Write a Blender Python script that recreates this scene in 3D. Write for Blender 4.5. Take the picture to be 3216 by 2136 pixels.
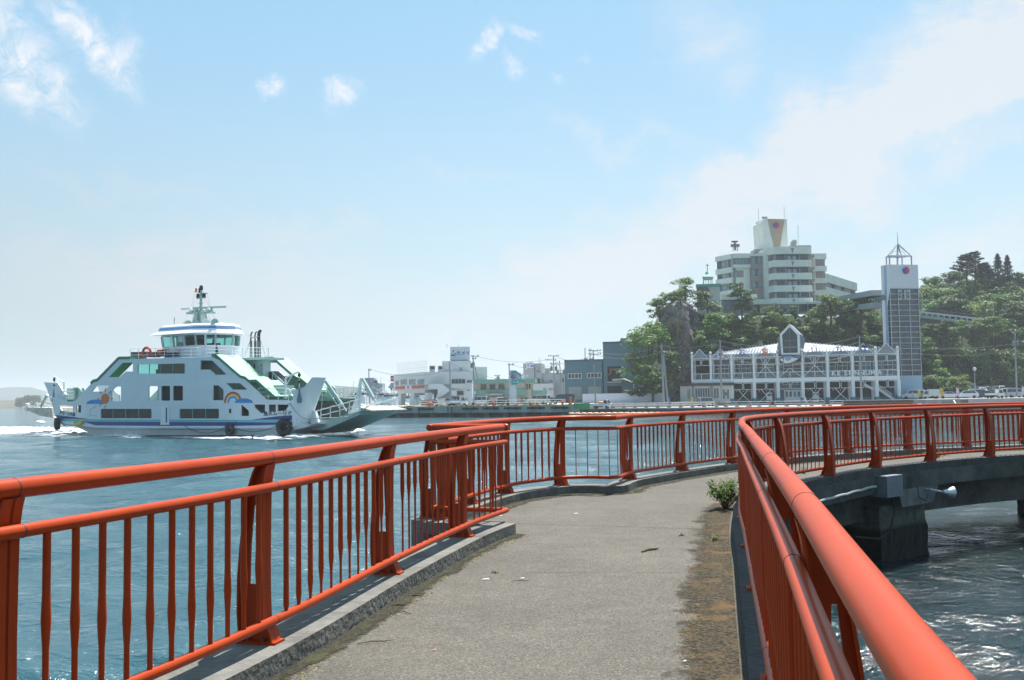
import bpy, bmesh, math, random
from mathutils import Vector, Matrix, Euler, noise
from mathutils.geometry import tessellate_polygon
R = math.radians
SC = bpy.context.scene
for _o in list(bpy.data.objects): bpy.data.objects.remove(_o)
COL = SC.collection
rnd = random.Random(7)

# ---------------- camera ----------------
EYE = Vector((0, 0, 1.63)); FPX = 3150.0; CX, CY = 1608.0, 1068.0
PITCH = math.atan(183/3150.0); ROLL = -0.0148
cam_d = bpy.data.cameras.new('camera'); cam = bpy.data.objects.new('camera', cam_d); COL.objects.link(cam)
cam_d.sensor_width = 36; cam_d.lens = 36*FPX/3216; cam_d.clip_start = .05; cam_d.clip_end = 20000
CM = Euler((math.pi/2+PITCH, 0, 0)).to_matrix() @ Euler((0, 0, ROLL)).to_matrix()
cam.matrix_world = Matrix.Translation(EYE) @ CM.to_4x4()
SC.camera = cam
def ray(px, py): return CM @ Vector(((px-CX)/FPX, -(py-CY)/FPX, -1))
def onz(px, py, z):
    d = ray(px, py); return EYE + d*((z-EYE.z)/d.z)
def ony(px, py, Y):
    d = ray(px, py); return EYE + d*(Y/d.y)

# ---------------- sky, sun, exposure ----------------
SUN_AZ, SUN_EL = R(23), R(65)      # azimuth measured from +Y towards +X
sd = Vector((math.sin(SUN_AZ)*math.cos(SUN_EL), math.cos(SUN_AZ)*math.cos(SUN_EL), math.sin(SUN_EL)))
sun_d = bpy.data.lights.new('sun', 'SUN'); sun = bpy.data.objects.new('sun', sun_d); COL.objects.link(sun)
sun_d.energy = 5.0; sun_d.angle = R(.53); sun_d.color = (1, .96, .9)
sun.rotation_euler = sd.to_track_quat('Z', 'Y').to_euler()
W = bpy.data.worlds.new('World'); SC.world = W; W.use_nodes = True
def mk_world():
    nt = W.node_tree; N = nt.nodes; L = nt.links
    for n in list(N): N.remove(n)
    out = N.new('ShaderNodeOutputWorld'); bg = N.new('ShaderNodeBackground'); L.new(bg.outputs[0], out.inputs[0])
    bg.inputs[1].default_value = .06
    sky = N.new('ShaderNodeTexSky'); sky.sky_type = 'NISHITA'; sky.sun_disc = False
    sky.sun_elevation = SUN_EL; sky.sun_rotation = SUN_AZ; sky.dust_density = 1.6; sky.air_density = 1.0; sky.ozone_density = 1.0
    tc = N.new('ShaderNodeTexCoord')
    def m(op, a, b=None, c=None, clamp=False):
        n = N.new('ShaderNodeMath'); n.operation = op; n.use_clamp = clamp
        for i, v in enumerate((a, b, c)):
            if v is None: continue
            if isinstance(v, (int, float)): n.inputs[i].default_value = v
            else: L.new(v, n.inputs[i])
        return n.outputs[0]
    sep = N.new('ShaderNodeSeparateXYZ'); L.new(tc.outputs['Generated'], sep.inputs[0])
    az = m('DEGREES', m('ARCTAN2', sep.outputs[0], sep.outputs[1])); el = m('DEGREES', m('ARCSINE', sep.outputs[2]))
    cmb = N.new('ShaderNodeCombineXYZ'); L.new(az, cmb.inputs[0]); L.new(el, cmb.inputs[1])
    def nz(scale, detail=5, rough=.6, sx=1, sy=1, rot=0, off=0, dist=0):
        mp = N.new('ShaderNodeMapping'); mp.inputs['Location'].default_value = (off, off*.7, 0)
        mp.inputs['Rotation'].default_value = (0, 0, rot); mp.inputs['Scale'].default_value = (sx, sy, 1)
        L.new(cmb.outputs[0], mp.inputs[0])
        t = N.new('ShaderNodeTexNoise'); t.inputs['Scale'].default_value = scale; t.inputs['Detail'].default_value = detail
        t.inputs['Roughness'].default_value = rough; t.inputs['Distortion'].default_value = dist; L.new(mp.outputs[0], t.inputs['Vector']); return t
    wn = nz(.22, 6, .62)
    vm = N.new('ShaderNodeVectorMath'); vm.operation = 'SUBTRACT'; L.new(wn.outputs['Color'], vm.inputs[0]); vm.inputs[1].default_value = (.5, .5, .5)
    def warped(amp):
        s = N.new('ShaderNodeVectorMath'); s.operation = 'SCALE'; L.new(vm.outputs[0], s.inputs[0]); s.inputs[3].default_value = amp
        a = N.new('ShaderNodeVectorMath'); a.operation = 'ADD'; L.new(s.outputs[0], a.inputs[0]); L.new(cmb.outputs[0], a.inputs[1])
        f = N.new('ShaderNodeVectorMath'); f.operation = 'MULTIPLY'; L.new(a.outputs[0], f.inputs[0]); f.inputs[1].default_value = (1, 1, 0)
        return f.outputs[0]
    w_soft, w_fine = warped(9), warped(4.5)
    def ae(px, py): 
        d = ray(px, py).normalized(); return math.degrees(math.atan2(d.x, d.y)), math.degrees(math.asin(d.z))
    def blob(px, py, rx, ry, rot=0, src=w_soft, k=1.0, inner=.05):
        a, e = ae(px, py)
        mp = N.new('ShaderNodeMapping'); mp.vector_type = 'TEXTURE'
        mp.inputs['Location'].default_value = (a, e, 0); mp.inputs['Rotation'].default_value = (0, 0, R(rot))
        mp.inputs['Scale'].default_value = (rx/55, ry/55, 1); L.new(src, mp.inputs[0])
        ln = N.new('ShaderNodeVectorMath'); ln.operation = 'LENGTH'; L.new(mp.outputs[0], ln.inputs[0])
        r = N.new('ShaderNodeMapRange'); r.interpolation_type = 'SMOOTHSTEP'; r.clamp = True
        L.new(ln.outputs['Value'], r.inputs[0]); r.inputs[1].default_value = 1; r.inputs[2].default_value = inner
        r.inputs[3].default_value = 0; r.inputs[4].default_value = k
        return r.outputs[0]
    def addup(vals):
        v = vals[0]
        for u in vals[1:]: v = m('ADD', v, u)
        return v
    # wide cirrus sheets
    sheets = addup([blob(2500, 560, 1500, 230, 22, k=1.0), blob(3050, 200, 1100, 280, 24, k=1.15), blob(1800, 900, 1100, 260, 20, k=.75),
        blob(2250, 90, 330, 190, -30, k=.45), blob(600, 900, 900, 260, -4, k=.8), blob(950, 700, 330, 90, -8, k=.5), blob(350, 560, 420, 60, -6, k=.35),
        blob(1950, 420, 420, 60, -8, k=.35), blob(1500, 520, 300, 40, -5, k=.25), blob(3000, 760, 900, 150, 14, k=.6),
        blob(2900, 480, 700, 45, 20, k=-.35), blob(1150, 740, 160, 50, 0, k=-.2)])
    st = nz(.13, 7, .62, sx=.7, sy=3.4, rot=R(-21), dist=.9)
    s2 = nz(.5, 7, .65, sx=.6, sy=2.6, rot=R(-24), off=4, dist=1.2)
    sheets = m('MULTIPLY', sheets, m('MULTIPLY', m('MULTIPLY_ADD', st.outputs[0], 2.1, -.08), m('MULTIPLY_ADD', s2.outputs[0], 1.7, .1)), clamp=True)
    puffs = addup([blob(40, 215, 290, 120, -28, w_fine, 1.0), blob(60, 90, 240, 100, -40, w_fine, .7), blob(290, 125, 260, 70, -38, w_fine, 1.2), blob(400, 130, 60, 90, 0, w_fine, .6),
        blob(855, 270, 60, 52, -20, w_fine, 1.0), blob(1070, 285, 95, 62, 25, w_fine, 1.1), blob(1525, 145, 100, 38, 45, w_fine, 1.0), blob(1600, 235, 85, 45, -45, w_fine, 1.0),
        blob(1665, 115, 95, 40, -15, w_fine, .8), blob(1845, 185, 40, 20, 0, w_fine, .6), blob(1735, 262, 24, 26, 0, w_fine, .6)])
    fn = nz(.75, 8, .68, dist=.8)
    puffs = m('MULTIPLY', puffs, m('MULTIPLY', m('SUBTRACT', fn.outputs[0], .34), 3.6, clamp=True), clamp=True)
    # sky colour lifted by summer haze
    hz = N.new('ShaderNodeMapRange'); hz.interpolation_type = 'SMOOTHERSTEP'; L.new(el, hz.inputs[0])
    hz.inputs[1].default_value = 24; hz.inputs[2].default_value = -1; hz.inputs[3].default_value = 0; hz.inputs[4].default_value = 1
    def mix(f, a, b):
        x = N.new('ShaderNodeMix'); x.data_type = 'RGBA'
        if isinstance(f, (int, float)): x.inputs[0].default_value = f
        else: L.new(f, x.inputs[0])
        for i, v in ((6, a), (7, b)):
            if isinstance(v, tuple): x.inputs[i].default_value = (*v, 1)
            else: L.new(v, x.inputs[i])
        return x.outputs[2]
    SK = SKY_K
    base = mix(SK['veil'], sky.outputs[0], SK['veilc'])
    tn = N.new('ShaderNodeMix'); tn.data_type = 'RGBA'; tn.blend_type = 'MULTIPLY'; tn.inputs[0].default_value = 1; L.new(base, tn.inputs[6]); tn.inputs[7].default_value = (1.06, 1.15, 1.10, 1); base = tn.outputs[2]
    base = mix(m('MULTIPLY', hz.outputs[0], SK['hz']), base, SK['hzc'])
    base = mix(m('MULTIPLY', sheets, SK['sh']), base, SK['shc'])
    dk = N.new('ShaderNodeMapRange'); dk.interpolation_type = 'SMOOTHSTEP'; L.new(az, dk.inputs[0]); dk.inputs[1].default_value = -32; dk.inputs[2].default_value = 2; dk.inputs[3].default_value = .78; dk.inputs[4].default_value = 1
    lw = m('ADD', m('MULTIPLY', m('SUBTRACT', 1, dk.outputs[0]), m('SUBTRACT', 1, hz.outputs[0])), dk.outputs[0]); sc_ = N.new('ShaderNodeVectorMath'); sc_.operation = 'SCALE'; L.new(base, sc_.inputs[0]); L.new(lw, sc_.inputs[3]); base = sc_.outputs[0]
    base = mix(m('MULTIPLY', puffs, SK['pf']), base, SK['pfc'])
    L.new(base, bg.inputs[0])
SKY_K = dict(veil=.45, veilc=(3.0, 5.9, 8.6), hz=.75, hzc=(6.1, 7.2, 7.5), sh=.9, shc=(6.7, 7.1, 7.55), pf=.82, pfc=(8.4, 8.3, 8.5))
mk_world()
SC.view_settings.view_transform = 'Standard'; SC.view_settings.look = 'None'; SC.view_settings.gamma = 1; SC.view_settings.exposure = .97
SC.render.engine = 'CYCLES'
SC.cycles.max_bounces = 6; SC.cycles.transparent_max_bounces = 16; SC.cycles.volume_bounces = 0
SC.cycles.use_denoising = True; SC.cycles.caustics_reflective = False; SC.cycles.caustics_refractive = False

# ---------------- helpers ----------------
def srgb(r, g, b):
    f = lambda c: (c/255/12.92) if c/255 <= .04045 else ((c/255+.055)/1.055)**2.4
    return (f(r), f(g), f(b))
MATS = {}
def mat(name, col, rough=.6, metal=0, var=.12, scale=4, bump=0, spec=.5, alpha=1, emit=0, coat=0, col2=None, det=4, lo=.35, hi=.7, bscale=None):
    """painted / mineral surface: base colour broken by noise, optional second colour, optional bump"""
    if name in MATS: return MATS[name]
    m = bpy.data.materials.new(name); m.use_nodes = True; nt = m.node_tree; N = nt.nodes; L = nt.links
    p = N['Principled BSDF']; p.inputs['Roughness'].default_value = rough; p.inputs['Metallic'].default_value = metal
    p.inputs['Specular IOR Level'].default_value = spec; p.inputs['Alpha'].default_value = alpha; p.inputs['Coat Weight'].default_value = coat
    if coat: p.inputs['Coat Roughness'].default_value = .12
    c1 = tuple(c*(1-var) for c in col); c2 = col2 or tuple(min(1, c*(1+var)) for c in col)
    tc = N.new('ShaderNodeTexCoord'); nz = N.new('ShaderNodeTexNoise'); nz.inputs['Scale'].default_value = scale
    nz.inputs['Detail'].default_value = det; nz.inputs['Roughness'].default_value = .65; L.new(tc.outputs['Object'], nz.inputs['Vector'])
    cr = N.new('ShaderNodeValToRGB'); cr.color_ramp.elements[0].position = lo; cr.color_ramp.elements[1].position = hi
    cr.color_ramp.elements[0].color = (*c1, 1); cr.color_ramp.elements[1].color = (*c2, 1)
    L.new(nz.outputs[0], cr.inputs[0]); L.new(cr.outputs[0], p.inputs['Base Color'])
    if emit: p.inputs['Emission Color'].default_value = (*col, 1); p.inputs['Emission Strength'].default_value = emit
    if bump:
        b = N.new('ShaderNodeBump'); b.inputs['Strength'].default_value = bump; b.inputs['Distance'].default_value = .05
        n2 = N.new('ShaderNodeTexNoise'); n2.inputs['Scale'].default_value = bscale or scale*6; n2.inputs['Detail'].default_value = 6
        L.new(tc.outputs['Object'], n2.inputs['Vector']); L.new(n2.outputs[0], b.inputs['Height']); L.new(b.outputs[0], p.inputs['Normal'])
    MATS[name] = m; return m
class MB:
    def __init__(s): s.v = []; s.f = []; s.mi = []; s.m = 0
    def add(s, vs, fs):
        o = len(s.v); s.v += [Vector(v) for v in vs]; s.f += [tuple(i+o for i in f) for f in fs]; s.mi += [s.m]*len(fs); return s
    def box(s, c, d, rz=0, M=None):
        hx, hy, hz = d[0]/2, d[1]/2, d[2]/2
        vs = [Vector((x, y, z)) for z in (-hz, hz) for x, y in ((-hx, -hy), (hx, -hy), (hx, hy), (-hx, hy))]
        if M is None: M = Matrix.Rotation(rz, 3, 'Z')
        c = Vector(c); return s.add([M @ v + c for v in vs], [(3, 2, 1, 0), (4, 5, 6, 7), (0, 1, 5, 4), (1, 2, 6, 5), (2, 3, 7, 6), (3, 0, 4, 7)])
    def bar(s, a, b, w, h=None, up=(0, 0, 1)):
        a, b = Vector(a), Vector(b); d = b-a; l = d.length
        if l < 1e-6: return s
        x = d/l; u = Vector(up); y = u.cross(x)
        if y.length < 1e-3: y = Vector((1, 0, 0)).cross(x)
        y.normalize(); z = x.cross(y); M = Matrix((x, y, z)).transposed()
        return s.box((a+b)/2, (l, w, h or w), M=M)
    def tube(s, pts, r, seg=8, cap=True, closed=False):
        pts = [Vector(p) for p in pts]; n = len(pts); rs = r if isinstance(r, (list, tuple)) else [r]*n
        vs = []; fs = []; prev = None
        for i, p in enumerate(pts):
            a = pts[(i-1) % n] if (i or closed) else p; b = pts[(i+1) % n] if (i < n-1 or closed) else p
            t = (b-a).normalized()
            if prev is None:
                u = Vector((0, 0, 1)) if abs(t.z) < .9 else Vector((1, 0, 0)); y = u.cross(t).normalized()
            else:
                y = (prev - t*prev.dot(t)).normalized()
            prev = y; z = t.cross(y)
            for k in range(seg):
                an = 2*math.pi*k/seg; vs.append(p + (y*math.cos(an)+z*math.sin(an))*rs[i])
        for i in range(n if closed else n-1):
            j = (i+1) % n
            for k in range(seg):
                fs.append((i*seg+k, i*seg+(k+1) % seg, j*seg+(k+1) % seg, j*seg+k))
        if cap and not closed: fs += [tuple(range(seg-1, -1, -1)), tuple((n-1)*seg+k for k in range(seg))]
        return s.add(vs, fs)
    def lathe(s, prof, c=(0, 0, 0), seg=12, M=None):
        c = Vector(c); vs = []; fs = []; n = len(prof); M = M or Matrix.Identity(3)
        for r, z in prof:
            for k in range(seg):
                a = 2*math.pi*k/seg; vs.append(M @ Vector((r*math.cos(a), r*math.sin(a), z)) + c)
        for i in range(n-1):
            for k in range(seg): fs.append((i*seg+k, i*seg+(k+1) % seg, (i+1)*seg+(k+1) % seg, (i+1)*seg+k))
        if prof[0][0] > 1e-6: fs.append(tuple(range(seg-1, -1, -1)))
        if prof[-1][0] > 1e-6: fs.append(tuple((n-1)*seg+k for k in range(seg)))
        return s.add(vs, fs)
    def prism(s, poly, dv, holes=()):
        """closed 3D polygon (with holes) pushed along dv"""
        loops = [[Vector(p) for p in poly]]+[[Vector(p) for p in h] for h in holes]; dv = Vector(dv)
        flat = [p for l in loops for p in l]; tris = tessellate_polygon(loops); n = len(flat)
        nrm = Vector()
        l0 = loops[0]
        for i in range(len(l0)): nrm += (l0[i]).cross(l0[(i+1) % len(l0)])
        flip = nrm.dot(dv) > 0
        fs = []
        for t in tris:
            a, b, c = t; tn = (flat[b]-flat[a]).cross(flat[c]-flat[a])
            if tn.dot(dv) > 0: t = (a, c, b)
            fs.append(tuple(t)); fs.append((t[0]+n, t[2]+n, t[1]+n))
        o = 0
        for l in loops:
            k = len(l)
            for i in range(k): j = (i+1) % k; fs.append((o+i, o+j, o+j+n, o+i+n) if flip else (o+j, o+i, o+i+n, o+j+n))
            o += k
        return s.add(flat+[p+dv for p in flat], fs)
    def xform(s, M):
        s.v = [M @ v for v in s.v]; return s
RM = {}
def root_of(o):
    while o.parent: o = o.parent
    return o
def build(mb, name, m, parent=None, smooth=False, loc=None):
    """one mesh object; coordinates are world coordinates at build time"""
    me = bpy.data.meshes.new(name); vs = mb.v
    if parent is not None:
        Mi = RM[root_of(parent).name]; vs = [Mi @ v for v in vs]
    elif loc is not None: vs = [v-Vector(loc) for v in vs]
    me.from_pydata([tuple(v) for v in vs], [], mb.f)
    for x in (m if isinstance(m, (list, tuple)) else [m]): me.materials.append(x)
    if any(mb.mi): me.polygons.foreach_set('material_index', mb.mi)
    if smooth:
        me.polygons.foreach_set('use_smooth', [True]*len(me.polygons))
        try: me.set_sharp_from_angle(angle=R(38))
        except Exception: pass
    me.update(); o = bpy.data.objects.new(name, me); COL.objects.link(o)
    if parent is not None: o.parent = parent
    elif loc is not None: o.location = loc
    if parent is None: RM[o.name] = Matrix.Translation(Vector(loc or (0, 0, 0))).inverted()
    return o
def tag(o, label=None, cat=None, group=None, kind=None):
    for k, v in (('label', label), ('category', cat), ('group', group), ('kind', kind)):
        if v: o[k] = v
    return o
def thing(name, label, cat, loc=(0, 0, 0), rz=0, group=None):
    o = bpy.data.objects.new(name, None); o.empty_display_size = .3; COL.objects.link(o); o.location = loc; o.rotation_euler = (0, 0, rz)
    RM[o.name] = (Matrix.Translation(Vector(loc)) @ Matrix.Rotation(rz, 4, 'Z')).inverted()
    return tag(o, label, cat, group)
def copy_tree(o, parent=None):
    c = o.copy(); COL.objects.link(c)
    if parent is not None: c.parent = parent
    for ch in list(o.children): copy_tree(ch, c)
    return c
class Frame:
    """upright plane frame: origin o, local x turned by rz from world x, local y away from the viewer"""
    def __init__(s, o, rz):
        s.o = Vector(o); s.rz = rz; s.x = Vector((math.cos(rz), math.sin(rz), 0)); s.y = Vector((-math.sin(rz), math.cos(rz), 0))
    def P(s, x, y, z): return s.o + s.x*x + s.y*y + Vector((0, 0, z))
    def L(s, px, py, y=0):
        d = ray(px, py); q = s.o + s.y*y; t = (q-EYE).dot(s.y)/d.dot(s.y); w = EYE + d*t - s.o
        return w.dot(s.x), w.z
    def G(s, px, py, y=0):
        x, z = s.L(px, py, y); return s.P(x, y, z)
def text(s, name, m, parent, P, size, ux, nrm=None, depth=.02, align='CENTER', bold=0, sx=1):
    """text standing upright: baseline direction ux, centred at P"""
    cu = bpy.data.curves.new(name, 'FONT'); cu.body = s; cu.size = size; cu.align_x = align; cu.align_y = 'CENTER'; cu.extrude = depth; cu.offset = bold; cu.resolution_u = 3
    o = bpy.data.objects.new(name, cu); COL.objects.link(o); bpy.context.view_layer.update()
    dg = bpy.context.evaluated_depsgraph_get(); me0 = bpy.data.meshes.new_from_object(o.evaluated_get(dg))
    bpy.data.objects.remove(o)
    ux = Vector(ux).normalized(); uz = Vector((0, 0, 1)); uy = uz; n = ux.cross(uz)
    M = Matrix((ux*sx, uz, n)).transposed(); mb = MB()
    mb.add([M @ v.co + Vector(P) for v in me0.vertices], [tuple(p.vertices) for p in me0.polygons]); bpy.data.meshes.remove(me0)
    return build(mb, name, m, parent)
# common materials
GLASS = mat('dark_glass', (.02, .03, .035), rough=.08, var=.3, spec=.8)
WHITE = mat('white_paint', (.72, .74, .74), rough=.45, var=.04)
CONC = mat('grey_concrete', (.30, .30, .28), rough=.9, var=.25, scale=1.5, bump=.4)
BLACK = mat('black_rubber', (.015, .015, .016), rough=.7)
STEEL = mat('galvanised_steel', (.42, .44, .45), rough=.5, metal=.3)
# ================= footbridge =================
KERB = .13
def vermilion():
    m = bpy.data.materials.new('vermilion_paint'); m.use_nodes = True; N = m.node_tree.nodes; L = m.node_tree.links; p = N['Principled BSDF']
    tc = N.new('ShaderNodeTexCoord'); n1 = N.new('ShaderNodeTexNoise'); n1.inputs['Scale'].default_value = 2.2; n1.inputs['Detail'].default_value = 8; n1.inputs['Roughness'].default_value = .7
    L.new(tc.outputs['Object'], n1.inputs['Vector'])
    cr = N.new('ShaderNodeValToRGB'); e = cr.color_ramp.elements
    e[0].position = .3; e[0].color = (.33, .034, .004, 1); e[1].position = .72; e[1].color = (.42, .050, .006, 1); L.new(n1.outputs[0], cr.inputs[0])
    # chalky wear on upward faces and scattered scratches
    geo = N.new('ShaderNodeNewGeometry'); sp = N.new('ShaderNodeSeparateXYZ'); L.new(geo.outputs['Normal'], sp.inputs[0])
    n2 = N.new('ShaderNodeTexNoise'); n2.inputs['Scale'].default_value = 26; n2.inputs['Detail'].default_value = 10; n2.inputs['Roughness'].default_value = .75
    mp = N.new('ShaderNodeMapping'); mp.inputs['Scale'].default_value = (1, .35, 1); L.new(tc.outputs['Object'], mp.inputs[0]); L.new(mp.outputs[0], n2.inputs['Vector'])
    r2 = N.new('ShaderNodeMapRange'); L.new(n2.outputs[0], r2.inputs[0]); r2.inputs[1].default_value = .60; r2.inputs[2].default_value = .72
    mu = N.new('ShaderNodeMath'); mu.operation = 'MULTIPLY'; mu.use_clamp = True; L.new(r2.outputs[0], mu.inputs[0]); L.new(sp.outputs[2], mu.inputs[1])
    mx = N.new('ShaderNodeMix'); mx.data_type = 'RGBA'; L.new(mu.outputs[0], mx.inputs[0]); L.new(cr.outputs[0], mx.inputs[6]); mx.inputs[7].default_value = (.34, .085, .045, 1)
    L.new(mx.outputs[2], p.inputs['Base Color']); p.inputs['Coat Weight'].default_value = .08; p.inputs['Coat Roughness'].default_value = .2; p.inputs['Specular IOR Level'].default_value = .15
    rr = N.new('ShaderNodeMapRange'); L.new(n1.outputs[0], rr.inputs[0]); rr.inputs[3].default_value = .3; rr.inputs[4].default_value = .5; L.new(rr.outputs[0], p.inputs['Roughness'])
    return m
RED = vermilion()
BOLT = mat('bolt_steel', (.12, .12, .12), rough=.4, metal=.6)
def catmull(P, step=.25):
    P = [Vector((p[0], p[1], 0)) for p in P]; out = []
    for i in range(len(P)-1):
        a, b, c, d = P[max(i-1, 0)], P[i], P[i+1], P[min(i+2, len(P)-1)]
        n = max(2, int((c-b).length/step))
        for k in range(n):
            t = k/n; out.append(.5*((2*b)+(-a+c)*t+(2*a-5*b+4*c-d)*t*t+(-a+3*b-3*c+d)*t**3))
    out.append(P[-1]); return out
class Path:
    def __init__(s, pts, smooth=True):
        s.p = catmull(pts) if smooth else [Vector((a, b, 0)) for a, b in pts]
        s.s = [0]
        for i in range(1, len(s.p)): s.s.append(s.s[-1]+(s.p[i]-s.p[i-1]).length)
        s.len = s.s[-1]
    def at(s, t, u=0, side=1):
        t = max(0, min(s.len, t)); i = 1
        while i < len(s.s)-1 and s.s[i] < t: i += 1
        a, b = s.p[i-1], s.p[i]; k = (t-s.s[i-1])/max(1e-6, s.s[i]-s.s[i-1]); d = (b-a).normalized()
        n = Vector((-d.y, d.x, 0))*side
        return a+(b-a)*k+n*u, d, n
    def off(s, u, side=1):
        out = []
        for i, p in enumerate(s.p):
            a = s.p[max(i-1, 0)]; b = s.p[min(i+1, len(s.p)-1)]; d = (b-a).normalized(); n = Vector((-d.y, d.x, 0))*side
            k = 1
            if 0 < i < len(s.p)-1:
                c = (p-a).normalized().dot((b-p).normalized()); k = 1/max(.6, math.sqrt((1+c)/2))
            out.append(p+n*u*k)
        return out
# plan lines under the railings (metres)
LEFT = Path([(-3.35, .9), (-2.72, 2.6), (-2.12, 4.3), (-1.52, 6.35), (-1.03, 8.78), (-.5, 11.05), (-.1, 12.35)])
RIGHT = Path([(-.05, -1.3), (.46, 1.25), (.93, 3.45), (1.385, 5.65), (1.835, 7.85), (2.29, 10.05), (2.76, 12.35), (3.42, 14.9), (4.45, 16.9), (5.69, 18.57), (7.2, 20.36), (8.95, 21.9), (10.9, 23.3), (13.0, 24.4), (15.4, 25.3), (18.2, 26.0)])
OUTER = Path([(-1.02, 12.75), (-.62, 14.3), (-.05, 16.0), (.42, 16.75), (.87, 17.25), (1.35, 17.27), (1.74, 17.15), (2.19, 18.35), (3.47, 20.3), (4.9, 22.2), (6.6, 24.0), (8.53, 25.4), (10.5, 26.6), (12.4, 27.4), (14.4, 28.2), (17.0, 28.9), (20, 29.4)])
# side: +1 = left of travel is outward
def post_mesh(c, d, n):
    """c base centre on the kerb, d along the rail, n outward. Two curved blades with a web and a base plate"""
    mb = MB(); Z = Vector((0, 0, 1))
    inn = [(-.03, 0), (-.01, .07), (.034, .14), (.04, .3), (.042, .5), (.038, .8), (.034, .97), (.02, 1.06), (.008, 1.105)]
    out = [(.205, 0), (.218, .2), (.215, .4), (.198, .6), (.172, .8), (.142, .97), (.115, 1.05), (.088, 1.105)]
    Q = lambda a, b: c+n*a+Z*b
    slot = [(.092, .36), (.155, .36), (.148, .6), (.125, .85), (.108, .85), (.098, .6)]
    mb.prism([Q(*p)-d*.008 for p in inn]+[Q(*p)-d*.008 for p in reversed(out)], d*.016, [[Q(*p)-d*.008 for p in slot]])
    for ln, th in ((inn, .012), (out, -.012)):
        mb.prism([Q(*p)-d*.058 for p in ln]+[Q(p[0]+th, p[1])-d*.058 for p in reversed(ln)], d*.116)
    mb.box(c+n*.088+Z*.008, (.13, .275, .016), M=Matrix((d, n, Z)).transposed())
    return mb
def bolts(c, d, n):
    mb = MB()
    for s in (-.035, .035):
        for u in (.05, .15):
            mb.lathe([(.013, 0), (.013, .014), (.006, .015), (.006, .032)], c+d*s+n*u+Vector((0, 0, .016)), 6)
    return mb
def railing(name, label, path, side, post_ts, bal, hs_fn, t0=0, t1=None, zb=KERB, thin=None, nsm=100, cap_ends=(True, True)):
    t1 = t1 or path.len
    root = thing(name, label, 'railing', tuple(path.at(post_ts[0])[0])[:2]+(zb,))
    def line(u, z, a=t0, b=t1):
        n = max(2, int((b-a)/.18)); ts = [a+(b-a)*i/n for i in range(n+1)]
        ks = [s for s in path.s if a < s < b] if len(path.p) < 30 else []
        return [path.at(t, u, side)[0]+Vector((0, 0, zb+z)) for t in sorted(ts+ks)]
    for nm, u, z, r in (('top_rail', .045, 1.145, .0445), ('middle_rail', 0, .965, .0302), ('bottom_rail', 0, .135, .0302)):
        mb = MB(); pts = line(u, z); mb.tube(pts, r, 20)
        e0 = (pts[0]-pts[1]).normalized(); e1 = (pts[-1]-pts[-2]).normalized()
        for e, q in ((e0, pts[0]), (e1, pts[-1])): mb.tube([q+e*.001, q+e*.02, q+e*.032], [r, r*.85, r*.35], 20)
        o = build(mb, nm, RED, root, smooth=True)
        for t in post_ts[1:-1]:
            p, d, n = path.at(t+.03, u, side); p = p+Vector((0, 0, zb+z)); build(MB().tube([p-d*.004, p+d*.004], r+.0012, 20), 'joint', mat('joint_gap', (.1, .015, .008), rough=.6), o, smooth=True)
    for t in post_ts:
        p, d, n = path.at(t, 0, side); p = p+Vector((0, 0, zb))
        po = build(post_mesh(p, d, n), 'post', RED, root, smooth=True)
        build(bolts(p, d, n), 'bolt', BOLT, po)
    items = []
    segs = list(zip(post_ts, post_ts[1:]))+([(post_ts[-1], t1)] if t1-post_ts[-1] > .4 else [])
    for i, (a, b) in enumerate(segs):
        nb = max(2, round((b-a)/.185)-1)
        if thin and thin[0] == i: nb = thin[1]
        for k in range(1, nb+1):
            t = a+(b-a)*k/(nb+1); items.append((t, i, k/(nb+1), bool(thin and thin[0] == i and k/(nb+1) < thin[2])))
    def bal_mb(t, i, f, th):
        mb = MB(); p = path.at(t, 0, side)[0]+Vector((0, 0, zb))
        if th: return mb.tube([p+Vector((0, 0, .14)), p+Vector((0, 0, .96))], .007, 8)
        hs, ru, rl, rs = hs_fn(t)
        hs = max(.14, min(.93, hs))
        prof = [(rl, .15)]
        if hs > .2: prof += [(rl, max(.151, hs-.13)), (rl*1.15, max(.152, hs-.1))]
        prof += [(rs, hs), (rs*.97, min(.95, hs+.03)), (ru, min(.955, hs+.12)), (ru, .96)]
        return mb.lathe(prof, p, 10)
    items.sort(key=lambda q: (path.at(q[0])[0]-Vector((0, 0, 0))).length if path.at(q[0])[0].y > 1.5 else 99)
    for q in items[:nsm]: build(bal_mb(*q), 'baluster', RED, root, smooth=True)
    if items[nsm:]:
        mb = MB()
        for q in items[nsm:]:
            b = bal_mb(*q); mb.add(b.v, b.f)
        tag(build(mb, 'balusters', RED, root, smooth=True), kind='stuff')
    return root
def nearest_t(path, x, y):
    best = min(range(len(path.p)), key=lambda i: (path.p[i]-Vector((x, y, 0))).length); return path.s[best]
lt = [nearest_t(LEFT, *q) for q in ((-3.35, .9), (-2.72, 2.6), (-2.12, 4.3), (-1.52, 6.35), (-1.03, 8.78), (-.5, 11.05))]
def hs_left(t):
    f = (t-lt[3])/2.4
    if f < 0: return (.52+.12*math.sin(f*4.2), .018, .0145, .0225)
    return (.17+.55*(1-math.exp(-(f*2.3)**2*.5))+.04*math.sin(f*6), .018, .0092, .0195)
rail_left = railing('bridge_railing', 'vermilion tubular railing along the near left kerb, ending where the deck widens', LEFT, 1, lt, 11, hs_left)
OUT_T = [nearest_t(OUTER, *q) for q in ((-.95, 12.95), (-.05, 16.0), (.87, 17.25), (2.19, 18.35), (3.47, 20.3), (4.9, 22.2), (6.6, 24.0), (8.53, 25.4), (10.5, 26.6), (12.4, 27.4), (14.4, 28.2), (17.0, 28.9), (20, 29.4))]
OUT_T = [OUT_T[0], (OUT_T[0]+OUT_T[1])/2]+OUT_T[1:]
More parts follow.
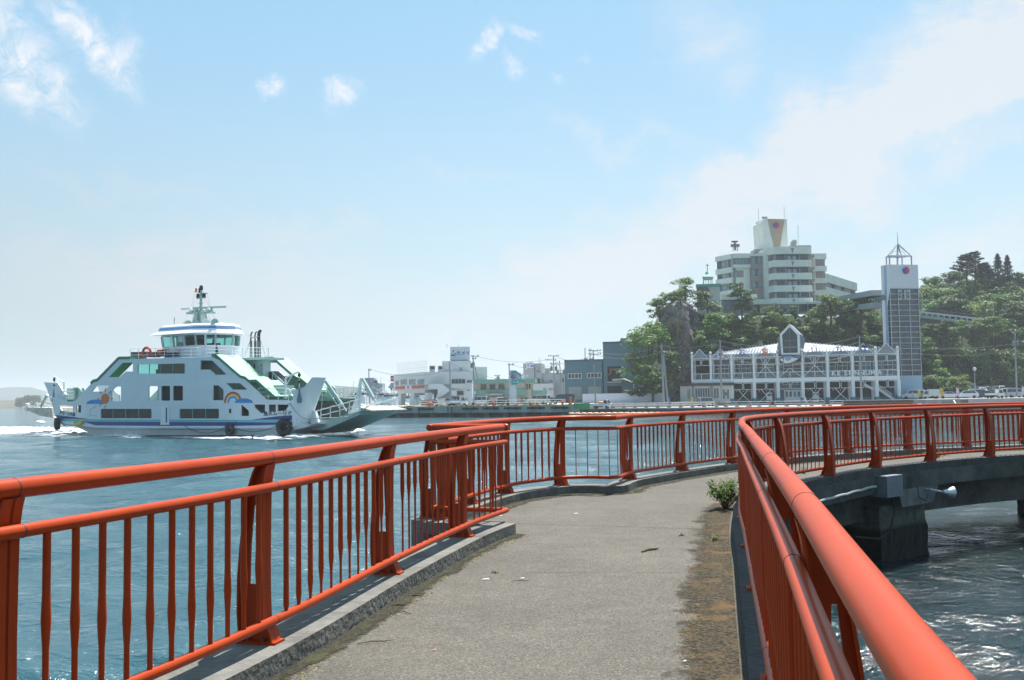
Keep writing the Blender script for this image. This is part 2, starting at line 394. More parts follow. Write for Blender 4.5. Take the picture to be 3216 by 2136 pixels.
def hs_out(t): return (.55+.2*math.sin(t*.9), .0175, .0115, .019)
rail_outer = railing('bridge_railing', 'vermilion railing on the seaward side, kinked beyond the end of the near railing', OUTER, 1, OUT_T, 11, hs_out, thin=(3, 10, .52))
# short return joining the two railings across the step in the deck
RET = Path([(-1.02, 12.72), (-.6, 12.55), (-.1, 12.38)], False)
def hs_ret(t): return (.3, .018, .012, .019)
rail_ret = railing('bridge_railing', 'short vermilion return railing closing the step between the two left railings', RET, 1, [.1], 6, hs_ret)
rt = [nearest_t(RIGHT, *q) for q in ((.46, 1.25), (.93, 3.45), (1.385, 5.65), (1.835, 7.9), (2.3, 10.1), (2.76, 12.35), (3.46, 14.8), (4.42, 16.5), (5.75, 18.5), (7.26, 20.3), (8.95, 21.9), (10.9, 23.3), (13.0, 24.4), (15.4, 25.3), (18.2, 26.0))]
rt = [.15]+[t-.28 if k < 3 else t for k, t in enumerate(rt)]
def hs_right(t):
    f = (t-rt[1])/2.3
    return (.5+.33*math.sin(f*2.1+2.4)*math.cos(f*.9), .018, .0085, .019)
rail_right = railing('bridge_railing', 'vermilion railing running past the camera on the right and curving away to the far right', RIGHT, -1, rt, 11, hs_right)
# ---- deck slab, kerbs, girder, pier: one footbridge ----
bridge = thing('footbridge', 'curving concrete footbridge deck with low kerbs, edge beams and square piers over dark water', 'footbridge', (1, 8, 0))
KM = mat('weathered_kerb', (.135, .13, .115), rough=.92, var=.45, scale=3.2, bump=.5, det=8, lo=.3, hi=.72)
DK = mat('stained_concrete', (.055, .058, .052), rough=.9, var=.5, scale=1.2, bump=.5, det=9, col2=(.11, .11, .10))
def strip(mb, A, B, z0, z1):
    """solid strip between two plan polylines with the same count"""
    n = len(A); vs = []
    for a, b in zip(A, B):
        vs += [Vector((a.x, a.y, z0)), Vector((b.x, b.y, z0)), Vector((b.x, b.y, z1)), Vector((a.x, a.y, z1))]
    fs = [(0, 1, 2, 3), tuple(reversed([4*(n-1)+k for k in range(4)]))]
    for i in range(n-1):
        for k in range(4): fs.append((4*i+k, 4*(i+1)+k, 4*(i+1)+(k+1) % 4, 4*i+(k+1) % 4))
    mb.add(vs, fs); return mb
def rev(mb):
    bm = bmesh.new(); vv = [bm.verts.new(v) for v in mb.v]
    for f in mb.f:
        try: bm.faces.new([vv[i] for i in f])
        except Exception: pass
    bmesh.ops.recalc_face_normals(bm, faces=bm.faces); bm.verts.index_update()
    m2 = MB(); m2.add([v.co.copy() for v in bm.verts], [tuple(v.index for v in f.verts) for f in bm.faces]); bm.free(); return m2
KL = Path([(-3.7, -.3), (-3.35, .9), (-2.72, 2.6), (-2.12, 4.3), (-1.52, 6.35), (-1.03, 8.78), (-.5, 11.05), (-.13, 12.2)])
KR = Path([(-.24, -2.2)]+[(-.05, -1.3), (.46, 1.25), (.93, 3.45), (1.385, 5.65), (1.835, 7.85), (2.29, 10.05), (2.76, 12.35), (3.42, 14.9), (4.45, 16.9), (5.69, 18.57), (7.2, 20.36), (8.95, 21.9), (10.9, 23.3), (13.0, 24.4), (15.4, 25.3), (18.2, 26.0), (24, 27.2)])
KO = Path([(-1.02, 12.75), (-.62, 14.3), (-.05, 16.0), (.42, 16.75), (.87, 17.25), (1.35, 17.27), (1.74, 17.15), (2.19, 18.35), (3.47, 20.3), (4.9, 22.2), (6.6, 24.0), (8.53, 25.4), (10.5, 26.6), (12.4, 27.4), (14.4, 28.2), (17.0, 28.9), (20, 29.4), (26, 30.2)])
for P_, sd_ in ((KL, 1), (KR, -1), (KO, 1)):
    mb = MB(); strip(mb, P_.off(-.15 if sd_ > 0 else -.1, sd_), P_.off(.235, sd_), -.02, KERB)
    k = build(rev(mb), 'kerb', KM if sd_ > 0 else mat('shaded_kerb', (.04, .041, .04), rough=.85, var=.4, scale=3, bump=.5, det=8, col2=(.065, .065, .062)), bridge)  # right kerb darker: shade of the railing is put into its colour
mb = MB(); mb.box((-.62, 12.42, .055), (.95, .32, .146), rz=R(-18)); mb.lathe([(.26, -.4), (.26, .126)], (-1.05, 12.8, 0), 20)
build(mb, 'kerb', KM, bridge)
# edge beams and girders
for P_, sd_ in ((KL, 1), (KR, -1), (KO, 1)):
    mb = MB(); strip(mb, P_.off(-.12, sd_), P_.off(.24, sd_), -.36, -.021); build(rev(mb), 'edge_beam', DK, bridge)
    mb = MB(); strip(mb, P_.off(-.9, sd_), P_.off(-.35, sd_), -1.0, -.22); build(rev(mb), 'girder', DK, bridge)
mb = MB()
polyL = KL.off(.1, 1); polyR = KR.off(.1, -1); polyO = KO.off(.1, 1)
ring = polyL+[Vector((-.3, 12.4, 0)), Vector((-1.0, 12.7, 0))]+polyO+list(reversed(polyR))
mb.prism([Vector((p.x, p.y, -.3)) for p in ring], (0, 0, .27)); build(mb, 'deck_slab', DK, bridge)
# walking surface
def path_mat():
    m = bpy.data.materials.new('exposed_aggregate'); m.use_nodes = True; N = m.node_tree.nodes; L = m.node_tree.links; p = N['Principled BSDF']
    tc = N.new('ShaderNodeTexCoord'); V = tc.outputs['Object']
    def nz(s, d=4, r=.6):
        t = N.new('ShaderNodeTexNoise'); t.inputs['Scale'].default_value = s; t.inputs['Detail'].default_value = d; t.inputs['Roughness'].default_value = r; L.new(V, t.inputs['Vector']); return t.outputs[0]
    def ramp(v, pts):
        c = N.new('ShaderNodeValToRGB'); L.new(v, c.inputs[0]); e = c.color_ramp.elements
        while len(e) < len(pts): e.new(.5)
        for i, (q, col) in enumerate(pts): e[i].position = q; e[i].color = (*col, 1)
        return c.outputs[0]
    def mix(f, a, b, mode='MIX'):
        x = N.new('ShaderNodeMix'); x.data_type = 'RGBA'; x.blend_type = mode
        if isinstance(f, float): x.inputs[0].default_value = f
        else: L.new(f, x.inputs[0])
        for i, v in ((6, a), (7, b)):
            if isinstance(v, tuple): x.inputs[i].default_value = (*v, 1)
            else: L.new(v, x.inputs[i])
        return x.outputs[2]
    vo = N.new('ShaderNodeTexVoronoi'); vo.inputs['Scale'].default_value = 85; L.new(V, vo.inputs['Vector'])
    hs = N.new('ShaderNodeSeparateColor'); L.new(vo.outputs['Color'], hs.inputs[0])
    stone = ramp(hs.outputs[0], [(0, (.095, .09, .083)), (.3, (.145, .13, .11)), (.6, (.185, .168, .142)), (.85, (.22, .19, .15)), (1, (.30, .27, .235))])
    edge = N.new('ShaderNodeMapRange'); L.new(vo.outputs['Distance'], edge.inputs[0]); edge.inputs[1].default_value = .35; edge.inputs[2].default_value = .95
    c = mix(edge.outputs[0], stone, (.075, .07, .06))
    big = ramp(nz(.55, 5, .65), [(.3, (.48, .475, .455)), (.7, (.73, .715, .68))]); c = mix(1.0, c, big, 'MULTIPLY')
    md = ramp(nz(3.5, 6, .7), [(.35, (.85, .85, .86)), (.7, (1.1, 1.1, 1.08))]); c = mix(1.0, c, md, 'MULTIPLY')
    L.new(c, p.inputs['Base Color']); p.inputs['Roughness'].default_value = .9
    b = N.new('ShaderNodeBump'); b.inputs['Strength'].default_value = .55; b.inputs['Distance'].default_value = .004; b.invert = True
    L.new(vo.outputs['Distance'], b.inputs['Height']); L.new(b.outputs[0], p.inputs['Normal']); return m
PM = path_mat()
inner = KL.off(-.13, 1)+[Vector((-.1, 12.25, 0)), Vector((-.95, 12.62, 0))]+KO.off(-.12, 1)+list(reversed(KR.off(-.08, -1)))
mb = MB(); mb.prism([Vector((p.x, p.y, -.028)) for p in inner], (0, 0, .028))
tag(build(mb, 'path', PM), kind='structure')
# cracks / joints across the deck
def joint(ax, ay, bx, by, w=.008):
    mb = MB(); n = 26; pts = []
    for i in range(n+1):
        t = i/n; q = Vector((ax+(bx-ax)*t, ay+(by-ay)*t, .004)); q.y += .03*noise.noise(Vector((t*9, ax, ay))); pts.append(q)
    for i in range(n): 
        ww = w*(.5+rnd.random()); mb.add([pts[i]+Vector((0, -ww, 0)), pts[i+1]+Vector((0, -ww, 0)), pts[i+1]+Vector((0, ww, 0)), pts[i]+Vector((0, ww, 0))], [(0, 1, 2, 3)])
    return build(mb, 'deck_joint', mat('joint_dirt', (.07, .062, .045), rough=1, var=.5, scale=20), bridge)
joint(-.02, 13.2, 2.75, 12.2); joint(.15, 9.5, 2.1, 9.3, .004)
# piers
def pier(x, y, rz, w=2.3, d=1.5):
    f = Matrix.Rotation(rz, 3, 'Z')
    mb = MB(); nx, ny, nzv = 10, 7, 14; 
    def side(a, b, n):
        for i in range(n):
            for k in range(nzv):
                q = []
                for (ii, kk) in ((i, k), (i+1, k), (i+1, k+1), (i, k+1)):
                    t = ii/n; p = a+(b-a)*t; z = -2.6+(1.9)*kk/nzv
                    o = f @ p; bump = .05*noise.noise(Vector((o.x*5+x, o.y*5, z*5))) + (.06 if z < -1.15 else 0)*(1+noise.noise(Vector((o.x*9, o.y*9, z*9))))
                    o = o*(1+bump/max(w, d)*1.2); q.append(Vector((x+o.x, y+o.y, z)))
                mb.add(q, [(0, 1, 2, 3)])
    c = [Vector((-w/2, -d/2, 0)), Vector((w/2, -d/2, 0)), Vector((w/2, d/2, 0)), Vector((-w/2, d/2, 0))]
    for i in range(4): side(c[i], c[(i+1) % 4], 16)
    mb.box((x, y, -.72), (w, d, .04), rz)
    pm = bpy.data.materials.get('pier_concrete')
    if not pm:
        pm = mat('pier_concrete', (.085, .09, .08), rough=.95, var=.4, scale=5, bump=.8, bscale=14, det=8); N = pm.node_tree.nodes; L = pm.node_tree.links
        g = N.new('ShaderNodeNewGeometry'); s = N.new('ShaderNodeSeparateXYZ'); L.new(g.outputs['Position'], s.inputs[0]); mr = N.new('ShaderNodeMapRange'); L.new(s.outputs[2], mr.inputs[0])
        mr.inputs[1].default_value = -1.2; mr.inputs[2].default_value = -1.1; src = N['Color Ramp'] if 'Color Ramp' in N else [n for n in N if n.type == 'VALTORGB'][0]
        mx = N.new('ShaderNodeMix'); mx.data_type = 'RGBA'; L.new(mr.outputs[0], mx.inputs[0]); mx.inputs[6].default_value = (.008, .009, .006, 1); L.new(src.outputs[0], mx.inputs[7]); L.new(mx.outputs[2], N['Principled BSDF'].inputs['Base Color'])
    build(mb, 'pier', pm, bridge)
P5, D5, N5 = KR.at(nearest_t(KR, 8.15, 21.2), 0, -1)
rz5 = math.atan2(D5.y, D5.x)
pc = P5-N5*1.25; pier(pc.x, pc.y, rz5, 1.9, 2.5)
pier(-.2, 9.5, R(75), 1.8, 2.4); pier(15.2, 26.9, R(20), 1.9, 2.6)
# steel bracket on the pier carrying the edge beam
Zv = Vector((0, 0, 1))
mb = MB(); br = P5+D5*.1
mb.prism([br-D5*.8+N5*.24+Zv*-.12, br-D5*.55+N5*.24-Zv*.72, br+D5*.75+N5*.24-Zv*.72, br+D5*1.25+N5*.24-Zv*.12], -N5*.9)
build(mb, 'bearing_bracket', mat('grey_painted_steel', (.12, .127, .127), rough=.7, var=.35, scale=3, det=7), bridge)
jb = MB(); jb.box(br-D5*1.35+N5*.36-Zv*.22, (.62, .34, .42), rz5)
tag(build(jb, 'junction_box', mat('box_grey', (.15, .165, .19), rough=.6, var=.2)), 'grey electrical junction box fixed to the bridge edge beam above the pier', 'junction box')
mb = MB(); t5 = nearest_t(KR, P5.x, P5.y); pts = []
for i in range(26):
    q, d, n = KR.at(t5-1.7-i*.25, .27, -1); pts.append(q+Zv*(-.2-.012*(i % 3 == 0)-.004*i))
mb.tube(pts, .026, 8)
tag(build(mb, 'conduit_pipe', mat('conduit_grey', (.35, .36, .34), rough=.6), smooth=True), 'pale conduit pipe clipped along the outer face of the bridge edge beam', 'conduit')
fl = thing('floodlight', 'small round floodlight on a bent arm pointing at the water from the pier bracket', 'floodlight', tuple(br+D5*.55+N5*.3-Zv*.45))
a0 = br+D5*.45+N5*.24-Zv*.42; a1 = br+D5*.85+N5*.42-Zv*.5; mb = MB(); mb.tube([a0, a0+N5*.1, a1], .022, 8); build(mb, 'arm', STEEL, fl)
mb = MB(); dd = (D5*.8+N5*.35+Zv*-.1).normalized(); q = dd.to_track_quat('Z', 'Y').to_matrix()
mb.lathe([(.045, 0), (.06, .06), (.12, .2), (.135, .24), (.13, .24), (.11, .2)], a1, 16, q); build(mb, 'lamp_shade', mat('aluminium', (.5, .51, .52), rough=.35, metal=.7), fl, smooth=True)
# cable loops hanging under the bracket
mb = MB(); c0 = br-D5*1.1+N5*.3-Zv*.4
mb.tube([c0, c0-Zv*.35+D5*.12, c0-Zv*.75-D5*.1, c0-Zv*.85-D5*.5, c0-Zv*.72-D5*1.4], .016, 6)
mb.tube([a0+D5*-.35-Zv*-.1, a0+D5*-.3-Zv*.15, a0-Zv*.25, a0+D5*.1-Zv*.1], .012, 6)
tag(build(mb, 'cable', BLACK, smooth=True), 'black cable looping below the junction box onto the pier', 'cable')
# ================= car ferry =================
FW = mat('ferry_white', (.61, .65, .69), rough=.4, var=.05, scale=.5, det=8)
FG = mat('ferry_green_grey', (.36, .47, .44), rough=.5, var=.08)
DG = mat('deck_green', (.03, .20, .11), rough=.6, var=.2)
LG = mat('roof_mint', (.19, .41, .27), rough=.6, var=.1, scale=.8, det=7)
NAVY = mat('navy_stripe', (.010, .045, .21), rough=.4, var=.1); TURQ = mat('turquoise_stripe', (.10, .43, .45), rough=.4, var=.06)
FDK = mat('ferry_interior', (.03, .038, .04), rough=.7); FIN = mat('interior_panel', (.35, .37, .36), rough=.7)
RUST = mat('rusted_white', (.55, .53, .47), rough=.8, var=.1, scale=2.5, col2=(.22, .10, .04), lo=.5, hi=.8, det=9)
HULL = mat('hull_side', (.50, .52, .51), rough=.5, var=.05, scale=1.2, col2=(.38, .35, .29), lo=.5, hi=.85, det=9)
MAR = mat('maroon_panel', (.10, .03, .035), rough=.6); ORG = mat('orange_red', (.65, .09, .03), rough=.5)
TGL = mat('green_glass', (.012, .035, .034), rough=.12, var=.3, spec=.3)
def clear_glass(name, tint, t=.6):
    m = bpy.data.materials.new(name); m.use_nodes = True; N = m.node_tree.nodes; L = m.node_tree.links; N.remove(N['Principled BSDF'])
    a = N.new('ShaderNodeBsdfTransparent'); a.inputs[0].default_value = (*tint, 1); g = N.new('ShaderNodeBsdfGlossy'); g.inputs['Roughness'].default_value = .05
    mx = N.new('ShaderNodeMixShader'); mx.inputs[0].default_value = 1-t; L.new(a.outputs[0], mx.inputs[1]); L.new(g.outputs[0], mx.inputs[2]); L.new(mx.outputs[0], N['Material Output'].inputs[0]); return m
CGL = clear_glass('clear_window_glass', (.5, .82, .78), .95)
o0 = onz(540, 1371, -1.78)
F = Frame((o0.x, o0.y, -1.78), R(-30)); BEAM = 10.0
ferry = thing('car_ferry', 'white double-ended car ferry with green roofs and navy and turquoise stripes, under way', 'ferry', tuple(F.o), R(-30))
def FA(x, y, ly=0): return F.G(x/2.8, 860+y/2.8, ly)
def FB(x, y, ly=0): return F.G(600+x/2.8, 860+y/2.8, ly)
def FC(x, y, ly=0): return F.G(200+x/5.2267, 1080+y/5.2267, ly)      # close crops of the photograph
def FD(x, y, ly=0): return F.G(740+x/6.03, 1020+y/6.03, ly)
def FE(x, y, ly=0): return F.G(480+x/6.273, 880+y/6.273, ly)
Y = F.y
def lx(p): return (p-F.o).dot(F.x)
def mirror(ps, d): return [p+Y*d for p in ps]
outline = [FA(560, 1340), FA(520, 1300), FA(480, 1240), FA(455, 1130), FA(440, 1080), FA(575, 1110), FA(590, 1125), FA(655, 1120), FC(440, 665), FC(490, 630), FC(550, 620), FC(905, 255), FA(1400, 743), FA(1760, 738), FE(1170, 1505), FD(-100, 780), FD(80, 985), FD(180, 1015), FD(250, 1100), FD(590, 1420), FD(920, 1428), FB(885, 1120), FB(880, 1300), FB(830, 1340), FA(1400, 1342), FA(850, 1338)]
def A_(l, ly=0): return [FA(x, y, ly) for x, y in l]
def B_(l, ly=0): return [FB(x, y, ly) for x, y in l]
def rr(x0, y0, x1, y1, f=FA, c=6, sk=0, ly=0):
    return [f(x0+c, y0, ly), f(x1-c, y0+sk, ly), f(x1, y0+c+sk, ly), f(x1, y1-c, ly), f(x1-c, y1, ly), f(x0+c, y1, ly), f(x0, y1-c, ly), f(x0, y0+c, ly)]
h_up = rr(1210, 798, 1625, 878, sk=-10); h_lo1 = rr(885, 1188, 1332, 1271); h_lo2 = [FA(1584, 1188), FB(239, 1187), FB(245, 1193), FB(245, 1267), FB(239, 1273), FA(1584, 1272), FA(1578, 1266), FA(1578, 1194)]
h_m = [rr(1308, 988, 1392, 1117), rr(1417, 986, 1495, 1116), rr(1520, 985, 1608, 1115)]
h_d1 = [FC(960, 312), FC(1128, 308), FC(1136, 318), FC(1136, 455), FC(1020, 455), FC(915, 545), FC(750, 548), FC(742, 538)]
h_d2 = [FC(540, 684), FC(745, 684), FC(745, 700), FC(640, 784), FC(465, 784)]
h_d3 = [FC(860, 702), FC(940, 702), FC(940, 935), FC(934, 942), FC(785, 942), FC(783, 775)]
h_s = A_([(510, 1157), (640, 1157), (640, 1218), (545, 1202)]); h_s2 = A_([(672, 1155), (712, 1157), (712, 1222), (672, 1218)])
h_b = [B_([(82, 762), (185, 762), (312, 885), (218, 890), (165, 843), (82, 842)]), B_([(192, 982), (240, 980), (285, 1020), (285, 1112), (192, 1112)]), B_([(308, 962), (430, 962), (490, 1014), (480, 1020), (365, 1018)]),
       B_([(440, 1158), (455, 1158), (508, 1205), (508, 1250), (440, 1250)]), B_([(555, 1150), (650, 1150), (650, 1222), (612, 1225), (560, 1178)]), B_([(680, 1150), (745, 1150), (745, 1213), (680, 1215)]), B_([(757, 1150), (862, 1150), (832, 1203), (757, 1210)])]
holes = [h_up, h_lo1, h_lo2]+h_m+[h_d1, h_d2, h_d3, h_s, h_s2]+h_b
mb = MB(); mb.prism(outline, Y*.12, holes); build(mb, 'near_side', FW, ferry)
mb = MB(); mb.prism(mirror(outline, BEAM-.12), Y*.12, [mirror(h, BEAM-.12) for h in [h_up, h_d1, h_d3]+h_b[:2]+h_m]); build(mb, 'far_side', FW, ferry)
def pane(loop, m=TGL, ly=.05, nm='window', divs=0):
    w = build(MB().prism([p+Y*ly for p in loop], Y*.03), nm, m, ferry)
    xs = [lx(p) for p in loop]; zs = [p.z for p in loop]; x0, x1, z0, z1 = min(xs), max(xs), min(zs), max(zs)
    fm = MB()
    for i in range(divs+1):
        x = x0+(x1-x0)*(i+.0)/(divs) if divs else x0
        c = F.o+F.x*x+Y*(ly-.015); c.z = (z0+z1)/2
        if 0 < i < divs or i == 0: fm.box(c+(F.x*.06 if i == 0 else Vector()), (.09, .04, z1-z0-.02), F.rz)
    if divs: build(fm, 'window_frame', mat('teal_frame', (.10, .30, .32), rough=.5), w)
    return w
pane(h_lo1, TGL, divs=4); pane(h_lo2, TGL, divs=3); pane(h_up, CGL, divs=4)
pane([FB(335, 1188), FB(353, 1188), FB(353, 1225), FB(335, 1225)], TGL, -.03)
# stripes, each a thin painted plate proud of the plating
mb = MB(); mb.prism([FA(785, 1280), FB(540, 1285), FB(1045, 1286), FB(880, 1286), FB(880, 1306), FB(540, 1302), FA(1300, 1300), FA(545, 1297), FA(520, 1277)][:2]+[FB(880, 1287), FB(880, 1304), FB(500, 1302), FA(1300, 1299), FA(545, 1296), FA(525, 1277)], -Y*.012); build(mb, 'turquoise_stripe', TURQ, ferry)
mb = MB(); mb.prism([FA(730, 1299), FA(1300, 1302), FB(500, 1305), FB(880, 1307), FB(880, 1322), FB(560, 1334), FB(250, 1340), FA(860, 1338)], -Y*.012); build(mb, 'navy_stripe', NAVY, ferry)
mb = MB(); mb.prism([FA(482, 1241), FA(790, 1277), FA(520, 1275)], -Y*.012); build(mb, 'navy_stripe', NAVY, ferry)
mb = MB(); mb.prism([FB(530, 1283), FB(760, 1253), FB(880, 1245), FB(880, 1284)], -Y*.012); build(mb, 'navy_stripe', NAVY, ferry)
# flared bow panels built from stations
st = [((880, 1340), (880, 1108), 0), ((900, 1340), (897, 1108), .05), ((901, 1340), (899, 1016), .06), ((930, 1338), (945, 1016), .25), ((968, 1336), (1000, 992), .7), ((1000, 1334), (1062, 912), 1.3), ((1020, 1326), (1110, 911), 1.7), ((1038, 1318), (1180, 913), 2.1)]
def flare(sgn):
    mb = MB(); vs = []
    for (b, t, ly) in st:
        yy = ly
        pb, pt = FB(b[0], b[1], yy), FB(t[0], t[1], yy)
        if sgn < 0: pb, pt = pb+Y*(BEAM-2*yy), pt+Y*(BEAM-2*yy)
        for k in range(9): vs.append(pb+(pt-pb)*k/8)
    n = len(st); fs = [(9*i+k, 9*(i+1)+k, 9*(i+1)+k+1, 9*i+k+1) for i in range(n-1) for k in range(8)]
    if sgn < 0: fs = [f[::-1] for f in fs]
    mb.add(vs, fs)
    # back skin, so the plate has thickness
    back = [v+Y*(.14*sgn) for v in vs]; mb.add(back, [f[::-1] for f in fs])
    for ring in ([9*(n-1)+k for k in range(9)],):
        for k in range(8): mb.add([vs[ring[k]], back[ring[k]], back[ring[k+1]], vs[ring[k+1]]], [(0, 1, 2, 3)])
    for i in range(n-1):
        a, b = 9*i+8, 9*(i+1)+8; mb.add([vs[a], vs[b], back[b], back[a]], [(0, 1, 2, 3)])
    return mb
build(flare(1), 'bow_flare', FW, ferry, smooth=True); build(flare(-1), 'bow_flare', FW, ferry, smooth=True)
mb = MB()
sp = [((880, 1245), (880, 1284), .0), ((930, 1242), (930, 1285), .25), ((968, 1241), (966, 1286), .7), ((1000, 1240), (998, 1287), 1.3), ((1020, 1240), (1016, 1287), 1.62), ((1058, 1240), (1048, 1287), 2.08)]
for i in range(5):
    (a, b, l), (c, d, k) = sp[i], sp[i+1]; mb.add([FB(*a, l)-Y*.03, FB(*b, l)-Y*.03, FB(*d, k)-Y*.03, FB(*c, k)-Y*.03], [(0, 1, 2, 3)])
build(mb, 'navy_stripe', NAVY, ferry)
for (z0, z1, mm, nm) in ((1287, 1305, TURQ, 'turquoise_stripe'), (1307, 1320, NAVY, 'navy_stripe')):
    mb = MB()
    for i in range(5):
        (a, b, l), (c, d, k) = sp[i], sp[i+1]; mb.add([FB(a[0], z0, l)-Y*.03, FB(a[0], z1, l)-Y*.03, FB(c[0]-6, z1, k)-Y*.03, FB(c[0]-6, z0, k)-Y*.03], [(0, 1, 2, 3)])
    build(mb, nm, mm, ferry)
# hull below the rubbing strake
ks = [FA(545, 1300), FA(700, 1330), FA(850, 1345), FB(700, 1345), FB(880, 1340), FB(1050, 1325), FB(1000, 1350), FB(900, 1375), FB(840, 1420), FA(840, 1420), FA(760, 1390), FA(640, 1335)]
mb = MB(); mb.prism([p+Y*.12 for p in ks], Y*(BEAM-.24)); build(mb, 'lower_hull', HULL, ferry)
mb = MB(); mb.tube([FA(545, 1306)-Y*.02, FA(700, 1328)-Y*.03, FA(850, 1347)-Y*.03, FA(1400, 1352)-Y*.03, FB(400, 1352)-Y*.03, FB(700, 1347)-Y*.03, FB(880, 1338)-Y*.03, FB(960, 1335, .6), FB(1035, 1322, 2.0)], .17, 8); build(mb, 'rubbing_strake', FW, ferry, smooth=True)
# decks
xs0, xs1 = lx(FA(480, 1240)), lx(FB(1040, 1310, 2))
def deckbox(x0, x1, z, th, y0=.12, y1=BEAM-.12, m=FW, nm='deck'):
    c = F.o+F.x*((x0+x1)/2)+Y*((y0+y1)/2); c.z = z-th/2
    return build(MB().box(c, (x1-x0, y1-y0, th), F.rz), nm, m, ferry)
zc = FA(1000, 1298).z; z2 = FA(1000, 1128).z; z3 = FA(1400, 744).z
deckbox(xs0+.3, xs1-1, zc, .25, m=FG, nm='car_deck'); deckbox(lx(FA(600, 1120)), lx(FB(900, 1110)), z2, .2, m=DG, nm='passenger_deck')
deckbox(lx(FA(1050, 744)), lx(FE(1200, 1505)), z3+.02, .22, nm='top_deck')
# green side decks at both ends, seen as dark edges
for a, b in ((FD(610, 1428), FD(930, 1430)), (FA(545, 1118), FA(665, 1118))):
    mb = MB(); mb.box((a+b)/2+Y*1.2-Vector((0, 0, .02)), ((b-a).length, 2.2, .3), F.rz); build(mb, 'side_deck', DG, ferry)
def blk(x0, x1, z0, z1, y0, y1, m, nm):
    c = F.o+F.x*((x0+x1)/2)+Y*((y0+y1)/2); c.z = (z0+z1)/2; return build(MB().box(c, (x1-x0, y1-y0, z1-z0), F.rz), nm, m, ferry)
X = lambda x: lx(FA(x, 1000)); XB = lambda x: lx(FB(x, 1000))
blk(X(1300), X(1615), z2, z3-.25, 1.3, BEAM-1.3, FDK, 'stair_house')
blk(X(870), XB(260), zc, z2-.2, 1.9, 2.05, FDK, 'cabin_wall'); blk(X(870), XB(260), zc, z2-.2, BEAM-2.05, BEAM-1.9, FIN, 'cabin_wall')
blk(X(1630), XB(150), z2, z3-.25, 1.5, BEAM-1.5, FIN, 'lounge_wall')
blk(XB(300), XB(640), zc, z2-.2, 1.9, 2.05, FIN, 'cabin_wall'); blk(X(560), X(860), zc, z2-.2, 1.9, 2.05, FDK, 'cabin_wall')
# lounge seen through the upper windows: seats and standing passengers as dark shapes
zs = FA(1300, 880).z
mb = MB()
for i in range(9):
    c = F.o+F.x*(X(1225)+i*1.15)+Y*2.6; c.z = zs+.1; mb.box(c, (.5, .5, .9), F.rz)
build(mb, 'seat_row', FDK, ferry)
blk(X(1190), X(1640), zs-.35, zs-.15, .3, BEAM-.3, FIN, 'lounge_floor')
for x in (1255, 1330, 1480, 1555): blk(X(x)-.35, X(x)+.5, zs-.2, z3-.22, 4.5, 4.7, FDK, 'lounge_pillar')
# far superstructure block behind the near ramp (white house with a door, maroon balcony panels)
p = FD(300, 860, 4.5); q = FD(520, 650, 4.5)
blk(lx(FD(60, 800, 4.2)), lx(FD(520, 800, 4.2)), FD(300, 1000, 4.2).z, FD(300, 655, 4.2).z, 4.2, 5.3, FW, 'aft_house')
hs = build(MB().prism([FD(345, 735, 4.17), FD(365, 735, 4.17), FD(365, 860, 4.17), FD(345, 860, 4.17)], -Y*.03), 'window', GLASS, ferry)
build(MB().prism([FD(170, 735, 4.17), FD(235, 742, 4.17), FD(235, 800, 4.17), FD(170, 800, 4.17)], -Y*.03), 'window', TGL, ferry)
build(MB().prism([FD(472, 735, 4.17), FD(503, 735, 4.17), FD(503, 792, 4.17), FD(472, 792, 4.17)], -Y*.03), 'vent_louvre', STEEL, ferry)
blk(lx(FD(60, 650, 4)), lx(FD(640, 650, 4)), FD(300, 672, 4).z, FD(300, 632, 4).z, 3.4, 6.2, FW, 'canopy_deck')
mb = MB()
for a, b in ((365, 465), (478, 575), (592, 690)): mb.prism([FD(a, 892, 5), FD(b, 900, 5), FD(b, 1020, 5), FD(a, 1012, 5)], Y*.05)
mb.prism([FD(710, 975, 5), FD(800, 1065, 5), FD(800, 1120, 5), FD(710, 1030, 5)], Y*.05)
mb.prism([FD(830, 1080, 5), FD(925, 1170, 5), FD(925, 1215, 5), FD(830, 1125, 5)], Y*.05); build(mb, 'maroon_panels', MAR, ferry)
blk(lx(FD(300, 1000, 5.2)), lx(FD(700, 1000, 5.2)), FD(400, 1120, 5.2).z, FD(400, 1025, 5.2).z, 5.1, 8.5, FIN, 'balcony')
mb = MB(); mb.bar(FD(700, 1030, 5.1), FD(980, 1290, 5.1), .4, .25); mb.bar(FD(700, 900, 5.1), FD(960, 1150, 5.1), .07); mb.bar(FD(310, 862, 5), FD(700, 895, 5), .07)
for i in range(5): mb.bar(FD(700+55*i, 900+50*i, 5.1), FD(700+55*i, 1030+50*i, 5.1), .05)
for x in (310, 470, 585, 700): mb.bar(FD(x, 870+x*.03, 5), FD(x, 1030, 5), .07)
build(mb, 'stair', FW, ferry)
# mint roofs over the side stairs
def roofstrip(pts, w, nm='side_roof'):
    mb = MB()
    for i in range(len(pts)-1):
        a, b = pts[i], pts[i+1]; mb.add([a, b, b+Y*w, a+Y*w, a-Vector((0, 0, .1)), b-Vector((0, 0, .1)), b+Y*w-Vector((0, 0, .1)), a+Y*w-Vector((0, 0, .1))], [(0, 1, 2, 3), (7, 6, 5, 4), (0, 4, 5, 1), (2, 6, 7, 3)])
    r = build(mb, nm, LG, ferry)
    eb = MB()
    for i in range(len(pts)-1): eb.bar(pts[i]-Y*.04-Vector((0, 0, .08)), pts[i+1]-Y*.04-Vector((0, 0, .08)), .08, .26)
    build(eb, 'roof_edge', DG, r); return r
n1 = [FE(1170, 1465, .0), FE(1245, 1462, 0), FD(0, 885, 0), FD(95, 965, 0), FD(185, 990, 0), FD(255, 1050, 0), FD(395, 1045, 0), FD(600, 1230, 0), FD(735, 1350, 0)]
roofstrip(n1, 3.1)
